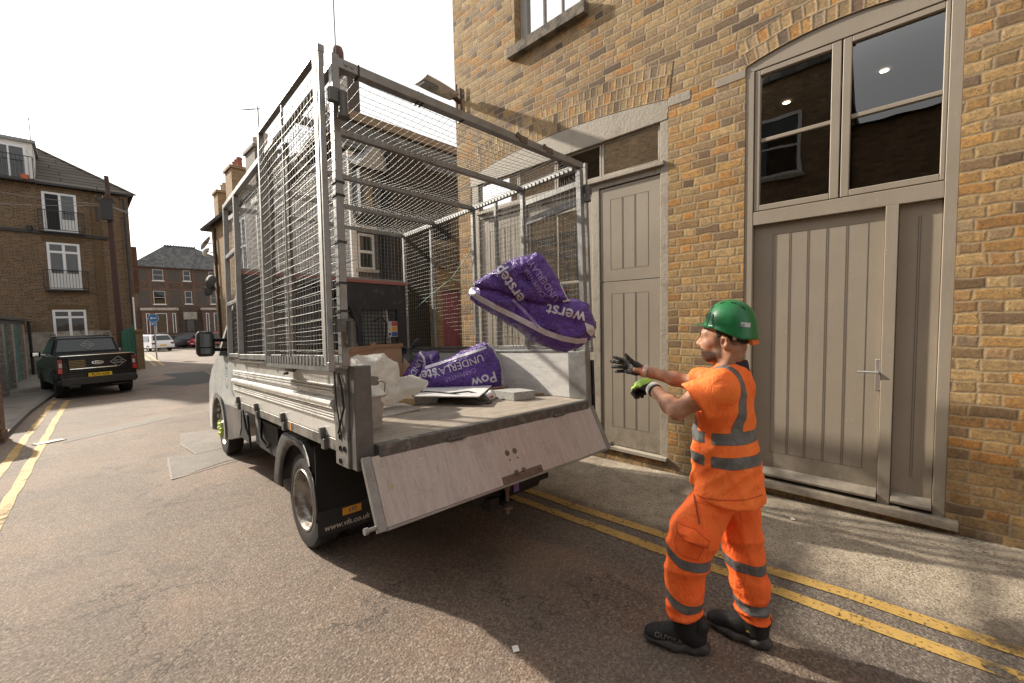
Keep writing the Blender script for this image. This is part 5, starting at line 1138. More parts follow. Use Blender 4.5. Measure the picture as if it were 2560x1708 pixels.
# ================================================================ the worker
PX = 2.08
PER = root('person', 'person in orange hi-vis clothing and green hard hat throwing a sack towards the truck', 'person', (PX, .64, -.02))
def mat_skin():
    t = NT('skin'); p = t.obj(); x, y, z = t.sep(p); z = t.math('ADD', z, -.02); y = t.math('ADD', y, .64)
    n = t.noise(p, 30, 4)
    c = t.mix(t.rng(n, .35, .65), (.36, .185, .115), (.45, .245, .158))
    # stubble over jaw, chin and lip
    jaw = t.math('MULTIPLY', t.rng(z, 1.452, 1.430, 0, 1, True), t.rng(z, 1.375, 1.39, 0, 1, True))
    jaw = t.math('MULTIPLY', jaw, t.rng(y, .60, .64, 0, 1, True))
    side = t.math('MULTIPLY', t.math('MULTIPLY', t.rng(y, .602, .615, 0, 1, True), t.rng(y, .655, .635, 0, 1, True)), t.math('MULTIPLY', t.rng(z, 1.515, 1.50, 0, 1), t.rng(z, 1.40, 1.41)))
    lip = t.math('MULTIPLY', t.math('MULTIPLY', t.rng(z, 1.437, 1.4395, 0, 1), t.rng(z, 1.449, 1.446, 0, 1)), t.rng(y, .69, .70, 0, 1))
    m_ = t.math('MAXIMUM', t.math('MAXIMUM', jaw, t.math('MULTIPLY', side, .75)), lip)
    m_ = t.math('MULTIPLY', m_, t.rng(t.noise(p, 300, 2), .3, .6, .72, 1.0))
    c = t.mix(m_, c, (.030, .016, .011))
    lp = t.math('MULTIPLY', t.math('MULTIPLY', t.rng(z, 1.421, 1.424, 0, 1), t.rng(z, 1.437, 1.434, 0, 1)), t.math('MULTIPLY', t.rng(y, .70, .706, 0, 1), t.rng(t.math('ABSOLUTE', x), .024, .018, 0, 1)))
    c = t.mix(lp, c, (.34, .13, .10))
    t.pbsdf(c, .48, 0, t.bump(t.noise(p, 180, 3), .15, .003), .30, **{'Subsurface Weight': .05, 'Subsurface Radius': (.012, .004, .002)}); return t.m
SKIN = mat_skin()
def mat_hivis(name, ca, cb):
    t = NT(name); p = t.obj(); b_ = t.attr('band')
    n = t.noise(p, 9, 4); we = t.noise(p, 420, 2)
    o = t.mix(t.rng(n, .3, .7), ca, cb)
    s_ = t.mix(t.rng(t.noise(p, 25, 3), .35, .65), (.105, .105, .108), (.15, .148, .145))
    mk = t.math('GREATER_THAN', b_, 0.)
    seam = t.math('MULTIPLY', t.rng(t.math('ABSOLUTE', b_), .0016, .0008, 0, .6), 1)
    c = t.mix(mk, o, s_); c = t.mix(seam, c, (.22, .05, .02))
    h = t.math('ADD', t.math('MULTIPLY', t.noise(t.vmul(p, (1, 1, .7)), 17, 4, .5, .6), 1.0), t.math('MULTIPLY', we, .04))
    h = t.math('ADD', h, t.math('MULTIPLY', mk, .12))
    bs = t.n('ShaderNodeBsdfPrincipled'); t.set(bs.inputs['Base Color'], c); t.set(bs.inputs['Roughness'], t.math('SUBTRACT', .78, t.math('MULTIPLY', mk, .3)))
    t.set(bs.inputs['Normal'], t.bump(h, .75, .025)); t.t.links.new(bs.outputs[0], t.out.inputs[0]); return t.m
HV = mat_hivis('hi_vis_orange', (1.0, .165, .026), (1.0, .225, .040)); HVT = mat_hivis('hi_vis_trousers', (1.0, .140, .022), (1.0, .190, .034))
nS, eS, wS = (1.918, .60, 1.292), (1.835, .742, 1.178), (1.965, .910, 1.240)      # left arm (nearer the street)
nF, eF, wF = (2.24, .635, 1.290), (2.285, .866, 1.240), (2.245, 1.098, 1.287)    # right arm
# ---- body: one continuous skin
B = SDF((1.76, .40, .0), (2.36, 1.20, 1.665), .0042)
B.ell((PX, .607, 1.535), (.077, .100, .108), .0)
B.ell((PX, .655, 1.465), (.062, .066, .075), .03)
B.ell((PX, .667, 1.425), (.050, .048, .040), .03)
B.ell((PX, .690, 1.402), (.024, .022, .019), .018)                    # chin
B.ell((PX, .686, 1.518), (.058, .034, .026), .02)                     # brow
for s_ in (-1, 1):
    B.ell((PX + s_ * .040, .676, 1.470), (.026, .028, .024), .02)     # cheek
    B.cap((PX + s_ * .052, .625, 1.425), (PX + s_ * .030, .675, 1.400), .020, .016, .025)   # jaw
    B.ell((PX + s_ * .030, .716, 1.499), (.017, .013, .009), .008, sub=True)   # eye socket
B.cap((PX, .713, 1.502), (PX, .736, 1.471), .0085, .0115, .012)
for s_ in (-1, 1): B.cap((PX + s_ * .018, .711, 1.506), (PX + s_ * .043, .704, 1.504), .0042, .0042, .003); B.cap((PX + s_ * .020, .711, 1.492), (PX + s_ * .041, .704, 1.493), .0035, .0035, .003)
B.ell((PX, .730, 1.467), (.016, .014, .010), .008)
for s_ in (-1, 1): B.ell((PX + s_ * .012, .722, 1.462), (.008, .010, .007), .006)
B.ell((PX, .704, 1.4355), (.022, .012, .0065), .006); B.ell((PX, .703, 1.4245), (.020, .012, .0065), .006)
B.ell((PX, .715, 1.430), (.024, .010, .0016), .003, sub=True)
for s_ in (-1, 1):
    B.ell((PX + s_ * .079, .594, 1.480), (.010, .020, .030), .006)
    B.ell((PX + s_ * .083, .590, 1.496), (.008, .018, .012), .005)
    B.ell((PX + s_ * .088, .598, 1.483), (.008, .010, .017), .003, sub=True)
    B.cap((PX + s_ * .046, .565, 1.45), (PX + s_ * .05, .60, 1.36), .028, .03, .03)
B.cap((PX, .592, 1.33), (PX, .606, 1.45), .055, .050, .03); B.cap((PX, .645, 1.37), (PX, .648, 1.41), .016, .014, .02)
B.ell((PX, .612, 1.18), (.130, .080, .18), .04); B.ell((PX, .610, .93), (.11, .080, .2), .05)
for S_, E_, W_ in ((nS, eS, wS), (nF, eF, wF)):
    S_, E_, W_ = map(np.array, (S_, E_, W_))
    B.cap((PX, .59, 1.27), S_, .05, .052, .04); B.cap(S_, S_ + (E_ - S_) * .45, .052, .047, .03); B.cap(S_ + (E_ - S_) * .45, E_, .046, .037, .03)
    f1 = E_ + (W_ - E_) * .28; B.cap(E_, f1, .036, .040, .02); B.cap(f1, E_ + (W_ - E_) * .8, .040, .028, .02); B.cap(E_ + (W_ - E_) * .8, W_ + (W_ - E_) * .2, .031, .027, .015, flat=((1, 0, 0), .9))
for pts in (((2.0, .62, .80, .085), (1.95, .728, .51, .06), (1.94, .74, .12, .03), (1.948, .735, .07, .022)), ((2.16, .60, .80, .085), (2.19, .556, .44, .058), (2.21, .515, .10, .03), (2.21, .512, .07, .022))):
    for a, b_ in zip(pts, pts[1:]): B.cap(a[:3], b_[:3], a[3], b_[3], .03)
body = build('body', B.mesh(1), SKIN, PER, world=True, smooth=180, fixn=False)
q = MB()
for s_ in (-1, 1):
    e_ = MB(); e_.lathe([(.0001, .0105)] + [(.0095 * math.sin(a), .0095 * math.cos(a)) for a in np.linspace(.2, 3.1, 8)], (PX + s_ * .030, .7025, 1.499), (0, 1, 0), 14)
    ey = build('eye', e_, M('eye_white', (.40, .35, .31), .25, var=.02), PER, world=True, smooth=180)
    e_ = MB(); e_.disc((PX + s_ * .030, .7124, 1.499), (0, 1, 0), .0056, 12); build('iris', e_, M('iris_brown', (.03, .015, .008), .2, var=.02), ey, world=True)
    s = SDF((PX - .07, .66, 1.48), (PX + .07, .75, 1.54), .0025)
    s.cap((PX + s_ * .014, .7215, 1.5155), (PX + s_ * .036, .7165, 1.521), .0042, .0038, .002); s.cap((PX + s_ * .036, .7165, 1.521), (PX + s_ * .052, .700, 1.516), .0038, .002, .002)
    build('eyebrow', s.mesh(1), M('dark_hair', (.018, .011, .008), .7, var=.3, vs=60, bump=.5, bs=300), PER, world=True, smooth=180, fixn=False)
# short cropped hair below the helmet
s = SDF((1.97, .46, 1.40), (2.19, .74, 1.62), .004); s.ell((PX, .602, 1.535), (.0795, .1035, .110), 0)
s.box((PX, .75, 1.50), (.2, .115, .3), rd=.002, k=.004, sub=True); s.box((PX, .60, 1.38), (.2, .3, .092), rd=.002, k=.006, sub=True)
for s_ in (-1, 1): s.ell((PX + s_ * .08, .600, 1.478), (.03, .026, .036), .006, sub=True)
build('hair', s.mesh(1), MATS['dark_hair'], PER, world=True, smooth=180, fixn=False)
# ---- shirt
S = SDF((1.74, .42, .68), (2.42, .90, 1.42), .006)
def unit(v): v = np.array(v, float); return v / np.linalg.norm(v)
for sh_, el_, e1, ra, rb in ((nS, eS, .55, .070, .084), (nF, eF, .80, .064, .072)):
    a, b_ = np.array(sh_), np.array(el_); d = unit(b_ - a); e_ = a + (b_ - a) * e1
    S.cap(a, e_, ra, rb, .03); ax = np.array([unit(np.cross(d, (0, 0, 1))), unit(np.cross(np.cross(d, (0, 0, 1)), d)), d])
    S.box(e_ + d * .085, (.12, .12, .085), ax, rd=.004, k=.006, sub=True)
for s_ in (-1, 1): S.cap((PX + s_ * .05, .585, 1.305), nS if s_ < 0 else nF, .055, .070, .03)
S.ell((PX, .610, 1.21), (.178, .114, .160), .045); S.ell((PX, .622, 1.06), (.160, .122, .21), .045); S.cap((PX, .614, 1.0), (PX, .603, .70), .132, .150, .05)
for s_ in (-1, 1): S.cap((PX + s_ * .02, .612, .95), (PX + s_ * .035, .603, .70), .130, .148, .04)
S.cap((PX, .583, 1.29), (PX, .583, 1.350), .082, .066, .035)
S.ell((PX, .600, 1.42), (.062, .066, .072), .006, sub=True)
hem = unit((0, -.14, 1)); S.box(np.array((PX, .60, .770)) - hem * .15, (.4, .4, .15), np.array([(1, 0, 0), unit(np.cross(hem, (1, 0, 0))), hem]), rd=.003, k=.006, sub=True)
S.disp(lambda X, Y, Z: .020 * np.abs(vnoise(X * .6, Y * .6, Z, 24, 41)) + .010 * np.abs(vnoise(X, Y, Z, 45, 42)) - .008 + .009 * np.abs(np.sin((Z * 1.0 + Y * .9) * 42)) * np.clip((1.12 - Z) * 4, 0, 1) * np.clip((Z - .78) * 8, 0, 1))
sm_ = S.mesh(1)
def set_attr(o, vals):
    a = o.data.attributes.new('band', 'FLOAT', 'POINT'); a.data.foreach_set('value', np.array(vals, np.float32))
def shirt_band(v):
    x, y, z = v; lx = abs(x - PX); zz = z + (y - .6) * .06
    t1 = .026 - abs(zz - 1.055); t2 = .026 - abs(zz - .950)
    if abs(x - PX) > .10 and y > .66 and z > 1.10: t1 = -.05
    st = min(.024 - abs(lx - .102), zz - 1.055) if z < 1.45 else -.05
    # the straps only run over the trunk, not down the sleeves; front edges have a gap at the side seam
    sidegap = lx - .150 if (.60 < y < .66) else -1
    r_ = max(t1, t2)
    if lx > .09 and z < 1.10 and abs(y - .640) < .016: r_ = min(r_, -.004)
    return max(r_, st)
shirt = build('shirt', sm_, HV, PER, world=True, smooth=180, fixn=False); set_attr(shirt, [shirt_band(v) for v in sm_.v])
s = SDF((1.98, .48, 1.32), (2.18, .70, 1.43), .004); s.cap((PX, .585, 1.338), (PX, .585, 1.366), .073, .067, 0); s.ell((PX, .59, 1.37), (.061, .062, .2), .003, sub=True)
build('collar', s.mesh(1), M('navy_collar', (.012, .013, .035), .8), shirt, world=True, smooth=180, fixn=False)
# ---- trousers
Tq = SDF((1.80, .38, .04), (2.36, .90, .93), .006)
nl = [((2.012, .618, .785), .084), ((1.958, .700, .60), .104), ((1.945, .730, .49), .098), ((1.94, .748, .34), .087), ((1.94, .752, .19), .079), ((1.94, .745, .05), .070)]
fl2 = [((2.148, .598, .785), .084), ((2.185, .575, .60), .100), ((2.195, .556, .43), .088), ((2.205, .530, .26), .082), ((2.21, .518, .15), .076), ((2.21, .512, .02), .068)]
for L in (nl, fl2):
    for a, b_ in zip(L, L[1:]): Tq.cap(a[0], b_[0], a[1], b_[1], .03)
Tq.ell((PX, .600, .82), (.130, .105, .12), .04)
Tq.box((1.94, .75, .02), (.16, .16, .140), rd=.004, k=.008, sub=True); Tq.box((2.21, .50, .0), (.095, .16, .118), rd=.004, k=.008, sub=True)
Tq.disp(lambda X, Y, Z: .020 * np.abs(vnoise(X * .5, Y * .5, Z, 27, 51)) + .010 * np.abs(vnoise(X, Y, Z, 42, 52)) - .008 + .012 * np.abs(np.sin(Z * 55 + Y * 12)) * np.clip((.30 - Z) * 7, 0, 1))
tm = Tq.mesh(1)
def leg_band(v):
    x, y, z = v
    near = x < 2.075
    zz = z - (abs(y - .73) * .15 if near else 0) + ((y - .72) * -.25 if near else (y - .55) * -.1)
    cs = (.470, .245) if near else (.405, .205)
    return max(.024 - abs(zz - c) for c in cs)
tr_ = build('trousers', tm, HVT, PER, world=True, smooth=180, fixn=False); set_attr(tr_, [leg_band(v) for v in tm.v])
tb_ = BVHTree.FromPolygons([Vector(v) for v in tm.v], tm.f)
def yz(poly): return (poly, [tuple(range(len(poly)))])
d = drape(yz([(.745, .655), (.665, .655), (.615, .615), (.62, .585), (.70, .60), (.742, .622)]), tb_, (0, 0, 0), (0, 1, 0), (0, 0, 1), (1, 0, 0), off=.006, cut=.02)
pf = build('pocket_flap', d, HVT, tr_, world=True, smooth=180, fixn=False); set_attr(pf, [-.05] * len(d.v)); md = pf.modifiers.new('th', 'SOLIDIFY'); md.thickness = .006
d = drape(ribbon([(.745, .655), (.665, .655), (.615, .615), (.62, .585), (.70, .600), (.742, .622), (.745, .655)], .0028), tb_, (0, 0, 0), (0, 1, 0), (0, 0, 1), (1, 0, 0), off=.0095, cut=.01); build('flap_seam', d, M('seam_orange', (.50, .065, .012), .7), tr_, world=True, fixn=False)
d = drape(ribbon([(.735, .635), (.755, .57), (.74, .525), (.66, .51), (.63, .585)], .0028), tb_, (0, 0, 0), (0, 1, 0), (0, 0, 1), (1, 0, 0), off=.003, cut=.01); build('pocket_seam', d, MATS['seam_orange'], tr_, world=True, fixn=False)
d = drape(ribbon([(.700, .775), (.678, .742), (.662, .70), (.655, .672)], .007), tb_, (0, 0, 0), (0, 1, 0), (0, 0, 1), (1, 0, 0), off=.003, cut=.01); build('pocket_zip', d, M('zip_dark_orange', (.32, .045, .012), .6), tr_, world=True, fixn=False)
sb_ = BVHTree.FromPolygons([Vector(v) for v in sm_.v], sm_.f)
d = drape(yz([(.722, .792), (.712, .790), (.713, .812), (.723, .814)]), sb_, (0, 0, 0), (0, 1, 0), (0, 0, 1), (1, 0, 0), off=.004); build('hem_tag', d, M('tag_grey', (.12, .12, .12), .6), shirt, world=True, fixn=False)
d = drape(ribbon([(.755, .772), (.70, .778), (.62, .788), (.54, .798), (.45, .808)], .0035), sb_, (0, 0, 0), (0, 1, 0), (0, 0, 1), (1, 0, 0), off=.002, cut=.012); build('hem_seam', d, MATS['seam_orange'], shirt, world=True, fixn=False)
# ---- shoes
SHB = M('shoe_black', (.013, .013, .014), .65, var=.4, vs=25, bump=.35, bs=130, dirt=(.05, .045, .04), ds=18, da=.36)
SHS = M('shoe_sole', (.045, .042, .040), .6, var=.3, vs=12, bump=.2, dirt=(.10, .09, .08), ds=8, da=.4)
def shoe(hx, hy, tx, ty, ank, label):
    g0 = gz((hy + ty) / 2); H = np.array((hx, hy, g0)); D = np.array((tx - hx, ty - hy, 0)); L = np.linalg.norm(D); d = D / L; n = np.array((-d[1], d[0], 0)); z = np.array((0, 0, 1.))
    P = lambda a, b_, c: H + d * a * L + n * b_ + z * c
    lo = np.minimum(P(0, 0, 0), P(1, 0, 0)) - .09; hi = np.maximum(P(0, 0, 0), P(1, 0, 0)) + (.09, .09, .24); lo[2] = g0 - .02
    s = SDF(lo, hi, .004)
    zt = .60
    s.cap(P(.13, 0, .028), P(.55, 0, .024), .043, .049, .01, flat=(z, .70)); s.cap(P(.55, 0, .024), P(.86, 0, .028), .049, .040, .02, flat=(z, .58)); s.cap(P(.08, 0, .036), P(.16, 0, .026), .042, .043, .01, flat=(z, .85)); s.ell(P(.96, 0, .032), (.026, .026, .016), .02)
    s.box(P(.5, 0, -.05), (.4, .4, .05), rd=.001, k=.003, sub=True)
    s.disp(lambda X, Y, Z: .003 * np.sin(((X - H[0]) * d[0] + (Y - H[1]) * d[1]) * 90 + Z * 60))
    sole = s.mesh(1)
    s = SDF(lo, hi, .004)
    s.cap(P(.15, 0, .075), P(.45, 0, .078), .042, .044, .015); s.cap(P(.45, 0, .080), P(.82, 0, .058), .045, .038, .02); s.ell(P(.90, 0, .052), (.037, .037, .028), .015); s.cap(P(.14, 0, .09), P(.10, 0, .145), .040, .044, .02); s.cap(P(.40, 0, .10), P(.30, 0, .155), .030, .026, .02)
    s.cap(P(.45, 0, .075), P(.30, 0, .105), .034, .034, .02); s.cap(P(.18, 0, .07), np.array(ank) * (1, 1, 0) + z * (g0 + .145), .036, .037, .02); s.cap(P(.06, 0, .085), P(.045, 0, .125), .014, .012, .015)
    s.box(P(.5, 0, .0), (.4, .4, .030), rd=.001, k=.003, sub=True); up_ = s.mesh(1)
    u = build('shoe', up_, SHB, PER, world=True, smooth=180, fixn=False); build('sole', sole, SHS, u, world=True, smooth=180, fixn=False)
    sk = MB(); an = np.array(ank); sk.tube([P(.16, 0, .07), (an[0], an[1], g0 + .12), (an[0], an[1] - .004, g0 + .24)], [.050, .054, .056], 16); build('sock', sk, M('sock_black', (.010, .010, .011), .85, bump=.3, bs=200), u, world=True, smooth=60)
    q = MB()
    for k in range(4):
        a = .46 + k * .075; q.tube([P(a, .030, .104 - k * .010), P(a + .02, 0, .1225 - k * .0115), P(a, -.030, .104 - k * .010)], .0042, 6)
    build('laces', q, M('lace_grey', (.09, .085, .08), .8), u, world=True, smooth=60)
    return u, up_, sole, P, d
u1, um, _, P1, d1 = shoe(1.998, .668, 1.893, .918, (1.945, .745, 0), '')
u2, um2, _, P2_, d2 = shoe(2.215, .455, 2.200, .720, (2.21, .512, 0), '')
for um_, P_, d_, uo in ((um, P1, d1, u1), (um2, P2_, d2, u2)):
    bv = BVHTree.FromPolygons([Vector(v) for v in um_.v], um_.f); nrm = Vector((d_[1], -d_[0], 0)); nrm = nrm if nrm.x > 0 else -nrm
    if uo is u1:
        o = P_(.62, 0, .066); dd = drape(text_mb('GUYISA', .036, True, 1.05), bv, o, tuple(-d_), (0, 0, 1), nrm, off=.0012, cut=.01)
        if dd.f: build('lettering', dd, M('shoe_print_grey', (.17, .165, .16), .6), uo, world=True, smooth=180, fixn=False)
    o = P_(.27, 0, .085); dd = drape(([(-.012, -.008), (.012, -.004), (.012, .006), (-.012, .002)], [(0, 1, 2, 3)]), bv, o, tuple(-d_), (0, 0, 1), nrm, off=.0012)
    if dd.f: build('gold_tag', dd, M('gold_tag', (.45, .30, .05), .5), uo, world=True, fixn=False)
    o = P_(.38, 0, .098); dd = drape(([(-.008, -.012), (.010, -.008), (.008, .012), (-.008, .010)], [(0, 1, 2, 3)]), bv, o, tuple(-d_), (0, 0, 1), nrm, off=.0012)
    if dd.f and uo is u1: build('blue_tag', dd, M('blue_tag', (.03, .22, .42), .5), uo, world=True, fixn=False)
# ---- gloves
GB = M('glove_black', (.020, .020, .021), .7, var=.3, vs=30, bump=.4, bs=160, dirt=(.055, .05, .047), ds=40, da=.4)
def finger(s, pts, r0, r1, k=.005):
    n = len(pts) - 1
    for i, (a, b_) in enumerate(zip(pts, pts[1:])): s.cap(a, b_, r0 + (r1 - r0) * i / n, r0 + (r1 - r0) * (i + 1) / n, k)
# right hand: open, fingers spread, palm turned to the street
G1 = SDF((2.16, 1.04, 1.21), (2.32, 1.33, 1.42), .003)
G1.cap(wF, (2.243, 1.150, 1.298), .031, .036, .01, flat=((1, 0, 0), .8)); G1.cap((2.245, 1.150, 1.312), (2.238, 1.205, 1.328), .027, .024, .015, flat=((1, 0, 0), .62)); G1.cap((2.248, 1.150, 1.283), (2.250, 1.205, 1.283), .026, .022, .015, flat=((1, 0, 0), .62))
fng = [((2.236, 1.205, 1.338), (2.226, 1.240, 1.350), (2.220, 1.262, 1.357), (2.218, 1.279, 1.361)), ((2.240, 1.213, 1.321), (2.232, 1.255, 1.328), (2.228, 1.283, 1.332), (2.228, 1.302, 1.334)),
       ((2.246, 1.212, 1.300), (2.243, 1.254, 1.300), (2.242, 1.284, 1.299), (2.244, 1.303, 1.298)), ((2.252, 1.205, 1.279), (2.255, 1.240, 1.275), (2.258, 1.268, 1.271), (2.262, 1.290, 1.268))]
for f in fng: finger(G1, f, .0112, .0088, .004)
finger(G1, ((2.228, 1.135, 1.318), (2.212, 1.163, 1.345), (2.203, 1.180, 1.366), (2.200, 1.190, 1.380)), .015, .0098, .006)
g1m = G1.mesh(1); gv1 = build('glove', g1m, GB, PER, world=True, smooth=180, fixn=False)
cf = MB(); W_, E_ = Vector(wF), Vector(eF); d = (W_ - E_).normalized(); cf.tube([W_ - d * .022, W_ - d * .012, W_ - d * .004, W_ + d * .004], [.034, .037, .037, .035], 20); build('cuff', cf, M('cuff_white', (.52, .44, .40), .8), gv1, world=True, smooth=60)
cf = MB(); cf.tube([W_ + d * .004, W_ + d * .010], [.037, .036], 20); build('cuff_edge', cf, M('cuff_red', (.50, .11, .06), .7), gv1, world=True, smooth=60)
# left hand: loosely closed, back of the hand up (green), palm and fingertips black
G2 = SDF((1.88, .85, 1.12), (2.12, 1.10, 1.34), .003)
W2 = np.array(wS); K_ = np.array((1.998, .985, 1.253))
G2.cap(W2, (1.985, .955, 1.255), .031, .038, .01, flat=((0, 0, 1), .85)); G2.cap((1.972, .960, 1.262), (1.978, .995, 1.250), .030, .024, .015); G2.cap((2.012, .955, 1.255), (2.022, .992, 1.243), .028, .023, .015)
for i, (bx, by) in enumerate(((1.958, .992), (1.981, 1.000), (2.003, 1.000), (2.024, .990))):
    z0 = 1.252 - .004 * i; ln = (.034, .038, .036, .030)[i]
    finger(G2, ((bx, by, z0), (bx + .002, by + ln * .75, z0 - .020), (bx + .002, by + ln * .85, z0 - .020 - ln * .62), (bx + .0, by + ln * .40, z0 - .030 - ln * .85)), .0125, .0098, .004)
finger(G2, ((2.015, .945, 1.235), (2.026, .970, 1.215), (2.018, .995, 1.203), (2.005, 1.012, 1.198)), .0145, .0105, .006)
g2m = G2.mesh(1)
def mat_glove2():
    t = NT('glove_green_black'); p = t.obj(); x, y, z = t.sep(p); y = t.math('ADD', y, .64); z = t.math('ADD', z, -.02)
    lim = t.math('ADD', t.math('SUBTRACT', 1.240, t.math('MULTIPLY', t.math('SUBTRACT', y, .99), .55)), t.math('MULTIPLY', t.math('SUBTRACT', t.noise(p, 40, 3), .5), .02))
    mk = t.math('GREATER_THAN', z, lim)
    g = t.mix(t.rng(t.noise(p, 30, 3), .55, .62), (.33, .52, .09), (.14, .17, .13))
    c = t.mix(mk, (.022, .022, .023), g); t.pbsdf(c, .7, 0, t.bump(t.noise(p, 160, 3), .4, .005), .3); return t.m
gv2 = build('glove', g2m, mat_glove2(), PER, world=True, smooth=180, fixn=False)
W_, E_ = Vector(wS), Vector(eS); d = (W_ - E_).normalized()
cf = MB(); cf.tube([W_ - d * .016, W_ - d * .008, W_ + d * .004, W_ + d * .012], [.034, .039, .040, .037], 20); build('cuff', cf, M('cuff_pale', (.66, .66, .62), .8), gv2, world=True, smooth=60)
cf = MB(); cf.tube([W_ - d * .022, W_ - d * .015], [.035, .036], 20); build('cuff_edge', cf, M('cuff_black', (.03, .03, .03), .8), gv2, world=True, smooth=60)
# ---- hard hat
HG = M('helmet_green', (.008, .155, .045), .34, var=.10, vs=5, bump=.05, bs=12, spec=.5, dirt=(.05, .17, .08), ds=30, da=.30)
hc = Vector((PX, .597, 1.552))
def edge_z(a):      # a = 0 front (+Y), pi back
    c = math.cos(a); return 1.566 if c > .75 else (1.535 + (1.566 - 1.535) * max(0, (c - .1) / .65) if c > .1 else 1.535 - .040 * min(1, (.1 - c) / .75))
def hat(u, v):
    a = u * 2 * math.pi; s_, c = math.sin(a), math.cos(a)
    rx, ry, rz = .104, .109, .121
    if v < .72:
        ph = v / .72 * math.pi / 2; k = math.sin(ph) ** .92; z = hc.z + rz * math.cos(ph); r = 1.0
        ridge = .004 * math.exp(-(s_ / .22) ** 2) * (math.sin(ph)) if c < .2 or True else 0
        x = hc.x + rx * k * s_; y = hc.y + ry * k * c; z += ridge * .8
        if v > .60: e = (v - .60) / .12; x += .003 * e * s_; y += .003 * e * c
        return (x, y, z)
    t_ = (v - .72) / .28; z0 = hc.z; z1 = edge_z(a); fl_ = .003 + .007 * t_
    if c > 0: fl_ += .030 * max(0, (c - .35) / .65) ** 1.0 * min(1, t_ * 1.6)
    zz = z0 + (z1 - z0) * t_ - (.006 * t_ if c > .5 else 0)
    return (hc.x + (rx + fl_) * s_, hc.y + (ry + fl_) * c, zz + (.004 if c > .6 else 0))
q = MB(); q.grid(hat, 72, 26); hatq = q
hat_o = build('hard_hat', q, HG, PER, world=True, smooth=180); md = hat_o.modifiers.new('th', 'SOLIDIFY'); md.thickness = .003; md.offset = -1
hb_ = BVHTree.FromPolygons([Vector(v) for v in q.v], q.f)
q = MB()
for k in range(5):
    a = R(-58 + 24 * k); c = Vector((hc.x, hc.y, hc.z)); dirv = Vector((-.42, math.sin(a) * -1.0, math.cos(a) * .95)).normalized(); h_, n_, _, _ = hb_.ray_cast(c + dirv * .5, -dirv)
    if h_ is None: continue
    tg = Vector((0, math.cos(a), math.sin(a))); tg = (tg - n_ * tg.dot(n_)).normalized(); bt = n_.cross(tg)
    q.obox(h_ + n_ * .0004, tg * .010, bt * .0032, n_ * .0012)
build('vent', q, M('vent_dark', (.004, .02, .008), .8), hat_o, world=True)
q = MB(); q.obox((hc.x - .098, hc.y + .062, hc.z + .035), (.004, 0, 0), (0, .0035, 0), (.014, -.004, .030)); build('visor_slot', q, MATS['helmet_green'], hat_o, world=True, bevel=.002)
d_ = drape(([(.545 - .59, -.007), (.515 - .59, -.013), (.515 - .59, .007), (.545 - .59, .012)], [(0, 1, 2, 3)]), hb_, (0, .575, 1.560), (0, 1, 0), (0, 0, 1), (1, 0, 0), off=.001, cut=.008)
stk_ = build('sticker', d_, M('sticker_grey_white', (.52, .54, .53), .5), hat_o, world=True, fixn=False)
for zz in (.005, -.004):
    d_ = drape(text_mb('::-2009-', .007, True), hb_, (0, .545, 1.558 + zz), (0, -1, .12), (0, .12, 1), (1, 0, 0), off=.0016, cut=.01)
    if False and d_.f: build('print', d_, BLK, stk_, world=True, fixn=False)
for z0, y0 in ((1.566, .541), (1.5615, .540), (1.557, .539)):
    d_ = drape(([(-.011, 0), (.010, -.0012), (.010, -.0032), (-.011, -.002)], [(0, 1, 2, 3)]), hb_, (0, y0 - .012, z0 - .002), (0, 1, -.12), (0, .12, 1), (1, 0, 0), off=.0016, cut=.01)
    if d_.f: build('print_line', d_, M('print_grey', (.16, .17, .17), .6), stk_, world=True, fixn=False)
q = MB(); q.obox((PX, .498, 1.482), (.045, 0, 0), (0, .010, 0), (0, .003, .014)); build('ratchet', q, M('orange_ratchet', (.75, .16, .03), .5), hat_o, world=True, bevel=.006)
q = MB(); q.box(PX - .088, PX - .084, .545, .560, 1.492, 1.53); build('harness_tab', q, M('harness_grey', (.45, .42, .38), .6), hat_o, world=True, bevel=.003)
# ================================================================ buildings and street beyond
DBRICK = mat_brick('dark_stock_brick', .075, .225, [(0, (.075, .05, .035)), (.3, (.13, .082, .050)), (.6, (.175, .112, .064)), (.85, (.14, .078, .048)), (1, (.22, .155, .092))], (.21, .165, .115), wob=.008, joint=.014)
FLINT = M('flint_panel', (.105, .088, .072), .85, var=.5, vs=28, bump=.4, dirt=(.045, .04, .035), ds=30, da=.5)
RBRICK = mat_brick('red_brick', .075, .225, [(0, (.10, .045, .032)), (.4, (.145, .062, .040)), (.75, (.125, .066, .046)), (1, (.17, .095, .065))], (.20, .15, .12))
FBRICK = mat_brick('flint_house_brick', .12, .30, [(0, (.055, .042, .035)), (.4, (.115, .078, .058)), (.75, (.085, .062, .05)), (1, (.155, .10, .07))], (.12, .10, .085))
YBRICK = mat_brick('yellow_brick', .075, .225, [(0, (.28, .175, .085)), (.4, (.42, .27, .13)), (.75, (.37, .225, .105)), (1, (.46, .33, .18))], (.33, .26, .18))
GBRICK = mat_brick('painted_grey_brick', .10, .24, [(0, (.155, .155, .16)), (1, (.20, .20, .205))], (.13, .13, .135), bstr=.8)
SLATE = mat_brick('roof_slate', .26, .30, [(0, (.085, .092, .10)), (.5, (.12, .128, .135)), (1, (.165, .17, .172))], (.045, .048, .05), vert=True, joint=.02)
TILE = mat_brick('roof_tile', .24, 4.0, [(0, (.10, .09, .078)), (.5, (.115, .103, .09)), (1, (.13, .118, .103))], (.035, .031, .027), vert=True, joint=.05)
UPVC = M('white_upvc', (.66, .67, .68), .4, var=.05, dirt=(.5, .5, .49), da=.3)
IRON = M('black_iron', (.015, .015, .016), .5, var=.3)
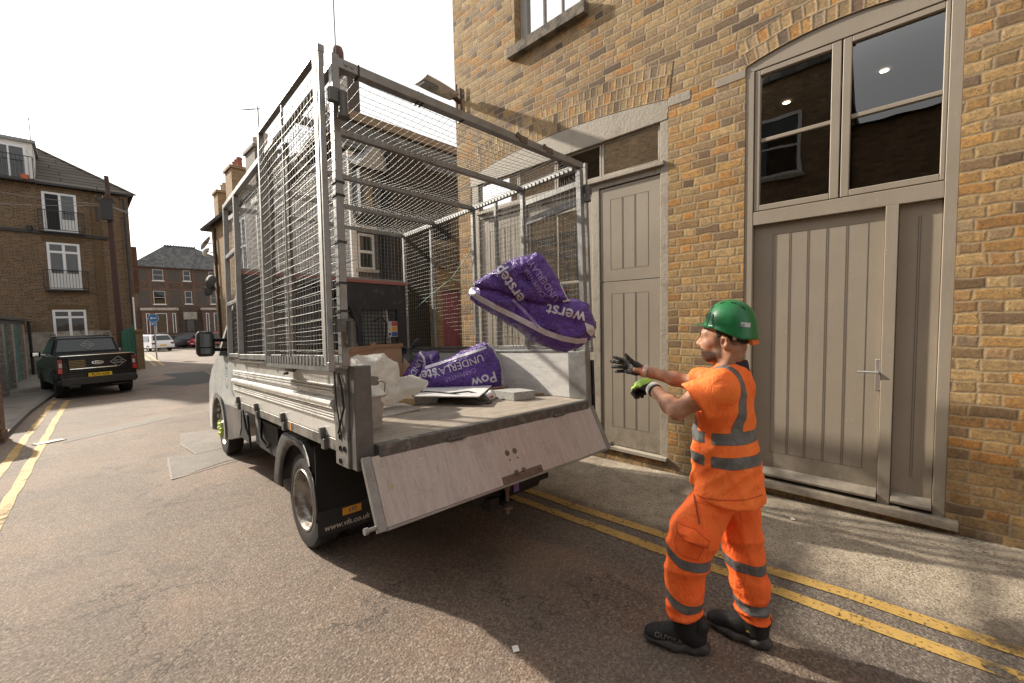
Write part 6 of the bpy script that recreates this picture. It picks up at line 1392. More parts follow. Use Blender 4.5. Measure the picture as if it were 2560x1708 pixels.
STONE = M('pale_stone', (.42, .38, .32), .85, var=.2, vs=5, bump=.3, dirt=(.22, .19, .16), ds=4, da=.45)
RENDER = M('stained_render', (.36, .335, .30), .9, var=.18, vs=1.6, bump=.3, bs=25, dirt=(.20, .185, .16), ds=1.1, da=.5)
GLS2 = mat_glass('house_glass', (.40, .42, .43), 1.7); CURT = M('pale_curtain', (.55, .55, .54), .8, var=.15, vs=3); DK = M('room_dark', (.02, .02, .021), .9)
WHR = M('white_render', (.66, .645, .62), .8, var=.12, vs=2, bump=.15, dirt=(.45, .43, .40), ds=2, da=.4)
def fy(Y, s=-1): return lambda u, v, w_: (u, Y + s * w_, v)        # facade facing -y
def fx(X, s=-1): return lambda u, v, w_: (X + s * w_, u, v)        # facade facing -x
def fbox(mb, fn, u0, u1, v0, v1, w0, w1):
    mb.add([fn(u, v, w_) for w_ in (w0, w1) for u, v in ((u0, v0), (u1, v0), (u1, v1), (u0, v1))], [(0, 3, 2, 1), (4, 5, 6, 7), (0, 1, 5, 4), (1, 2, 6, 5), (2, 3, 7, 6), (3, 0, 4, 7)])
def window(par, fn, u0, u1, v0, v1, fw=.07, hb=(), vb=(), mat=None, inside=None, sill=None, solid=None, name='window', d=.05, sillm=None, bw=.03):
    q = MB(); fbox(q, fn, u0, u0 + fw, v0, v1, -.06, d); fbox(q, fn, u1 - fw, u1, v0, v1, -.06, d); fbox(q, fn, u0 + fw, u1 - fw, v0, v0 + fw, -.06, d - .002); fbox(q, fn, u0 + fw, u1 - fw, v1 - fw, v1, -.06, d - .002)
    for h_ in hb: fbox(q, fn, u0 + fw, u1 - fw, h_ - bw, h_ + bw, -.05, d - .01)
    for x in vb: fbox(q, fn, x - bw, x + bw, v0 + fw, v1 - fw, -.045, d - .006)
    if solid: fbox(q, fn, u0 + fw, u1 - fw, v0 + fw, solid, -.04, d - .016)
    f = build(name, q, mat or UPVC, par, world=True)
    q = MB(); q.add([fn(u, v, .008) for u, v in ((u0 + fw, v0 + fw), (u1 - fw, v0 + fw), (u1 - fw, v1 - fw), (u0 + fw, v1 - fw))], [(0, 1, 2, 3)]); build('pane', q, GLS2, f, world=True)
    q = MB(); q.add([fn(u, v, .003) for u, v in ((u0 + fw, v0 + fw), (u1 - fw, v0 + fw), (u1 - fw, v1 - fw), (u0 + fw, v1 - fw))], [(0, 1, 2, 3)]); build('window_backing', q, inside or DK, f, world=True)  # backing sheet; without a curtain its dark colour stands for the unlit room
    if sill: q = MB(); fbox(q, fn, u0 - .08, u1 + .08, v0 - sill, v0, 0, .10); build('sill', q, sillm or STONE, f, world=True)
    return f
def balcony(par, fn, u0, u1, v0, v1, dep, n=12):
    q = MB()
    q.bar(fn(u0, v1, dep), fn(u1, v1, dep), .035, .035); q.bar(fn(u0, v0 + .08, dep), fn(u1, v0 + .08, dep), .03, .03); fbox(q, fn, u0, u1, v0 - .06, v0, 0, dep)
    for u in (u0, u1): q.bar(fn(u, v1, 0), fn(u, v1, dep), .035, .035); q.bar(fn(u, v0, dep), fn(u, v1, dep), .03, .03)
    for i in range(1, n): u = u0 + (u1 - u0) * i / n; q.bar(fn(u, v0 + .08, dep), fn(u, v1, dep), .016, .016)
    return build('balcony', q, IRON, par, world=True)
def tubeobj(name, pts, r, mat, par=None, n=6, **k): q = MB(); q.tube(pts, r, n); return build(name, q, mat, par, world=par is not None, smooth=60, **k)
# ---- left: tall dark stock-brick house with three storeys of white french doors
LB = root('brick_house', 'dark brown brick three-storey house with white french doors at the far left', 'building', (-3, 32, -.95))
Yf = 32.; EZ = 8.78; f_ = fy(Yf)
q = MB(); q.box(-11, 2.30, Yf, Yf + 9, -1.3, EZ); q.box(2.10, 2.42, Yf - .06, Yf + .4, 3.2, EZ); wl = build('wall', q, DBRICK, LB, world=True)
q = MB(); ov = .28; rz = 12.1; e0 = (-11.3, 2.42 + ov, Yf - ov, Yf + 9 + ov)
R0, R1 = (-7.3, Yf + 4.5, rz), (-1.55, Yf + 4.5, rz); C = [(e0[0], e0[2], EZ), (e0[1], e0[2], EZ + .12), (e0[1], e0[3], EZ), (e0[0], e0[3], EZ)]
q.add(C + [R0, R1], [(0, 1, 5, 4), (1, 2, 5), (2, 3, 4, 5), (3, 0, 4)]); rfo = build('roof', q, TILE, LB, world=True); mdf = rfo.modifiers.new('t', 'SOLIDIFY'); mdf.thickness = .10
q = MB(); q.bar((-11, Yf - .30, EZ - .04), (2.62, Yf - .30, EZ + .06), .12, .10); build('gutter', q, IRON, LB, world=True)
q = MB(); q.bar(C[1], R1, .22, .10); build('hip_ridge', q, TILE, rfo, world=True)
for u0, u1, v0, v1, hb_w, vb, sol, ins in ((-.82, .40, 6.50, 8.48, (), (-.21,), 7.15, CURT), (-.80, .38, 3.54, 5.93, (5.45,), (-.21,), 4.35, CURT), (-.80, .42, .30, 2.47, (2.08,), (-.19,), .9, M('muslin_curtain', (.25, .24, .22), .9, var=.3))):
    window(LB, f_, u0, u1, v0, v1, .10, hb_w, vb, UPVC, ins, None, sol, 'french_door', .04, bw=.055)
q = MB(); fbox(q, f_, -.70, -.25, 6.6, 8.36, -.03, .046); build('open_leaf_gap', q, DK, LB, world=True)
balcony(LB, f_, -.98, .62, 6.47, 7.52, .28, 14); balcony(LB, f_, -.98, .60, 3.50, 4.50, .28, 14)
q = MB(); q.bar((-2.4, Yf - .06, 6.42), (1.5, Yf - .06, 6.36), .12, .14); q.lathe([(.1, 0), (.1, .25), (0, .25)], (-1.3, Yf - .1, 6.42), (0, 0, 1), 10); build('waste_pipe', q, IRON, LB, world=True)
q = MB(); fbox(q, f_, -5, 1.30, -1.2, 1.35, 0, .02); build('render_band', q, RENDER, LB, world=True)
q = MB(); fbox(q, f_, -.95, .55, 2.47, 2.72, 0, .012); fbox(q, f_, -.95, .55, 5.95, 6.2, 0, .012); fbox(q, f_, .92, 1.25, 1.4, 8.7, 0, .05); build('soldier_course', q, M('ochre_brick', (.105, .07, .036), .9, var=.35, vs=6, bump=.3), LB, world=True)
tubeobj('downpipe', [(2.25, Yf - .12, -1), (2.25, Yf - .12, 8.6)], .05, IRON, LB)
q = MB(); q.box(-2.75, -.98, Yf - .05, Yf + 3.2, 8.75, 10.75); dm = build('dormer', q, WHR, LB, world=True)
q = MB(); q.box(-2.85, -.86, Yf - .18, Yf + 3.3, 10.75, 10.90); build('dormer_roof', q, M('lead_flat', (.22, .225, .23), .6), dm, world=True)
q = MB(); q.add([(-.965, Yf + .0, 8.95), (-.965, Yf + 1.9, 10.3), (-.965, Yf + 1.9, 10.7), (-.965, Yf, 10.7)], [(0, 1, 2, 3)]); build('dormer_cheek', q, WHR, dm, world=True)
window(LB, fy(Yf - .06), -2.35, -1.20, 8.9, 10.55, .10, (), (-1.78,), UPVC, CURT, None, None, 'french_door', .04)
balcony(LB, fy(Yf - .06), -2.6, -1.0, 8.80, 9.95, .5, 12)
q = MB(); q.lathe([(.16, 0), (.13, -.22), (0, -.22)], (-1.3, Yf - .5, 9.05), (0, 0, 1), 12); build('flower_pot', q, M('terracotta', (.42, .12, .06), .8), LB, world=True)
q = MB(); q.box(2.42, 2.75, Yf + 1.2, Yf + 2.0, 3.5, 6.2); build('chimney_breast', q, RBRICK, LB, world=True)
def aerial(name, base, H, label, n=9, w_=.5, par=None, ang=0.):
    r_ = root(name, label, 'aerial', base)
    q = MB(); b_ = Vector(base); q.tube([b_, b_ + Vector((0, 0, H))], .022, 6); build('mast', q, M('aerial_grey', (.14, .14, .14), .5, .6), r_, world=True)
    q = MB(); c = b_ + Vector((0, 0, H - .1)); d = Vector((math.cos(ang), math.sin(ang), .12)); p_ = Vector((-math.sin(ang), math.cos(ang), 0)); q.tube([c - d * .1, c + d * .8], .012, 5)
    for i in range(n): a = c + d * (.8 * i / (n - 1)); q.tube([a - p_ * w_ * .5 + Vector((0, 0, .12)), a + p_ * w_ * .5 + Vector((0, 0, -.12))], .009, 4)
    build('array', q, M('aerial_grey', (.14, .14, .14), .5, .6), r_, world=True); return r_
aerial('tv_aerial', (-1.08, 34.3, 11.4), 1.4, 'thin tv aerial on the roof of the dark brick house at left', 5, .6, ang=.4)
# ---- telegraph pole with its wires
TP = root('telegraph_pole', 'dark wooden telegraph pole carrying a junction box in front of the left house', 'telegraph pole', (1.52, 30, gz(30)))
tubeobj('pole', [(1.60, 30, gz(30)), (1.56, 30, 4.5), (1.53, 30, 9.25)], [.155, .13, .095], M('creosoted_wood', (.055, .026, .02), .8, var=.3, vs=6), TP, 12)
q = MB(); q.box(1.22, 1.66, 29.70, 29.92, 7.0, 7.9); q.box(1.0, 1.12, 29.8, 29.95, 6.9, 7.6); q.box(1.05, 1.8, 29.82, 29.9, 7.9, 7.98)
for x in (1.1, 1.35, 1.7): q.lathe([(.05, 0), (.06, .12), (.02, .2), (0, .2)], (x, 29.86, 7.98), (0, 0, 1), 8)
build('junction_box', q, IRON, TP, world=True)
def wire(a, b_, label, sagz=.35, r=.012):
    a, b_ = Vector(a), Vector(b_); pts = [a + (b_ - a) * t_ + Vector((0, 0, -sagz * 4 * t_ * (1 - t_))) for t_ in np.linspace(0, 1, 14)]
    o = tubeobj('overhead_wire', pts, r, M('wire_grey', (.22, .22, .22), .6), recenter=True, n=4); tag(o, label, 'wire', 'telephone wires from the pole')
wire((1.5, 29.85, 8.3), (-.95, 8.0, 8.7), 'overhead telephone wire from the pole across the white sky, left one', .5, .007); wire((1.6, 29.85, 8.3), (-.86, 8.0, 8.55), 'overhead telephone wire from the pole across the white sky, right one', .6, .007)
for i, z in enumerate((7.75, 7.6, 7.45)): wire((1.65, 29.9, 7.7), (3.0 + .1 * i, 31.0, z), 'short wire running right from the pole past the house corner', .05, .014)
wire((1.2, 29.85, 7.7), (-6, 27, 6.6), 'wire running left from the pole across the upper french doors', .25, .012); wire((1.2, 29.85, 7.75), (-6, 28, 8.0), 'higher wire running left from the pole past the balcony', .3, .012)
# ---- garages
GR = root('garage_row', 'low row of garages with green doors between pale brick piers behind the pickup', 'garage', (-1.6, 25, gz(25)))
q = MB(); q.box(-7, -1.72, 16, 31.3, 1.72, 1.88); q.box(-7, -1.66, 16, 31.5, 1.90, 2.0); build('roof', q, M('felt_roof', (.06, .055, .05), .9, var=.3), GR, world=True)
WBR = mat_brick('pale_painted_brick', .075, .225, [(0, (.33, .30, .27)), (1, (.42, .385, .345))], (.22, .2, .18))
for y0, y1 in ((18.2, 18.8), (20.45, 20.9), (23.3, 23.9), (27.9, 28.5)):
    q = MB(); q.box(-2.1, -1.60, y0, y1, gz(y1) - .1, 1.72); build('pier', q, WBR, GR, world=True)
GREEN = M('garage_green', (.035, .15, .12), .6, var=.15, vs=3, dirt=(.02, .06, .05), ds=3)
for y0, y1 in ((18.8, 20.45), (20.9, 23.3), (23.9, 27.9)):
    q = MB(); q.box(-1.80, -1.75, y0, y1, gz(y1) + .0, 1.68)
    z = -.6
    while z < 1.6: q.box(-1.75, -1.735, y0 + .02, y1 - .02, z, z + .17); z += .20
    build('garage_door', q, GREEN, GR, world=True)
q = MB(); q.box(-7, -2.1, 16, 31.3, -1.1, 1.72); q.box(-2.1, -1.75, 28.6, 31.3, -1.1, 1.72); build('wall', q, RENDER, GR, world=True)
tubeobj('downpipe', [(-1.55, 30.6, -.8), (-1.55, 30.4, 1.9)], .06, IRON, GR)
# ---- green gate and brick pier by the corner
GT = root('green_gate', 'green boarded gate beside a brick pier in front of the left house', 'gate', (1.7, 29.6, gz(30)))
q = MB()
for i in range(5, 8): q.box(.9 + i * .14, .9 + i * .14 + .132, 29.5, 29.54, gz(30), 1.3 + (.12 if i > 5 else 0))
build('boards', q, M('gate_green', (.015, .12, .075), .5, var=.2), GT, world=True)
q = MB(); q.box(2.02, 2.1, 29.44, 29.56, gz(30), 1.62); build('gate_post', q, M('gate_green', (.015, .12, .075), .5), GT, world=True)
q = MB(); q.box(2.12, 2.42, 29.3, 29.75, gz(30) - .1, 1.22); q.box(2.08, 2.46, 29.26, 29.79, 1.22, 1.34); tag(build('brick_pier', q, mat_brick('ochre_pier_brick', .075, .225, [(0, (.17, .11, .055)), (1, (.26, .18, .095))], (.2, .16, .11)), recenter=True), 'short yellow-brown brick pier with a cap beside the green gate', 'pier')
# ---- near-left red brick gate pier
q = MB(); q.box(-1.45, -.965, 11.0, 11.5, -.5, .62); q.box(-1.49, -.945, 10.98, 11.54, -.5, -.16); q.box(-1.43, -.975, 11.02, 11.48, .62, .86)
tag(build('brick_pier', q, RBRICK, recenter=True), 'red brick pier at the extreme left edge beside the footway', 'pier')
# ---- pickup truck
PK = root('pickup_truck', 'black pickup truck parked on the left double yellow lines, seen from behind', 'pickup truck', (.42, 17.9, gz(18.4) - .02), rot(R(7), R(-1.7), 0))
PKM = M('gloss_black_paint', (.005, .005, .006), .22, var=.1, spec=.22); CHR = M('chrome_trim', (.62, .62, .62), .15, 1., var=.05)
def pbox(mb, *a): return mb.box(*a)
q = MB(); hw = .88
body_prof = [(0, .42), (0, .60), (.02, 1.02), (.0, 1.30), (1.62, 1.36), (1.70, 1.32), (3.55, 1.30), (3.9, 1.22), (5.05, 1.08), (5.25, .85), (5.25, .42)]
def tumble(z): return hw - (0.0 if z < 1.0 else (z - 1.0) * .10) - (.03 if z < .5 else 0)
n = len(body_prof); q.v = [(-tumble(z), y, z) for y, z in body_prof] + [(tumble(z), y, z) for y, z in body_prof]
q.f = [tuple(range(n)), tuple(range(2 * n - 1, n - 1, -1))] + [(i, (i + 1) % n, n + (i + 1) % n, n + i) for i in range(n)]
pkb = build('body', q, PKM, PK, bevel=.05)
q = MB(); cabp = [(1.70, 1.30), (1.86, 1.86), (2.2, 1.93), (3.0, 1.94), (3.35, 1.86), (4.1, 1.26)]
n = len(cabp); tw = lambda z: .83 - (z - 1.3) * .27
q.v = [(-tw(z), y, z) for y, z in cabp] + [(tw(z), y, z) for y, z in cabp]; q.f = [tuple(range(n)), tuple(range(2 * n - 1, n - 1, -1))] + [(i, (i + 1) % n, n + (i + 1) % n, n + i) for i in range(n)]
build('cab', q, PKM, PK, bevel=.05)
CG = M('tinted_car_glass', (.018, .024, .027), .06, var=.05, spec=.7)
q = MB(); q.tri([(-.70, 1.722, 1.42), (.70, 1.722, 1.42), (.62, 1.826, 1.80), (-.62, 1.826, 1.80)]); rw = build('rear_window', q, CG, PK)
for s_ in (-1, 1):
    q = MB(); q.tri([(s_ * (tw(1.38) + .004), 1.95, 1.38), (s_ * (tw(1.38) + .004), 3.8, 1.38), (s_ * (tw(1.82) + .004), 3.3, 1.82), (s_ * (tw(1.82) + .004), 2.0, 1.82)]); build('side_window', q, CG, PK)
    q = MB(); q.tube([(s_ * .66, 1.95, 1.955), (s_ * .66, 2.1, 1.985), (s_ * .66, 3.0, 1.985), (s_ * .66, 3.15, 1.95)], .025, 6); build('roof_rail', q, CHR, PK, smooth=60)
    q = MB(); q.box(*sorted((s_ * .755, s_ * .878)), -.012, .10, .78, 1.22); tl_ = build('tail_light', q, M('tail_light_red', (.16, .008, .01), .2), PK, bevel=.02)
    q = MB(); q.box(*sorted((s_ * .77, s_ * .84)), -.018, .0, .98, 1.10); build('reverse_lens', q, M('clear_lens', (.45, .43, .42), .2), tl_, bevel=.01)
    q = MB(); q.box(*sorted((s_ * .785, s_ * .865)), -.018, .0, .80, .93); build('red_lens', q, M('bright_red_lens', (.50, .01, .02), .2), tl_, bevel=.01)  # brighter red than the rest of the tail light
    q = MB(); q.lathe([(0, -.09), (.11, -.08), (.13, 0), (.10, .09), (0, .10)], (s_ * 1.01, 3.35, 1.36), (0, 0, 1), 12); mm_ = build('door_mirror', q, PKM, PK, smooth=50)
    q = MB(); q.box(*sorted((s_ * .94, s_ * 1.08)), 3.222, 3.235, 1.30, 1.42); q.box(*sorted((s_ * .80, s_ * .94)), 3.3, 3.38, 1.32, 1.36); build('mirror_glass', q, CHR, mm_, bevel=.01)
    for yw in (.98, 4.2):
        q = MB(); q.lathe([(.22, -.13), (.36, -.13), (.385, -.09), (.385, .09), (.36, .13), (.22, .13), (0, .10)], (s_ * .735, yw, .39), (s_, 0, 0), 26); wh_ = build('wheel', q, TYRE, PK, smooth=40)
        q = MB(); q.lathe([(.24, .125), (.20, .09), (.08, .10), (0, .11)], (s_ * .735, yw, .39), (s_, 0, 0), 18); build('rim', q, BLK, wh_, smooth=40)
        q = MB(); q.add([(s_ * (tumble(.8) + .012), yw + rr_ * math.cos(a), .40 + rr_ * math.sin(a)) for rr_ in (.42, .50) for a in np.linspace(-.1, math.pi + .1, 12)], [(i, i + 1, 13 + i, 12 + i) for i in range(11)]); build('wheel_arch', q, BLK, PK)
q = MB(); q.box(-.83, .83, -.10, .10, .42, .66); q.box(-.87, .87, -.08, .2, .46, .60); bp = build('bumper', q, M('bumper_black', (.012, .012, .013), .35, var=.1), PK, bevel=.03)
q = MB(); q.box(-.26, .26, -.118, -.104, .655, .765); pt = build('number_plate', q, M('plate_yellow', (.78, .50, .02), .5, var=.03), PK, bevel=.004)
q = MB(); flat_text(q, 'FL73 XFB', .098, (0, -.1205, .708), (1, 0, 0), (0, 0, 1), bold=True); build('lettering', q, M('plate_black', (.01, .01, .01), .6), pt, fixn=False)
q = MB(); q.box(-.66, .66, -.012, .01, .80, 1.26); tg = build('tailgate', q, PKM, PK, bevel=.02)
q = MB(); q.box(-.62, .40, -.022, -.008, .905, .925); q.box(-.80, .80, .0, .05, 1.30, 1.318); build('chrome_strip', q, CHR, tg)
q = MB(); q.lathe([(0, -.001), (.125, 0), (.14, .012)], (-.02, -.024, 1.065), (0, 1, 0), 24); q.v = [(x, y, 1.065 + (z - 1.065) * .42) for x, y, z in q.v]; ov_ = build('badge', q, CHR, tg)
q = MB(); q.lathe([(0, -.001), (.112, 0)], (-.02, -.026, 1.065), (0, 1, 0), 24); q.v = [(x, y, 1.065 + (z - 1.065) * .38) for x, y, z in q.v]; build('badge_field', q, M('badge_dark', (.015, .02, .04), .3), ov_)
q = MB(); flat_text(q, 'Ford', .07, (-.02, -.028, 1.066), (1, 0, 0), (0, 0, 1), shear=.2); build('lettering', q, CHR, ov_, fixn=False)
SIL = M('vinyl_silver', (.50, .50, .49), .5)
def diamond(cx_, cz, a, b_, yf, tilt=0.):
    q = MB(); P = lambda x, z: (cx_ + x, yf(cz + z), cz + z); o = [(0, b_), (a, 0), (0, -b_), (-a, 0)]; i_ = [(x * .93, z * .93) for x, z in o]
    q.add([P(*p) for p in o] + [P(*p) for p in i_], [(k, (k + 1) % 4, 4 + (k + 1) % 4, 4 + k) for k in range(4)]); return q
yfl = lambda z: -.0145 if z < 1.3 else 1.722 + (z - 1.42) * .274 - .006
for cx_, cz, a, b_, sz in ((.44, 1.06, .19, .155, .062), (.03, 1.62, .17, .13, .050)):
    dq = diamond(cx_, cz, a, b_, yfl); sl_ = (Vector((0, yfl(cz + .1) - yfl(cz), .1))).normalized()
    flat_text(dq, 'HOYLE', sz, (cx_, yfl(cz + sz * .45) - .001, cz + sz * .45), (1, 0, 0), sl_, spacing=1.15); flat_text(dq, 'HUGHES', sz, (cx_, yfl(cz - sz * .6) - .001, cz - sz * .6), (1, 0, 0), sl_, spacing=1.1)
    build('company_sign', dq, SIL, tg if cz < 1.3 else rw, fixn=False)
q = MB()
for k in range(5): q.box(-.63, -.63 + (.36 if k % 2 else .33), -.0135, -.012, 1.14 - k * .045, 1.165 - k * .045)
build('notice', q, M('notice_ochre', (.24, .18, .07), .6, var=.6, vs=60), tg)
q = MB(); q.tube([(-.03, 2.05, 1.93), (-.10, 1.95, 2.16)], .008, 5); build('aerial_rod', q, BLK, PK)
q = MB(); q.tube([(.25, -.05, .36), (.62, -.05, .36)], .03, 8); q.box(-.35, .6, .3, .6, .28, .42); build('tow_gear', q, UNDER, PK)
# ---- parked cars at the junction
def car(label, x, y, yaw, col, L=4.3, W_=1.8, H=1.5, kind='hatch', plate=None, lights='rear'):
    z0 = gz(y); r_ = root('parked_car', label, 'car', (x, y, z0), rot(R(yaw), 0, 0), 'cars parked at the junction'); hw = W_ / 2
    pm = M('car_paint_%d' % (hash(col) % 9999), col, .2, var=.05, coat=.5)
    pr = {'suv': [(0, .35), (-.02, .75), (.08, 1.02), (.55, H), (2.3, H + .02), (3.0, H - .10), (3.45, 1.05), (L - .15, .88), (L, .6), (L - .05, .3)], 'hatch': [(0, .35), (.0, .8), (.35, 1.0), (.75, H - .05), (1.6, H), (2.3, H - .04), (3.1, .98), (L - .2, .78), (L, .55), (L - .05, .28)]}[kind]
    tw_ = lambda z: hw - (0 if z < .9 else (z - .9) * .30)
    q = MB(); n = len(pr); q.v = [(-tw_(z), yy - L / 2, z) for yy, z in pr] + [(tw_(z), yy - L / 2, z) for yy, z in pr]; q.f = [tuple(range(n)), tuple(range(2 * n - 1, n - 1, -1))] + [(i, (i + 1) % n, n + (i + 1) % n, n + i) for i in range(n)]
    b_ = build('body', q, pm, r_, bevel=.05)
    a = pr[2]; c = pr[3]; mid = lambda p_, q_, t_: (p_[0] + (q_[0] - p_[0]) * t_, p_[1] + (q_[1] - p_[1]) * t_)
    for nm, p0, p1, sgn in (('rear_window', mid(a, c, .12), mid(a, c, .86), -1), ('windscreen', mid(pr[6], pr[5], .10), mid(pr[6], pr[5], .92), 1)):
        q = MB(); q.tri([(-tw_(p0[1]) + .10, p0[0] - L / 2 + sgn * .03, p0[1] + .012), (tw_(p0[1]) - .10, p0[0] - L / 2 + sgn * .03, p0[1] + .012), (tw_(p1[1]) - .10, p1[0] - L / 2 + sgn * .03, p1[1] + .012), (-tw_(p1[1]) + .10, p1[0] - L / 2 + sgn * .03, p1[1] + .012)]); build(nm, q, CG, r_)
    for s_ in (-1, 1):
        q = MB(); z0_, z1_ = .98, H - .12; q.tri([(s_ * (tw_(z0_) + .006), .75 - L / 2, z0_), (s_ * (tw_(z0_) + .006), 3.0 - L / 2, z0_), (s_ * (tw_(z1_) + .006), 2.35 - L / 2, z1_), (s_ * (tw_(z1_) + .006), .95 - L / 2, z1_)]); build('side_window', q, CG, r_)
        q = MB(); q.box(*sorted((s_ * (hw - .30), s_ * (hw - .03))), -L / 2 - .03, -L / 2 + .12, .72, .88); build('tail_light', q, M('tail_light_red', (.16, .008, .01), .2), r_)
        q = MB(); q.box(*sorted((s_ * (hw - .42), s_ * (hw - .06))), L / 2 - .16, L / 2 + .005, .62, .76); build('headlight', q, M('clear_lens', (.45, .43, .42), .2), r_)
        for yw in (.80, L - .85):
            q = MB(); q.lathe([(.18, -.10), (.30, -.10), (.32, -.07), (.32, .07), (.30, .10), (.20, .10)], (s_ * (hw - .10), yw - L / 2, .32), (s_, 0, 0), 20); wh_ = build('wheel', q, TYRE, r_, smooth=40)
            q = MB(); q.lathe([(.20, .09), (.10, .06), (0, .08)], (s_ * (hw - .10), yw - L / 2, .32), (s_, 0, 0), 16); build('rim', q, RIMM if col[0] > .1 else GALV, wh_, smooth=40)
    q = MB(); q.box(-.26, .26, -L / 2 - .045, -L / 2 - .02, .58, .70); build('number_plate', q, MATS['plate_yellow'], r_)
    q = MB(); q.box(-.26, .26, L / 2 + .0, L / 2 + .02, .42, .53); build('number_plate', q, M('plate_white', (.7, .7, .68), .5), r_)
    return r_
car('white suv with its tail towards the street, nearest of the cars at the junction', 5.15, 54.5, 16, (.72, .72, .73), 4.4, 1.85, 1.62, 'suv')
car('low dark grey car beside the white suv at the junction', 7.5, 58.0, 118, (.03, .033, .038), 4.3, 1.78, 1.42)
car('black suv parked behind the dark grey car under the flint house', 9.3, 60.8, 60, (.012, .012, .013), 4.4, 1.85, 1.65, 'suv')
car('red hatchback parked at the right end of the junction', 10.6, 57.4, 112, (.33, .02, .03), 4.2, 1.8, 1.62, 'suv')
# ---- far flint-and-brick house
FB = root('flint_house', 'wide flint and red brick house with slate hipped roof closing the far end of street', 'building', (8.7, 64, gz(64)))
ff = fy(64.); q = MB(); q.box(4.75, 16.5, 64, 72, gz(64) - .2, 8.3); build('wall', q, FBRICK, FB, world=True)
q = MB(); q.add([(4.45, 63.7, 8.3), (16.8, 63.7, 8.3), (16.8, 72.3, 8.3), (4.45, 72.3, 8.3), (8.2, 68, 11.4), (11.4, 68, 11.4)], [(0, 1, 5, 4), (1, 2, 5), (2, 3, 4, 5), (3, 0, 4)]); rf_ = build('roof', q, SLATE, FB, world=True); rf_.modifiers.new('t', 'SOLIDIFY').thickness = .1
q = MB(); q.bar((8.2, 68, 11.45), (11.4, 68, 11.45), .25, .12)
for k in range(12): q.box(8.3 + k * .27, 8.4 + k * .27, 67.9, 68.1, 11.5, 11.62)
build('ridge_tiles', q, M('ridge_grey', (.09, .09, .095), .8), rf_, world=True)
q = MB()
for v0, v1 in ((8.02, 8.28), (6.5, 6.68), (5.62, 5.78), (3.72, 3.84)): fbox(q, ff, 4.75, 13.4, v0, v1, 0, .02)
for u in (4.75, 6.1, 7.6, 9.0, 10.2, 11.6): fbox(q, ff, u, u + .3, 3.9, 8.0, 0, .015)
build('red_band', q, RBRICK, FB, world=True)
for u0, u1 in ((5.05, 6.1), (7.9, 9.0), (10.5, 11.6)):
    for v0, v1 in ((3.9, 5.6), (6.7, 8.0)): q = MB(); fbox(q, ff, u0, u1, v0, v1, 0, .012); build('flint_panel', q, FLINT, FB, world=True)
for u0, u1, v0, v1 in ((6.5, 7.48, 6.72, 8.0), (9.33, 10.05, 6.78, 8.05), (11.9, 12.7, 6.8, 8.05), (6.45, 7.55, 3.95, 5.5), (9.38, 10.08, 4.0, 5.55), (11.93, 12.75, 4.0, 5.55)):
    window(FB, ff, u0, u1, v0, v1, .07, ((v0 + v1) / 2,), (), M('grey_sash', (.40, .39, .37), .5), CURT if u0 > 11 and v0 < 5 else DK, .10, name='sash_window', sillm=UPVC)
for u0, u1 in ((5.3, 8.45), (10.9, 14.0)):
    q = MB(); fbox(q, ff, u0, u1, gz(64), 3.2, 0, .9); by = build('bay', q, RBRICK, FB, world=True)
    q = MB(); fbox(q, ff, u0 - .1, u1 + .1, 3.2, 3.5, 0, 1.05); build('bay_cornice', q, STONE, by, world=True)
    for a, b_ in ((u0 + .3, u0 + .62), (u0 + 1.1, u0 + 2.15), (u0 + 2.65, u0 + 2.95)): window(FB, fy(63.1), a, b_, .5, 2.85, .06, (), (), UPVC, M('shop_grey', (.13, .135, .135), .6) if u0 < 6 else CURT, None, name='bay_window')
window(FB, ff, 9.3, 10.25, -.9, 2.1, .12, (), (), IRON, CURT, None, name='front_door'); q = MB(); fbox(q, ff, 9.1, 10.45, 2.1, 3.0, 0, .1); build('porch', q, STONE, FB, world=True)
q = MB(); q.box(4.6, 13.5, 62.3, 62.55, gz(62) - .1, .45); q.box(4.55, 13.5, 62.25, 62.6, .45, .55); tag(build('garden_wall', q, RBRICK, recenter=True), 'low red brick wall in front of the far flint house', 'wall')
q = MB(); q.box(4.95, 5.85, 8.3, 8.9, gz(8) - .1, 5.3)
for k in range(30): q.box(4.95 + k * .03, 4.95 + k * .03 + .026, 8.285, 8.3, gz(8), 5.3)
tag(build('timber_screen', q, M('black_timber', (.018, .016, .015), .75, var=.4, vs=4), recenter=True), 'tall black boarded screen standing at the mouth of the alley', 'screen')
# ---- road sign
SG = root('road_sign', 'blue round arrow sign above a small blue plate on a post at the junction', 'road sign', (3.70, 37.6, gz(37.6)))
tubeobj('post', [(3.74, 37.6, gz(37.6)), (3.72, 37.6, 2.3)], .045, M('sign_post_grey', (.5, .5, .5), .5, .5), SG, 10)
BLU = M('sign_blue', (.01, .17, .48), .45, var=.05); SW = M('sign_white', (.7, .72, .74), .5, var=.03)
q = MB(); q.lathe([(0, 0), (.29, 0), (.29, .03), (0, .03)], (3.69, 37.50, 2.03), (0, -1, 0), 32); dsk = build('disc', q, BLU, SG, world=True)
q = MB(); q.lathe([(.275, .032), (.292, .032)], (3.69, 37.50, 2.03), (0, -1, 0), 32); q.add([(3.50, 37.466, 2.03), (3.62, 37.466, 2.13), (3.62, 37.466, 2.06), (3.87, 37.466, 2.06), (3.87, 37.466, 2.0), (3.62, 37.466, 2.0), (3.62, 37.466, 1.93)], [(0, 1, 2, 3, 4, 5, 6)]); build('arrow', q, SW, dsk, world=True)
q = MB(); q.box(3.53, 3.90, 37.48, 37.52, 1.52, 1.76); pl2 = build('plate', q, BLU, SG, world=True)
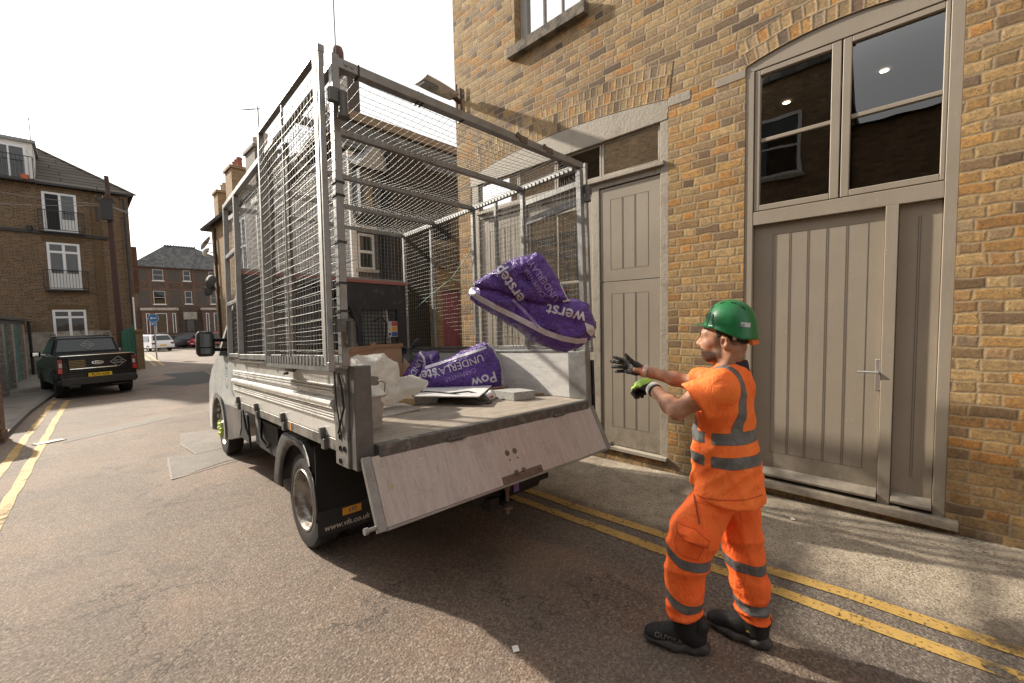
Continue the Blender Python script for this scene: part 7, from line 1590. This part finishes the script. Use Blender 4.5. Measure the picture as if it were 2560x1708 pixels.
q = MB(); q.lathe([(0, 0), (.06, 0)], (3.63, 37.476, 1.64), (0, -1, 0), 16); q.box(3.72, 3.86, 37.474, 37.478, 1.67, 1.70); q.box(3.74, 3.84, 37.474, 37.478, 1.58, 1.61); build('symbols', q, SW, pl2, world=True)
# ---- right-hand row, seen through the cage
YH = root('yellow_brick_house', 'yellow brick house end with satellite dishes and tall chimneys beyond the truck', 'building', (5.2, 23, gz(23)))
g_ = fx(5.2); q = MB(); q.box(5.2, 12, 19.6, 26.6, gz(26) - .2, 6.7); build('wall', q, YBRICK, YH, world=True)
q = MB(); q.add([(4.85, 19.5, 6.62), (4.85, 27.5, 6.62), (8.5, 26.6, 8.6), (8.5, 19.5, 8.6), (12, 27.2, 6.6), (12, 19.5, 6.6)], [(0, 1, 2, 3), (1, 4, 2), (2, 4, 5, 3), (0, 3, 5)]); rf_ = build('roof', q, SLATE, YH, world=True); rf_.modifiers.new('t', 'SOLIDIFY').thickness = .12
tubeobj('downpipe', [(5.12, 25.6, -.6), (5.12, 25.6, 6.4)], .06, M('brown_pipe', (.05, .03, .022), .6), YH)
def chimney(par, x, y, z0, z1, w_, d_, mat, pots, potm, cap=.12):
    q = MB(); q.box(x - w_ / 2, x + w_ / 2, y - d_ / 2, y + d_ / 2, z0, z1 - cap); q.box(x - w_ / 2 - .07, x + w_ / 2 + .07, y - d_ / 2 - .07, y + d_ / 2 + .07, z1 - cap, z1); s_ = build('chimney', q, mat, par, world=True)
    for i in range(pots):
        yy = y - d_ / 2 + d_ * (i + .5) / pots; q = MB(); q.lathe([(.12, 0), (.10, .35), (.13, .40), (.12, .46), (.08, .46), (0, .40)], (x, yy, z1), (0, 0, 1), 14); build('chimney_pot', q, potm, s_, world=True, smooth=50)
    return s_
TC = M('terracotta_pot', (.30, .10, .06), .8, var=.2); BUFF = M('buff_pot', (.40, .32, .22), .8)
chimney(YH, 5.75, 26.0, 6.3, 8.35, .8, .9, YBRICK, 2, BUFF); chimney(YH, 5.75, 23.3, 6.3, 8.85, .8, 1.15, YBRICK, 3, TC)
for (y, z, r_, lb) in ((27.3, 5.9, .42, 'upper grey satellite dish on the corner of the yellow brick house'), (27.2, 5.42, .26, 'small pale satellite dish just below the upper grey one')):
    q = MB(); q.lathe([(0, .10), (r_ * .6, .05), (r_, -.06), (r_ * .98, -.075), (0, .085)], (4.98, y, z), (-.55, .2, .35), 20); q.tube([(5.2, y - .5, z - .1), (5.0, y, z)], .03, 6); tag(build('satellite_dish', q, M('dish_grey', (.20, .205, .21), .6) if r_ > .3 else M('dish_pale', (.42, .42, .42), .6), recenter=True, smooth=50), lb, 'satellite dish', 'satellite dishes on the yellow house')
for (y, z, lb) in ((26.5, 3.8, 'higher of two dark satellite dishes low on the yellow brick wall'), (26.9, 3.4, 'lower of two dark satellite dishes low on the yellow brick wall')):
    q = MB(); q.lathe([(0, .10), (.22, .05), (.36, -.06), (.35, -.075), (0, .085)], (4.95, y, z), (-.7, -.4, .2), 20); q.tube([(5.2, y - .4, z), (4.97, y, z)], .03, 6); tag(build('satellite_dish', q, M('dish_dark', (.05, .045, .042), .7), recenter=True, smooth=50), lb, 'satellite dish', 'satellite dishes on the yellow house')
WH2 = root('white_bay_house', 'pale rendered house with white bay windows seen through the cage of the truck', 'building', (5.0, 16.5, gz(16)))
g_ = fx(5.0); q = MB(); q.box(5.0, 12, 13.2, 19.58, gz(19) - .2, 6.5); build('wall', q, M('grey_render', (.40, .39, .37), .8, var=.12, vs=2, dirt=(.28, .27, .26)), WH2, world=True)
q = MB(); q.add([(4.8, 13.2, 6.45), (4.8, 19.58, 6.45), (8.5, 19.58, 7.4), (8.5, 13.2, 7.4)], [(0, 1, 2, 3)]); q.add([(8.5, 13.2, 7.4), (8.5, 19.58, 7.4), (12, 19.58, 6.45), (12, 13.2, 6.45)], [(0, 1, 2, 3)]); build('roof', q, SLATE, WH2, world=True).modifiers.new('t', 'SOLIDIFY').thickness = .12
for y0 in (14.3, 17.3):
    q = MB(); fbox(q, g_, y0 - .2, y0 + 1.9, 2.9, 5.6, 0, .55); fbox(q, g_, y0 - .3, y0 + 2.0, 5.6, 5.75, 0, .65); by = build('bay', q, WHR, WH2, world=True)
    for k in range(3): window(WH2, fx(4.45), y0 + .0 + k * .58, y0 + .52 + k * .58, 3.2, 5.4, .06, (4.4,), (), UPVC, CURT, None, name='bay_window')
for y0 in (14.5, 16.2, 18.0): window(WH2, g_, y0, y0 + .9, .2, 2.2, .08, (1.2,), (), UPVC, DK, .1, name='sash_window')
q = MB(); fbox(q, g_, 13.2, 19.5, 2.35, 2.62, 0, .35); build('red_fascia', q, M('fascia_red', (.28, .07, .07), .5), WH2, world=True)
chimney(WH2, 5.75, 19.7, 6.0, 8.7, .85, 1.3, M('sooty_chimney', (.20, .17, .14), .9, var=.35, vs=6, bump=.4), 2, BUFF)
for y in (19.4, 20.05): 
    q = MB(); q.lathe([(.17, 0), (.17, .45), (.20, .5), (.19, .62), (.0, .72)], (5.75, y, 8.7), (0, 0, 1), 14); build('chimney_pot', q, M('pale_pot', (.45, .40, .34), .8), WH2, world=True, smooth=50)
aerial('tv_aerial', (5.75, 19.8, 8.8), 1.75, 'tv aerial on the chimney with pale pots beyond the cage', 8, .55, ang=2.)
DH = root('dark_house', 'grey painted brick house with a lead dormer, visible through the open cage', 'building', (4.35, 11, gz(11)))
h9 = fy(9.); q = MB(); q.box(4.35, 5.84, 9, 13.1, gz(12) - .2, 5.36); q.box(5.84, 11, 9.4, 13.1, gz(12) - .2, 5.36); build('wall', q, GBRICK, DH, world=True)
q = MB(); q.add([(4.2, 8.85, 5.36), (11, 8.85, 5.36), (11, 9.6, 6.28), (4.2, 9.6, 6.28)], [(0, 1, 2, 3)]); q.add([(4.2, 9.6, 6.28), (11, 9.6, 6.28), (11, 13.2, 5.4), (4.2, 13.2, 5.4)], [(0, 1, 2, 3)]); build('roof', q, SLATE, DH, world=True).modifiers.new('t', 'SOLIDIFY').thickness = .1
q = MB(); q.box(4.2, 11, 9.5, 9.75, 6.28, 6.48); build('parapet', q, M('tan_coping', (.22, .175, .125), .85, var=.2), DH, world=True)
q = MB(); q.box(5.84, 11, 8.95, 9.39, gz(9) - .1, 5.355)
for k in range(26): q.box(5.84, 11, 8.93, 8.95, 2.9 + k * .095, 2.9 + k * .095 + .085)
build('timber_cladding', q, M('dark_cladding', (.030, .025, .022), .8, var=.35, vs=4), DH, world=True)
q = MB(); q.prism([(4.36, 3.9), (5.1, 3.9), (5.1, 4.85), (4.36, 4.85)], lambda u, v, w_: (u, w_, v), 8.55, 9.0); dmr = build('dormer', q, M('dormer_grey', (.085, .09, .095), .7), DH, world=True)
q = MB(); q.add([(4.22, 8.45, 4.85), (5.24, 8.45, 4.85), (5.24, 9.0, 5.15), (4.22, 9.0, 5.15), (4.73, 8.5, 5.40), (4.73, 9.0, 5.45)], [(0, 4, 5, 3), (1, 2, 5, 4), (0, 1, 4)]); build('dormer_roof', q, M('lead_roof', (.27, .275, .28), .5), dmr, world=True)
for a, b_ in ((4.40, 4.70), (4.75, 5.05)): window(DH, fy(8.55), a, b_, 3.98, 4.78, .035, (), (), M('dormer_grey', (.085, .09, .095), .7), M('blue_grey_blind', (.12, .14, .16), .6), None, name='dormer_window')
q = MB(); q.box(4.30, 4.42, 8.92, 8.999, 2.4, 5.3); q.box(4.35, 5.1, 8.9, 8.999, 3.62, 3.72); build('white_trim', q, WHR, DH, world=True)
window(DH, h9, 4.45, 4.85, 2.75, 3.55, .05, (3.15,), (), UPVC, CURT, .06, name='sash_window')
tubeobj('downpipe', [(5.70, 8.93, gz(9)), (5.70, 8.93, 4.3)], .045, WHR, DH)
chimney(DH, 8.2, 16.95, 5.2, 11.5, .5, 1.35, M('sooty_dark_chimney', (.07, .055, .05), .9, var=.35), 0, TC, .02)
q = MB(); q.lathe([(.16, -.9), (.16, .5), (.22, .55), (.22, .85), (.17, 1.0), (0, 1.08)], (8.15, 17.38, 11.85), (0, 0, 1), 16); build('chimney_pot', q, M('brown_pot', (.10, .045, .035), .7), DH, world=True, smooth=50); aerial('tv_aerial', (7.95, 17.15, 11.4), 3.7, 'tall tv aerial rising above the rear corner of the truck cage', 8, .8, ang=2.6)
# alley wall with the purple door
AW = root('alley_wall', 'brick alley wall with pierced blocks and a purple door between warehouse and dark house', 'wall', (6.2, 8, gz(8)))
a8 = fy(8.); q = MB(); q.box(5.86, 6.02, 8, 8.3, gz(8) - .1, 2.75); q.box(6.02, 6.56, 8, 8.3, 2.28, 2.75); q.box(6.56, 9, 8, 8.3, gz(8) - .1, 4.3); build('wall', q, mat_brick('alley_brick', .075, .225, [(0, (.16, .12, .08)), (.5, (.27, .19, .10)), (1, (.22, .16, .11))], (.28, .23, .16)), AW, world=True)
q = MB(); q.box(6.03, 6.55, 8.06, 8.10, gz(8), 2.27)
for k in range(5): q.box(6.04 + k * .102, 6.04 + k * .102 + .096, 8.045, 8.061, gz(8), 2.2)
build('door', q, M('purple_door', (.21, .055, .085), .5, var=.1), AW, world=True)
q = MB()
for i in range(6):
    for j in range(4): q.lathe([(.0, .012), (.04, .012), (.042, 0), (.055, 0), (.055, .03)], (5.92 + i * .115, 8.05, 2.84 + j * .14), (0, -1, 0), 10)
q.box(5.86, 6.55, 8.06, 8.09, 2.76, 3.45); build('pierced_blocks', q, M('breeze_block', (.19, .165, .135), .9, var=.25, vs=12, bump=.4), AW, world=True)
# ---- the terrace across the street behind the camera (seen only as a reflection in the glass)
OT = root('terrace', 'brown brick terrace on the near side of the street, reflected in the warehouse windows', 'building', (-5.2, -4, 0))
o_ = lambda u, v, w_: (-5.2 + w_, u, v)
q = MB(); q.box(-12, -5.2, -14, -.6, -.5, 8.0); q.box(-12, -5.2, -.6, 1.5, -.5, 6.1); q.box(-12, -5.2, 1.5, 13.0, -.5, 7.9); build('wall', q, mat_brick('shaded_terrace_brick', .075, .225, [(0, (.24, .165, .09)), (1, (.38, .27, .16))], (.28, .22, .15)), OT, world=True)
q = MB(); q.add([(-5.0, -.6, 6.1), (-5.0, 1.5, 6.1), (-8.5, 1.5, 6.6), (-8.5, -.6, 6.6)], [(0, 1, 2, 3)]); q.box(-12, -5.05, 1.4, 13.1, 7.9, 8.1); q.box(-12, -5.05, -14, -.5, 8.0, 8.2); build('roof', q, SLATE, OT, world=True)
for u0, v0, wv, hv in ((-1.6, 2.6, 1.1, 1.9), (-3.6, 2.6, 1.0, 1.9), (2.2, 5.3, 1.3, 1.6), (3.6, .4, 1.0, 1.6), (.1, .6, 1.2, 1.6), (-6, 2.6, 1.1, 1.9)): window(OT, o_, u0, u0 + wv, v0, v0 + hv, .08, (v0 + hv / 2,), (), UPVC, CURT, .1, name='sash_window')
chimney(OT, -7.2, 1.9, 6.4, 9.4, .9, 1.0, DBRICK, 2, TC)
tubeobj('downpipe', [(-5.1, 1.2, 0), (-5.1, 1.2, 6.6)], .06, IRON, OT)
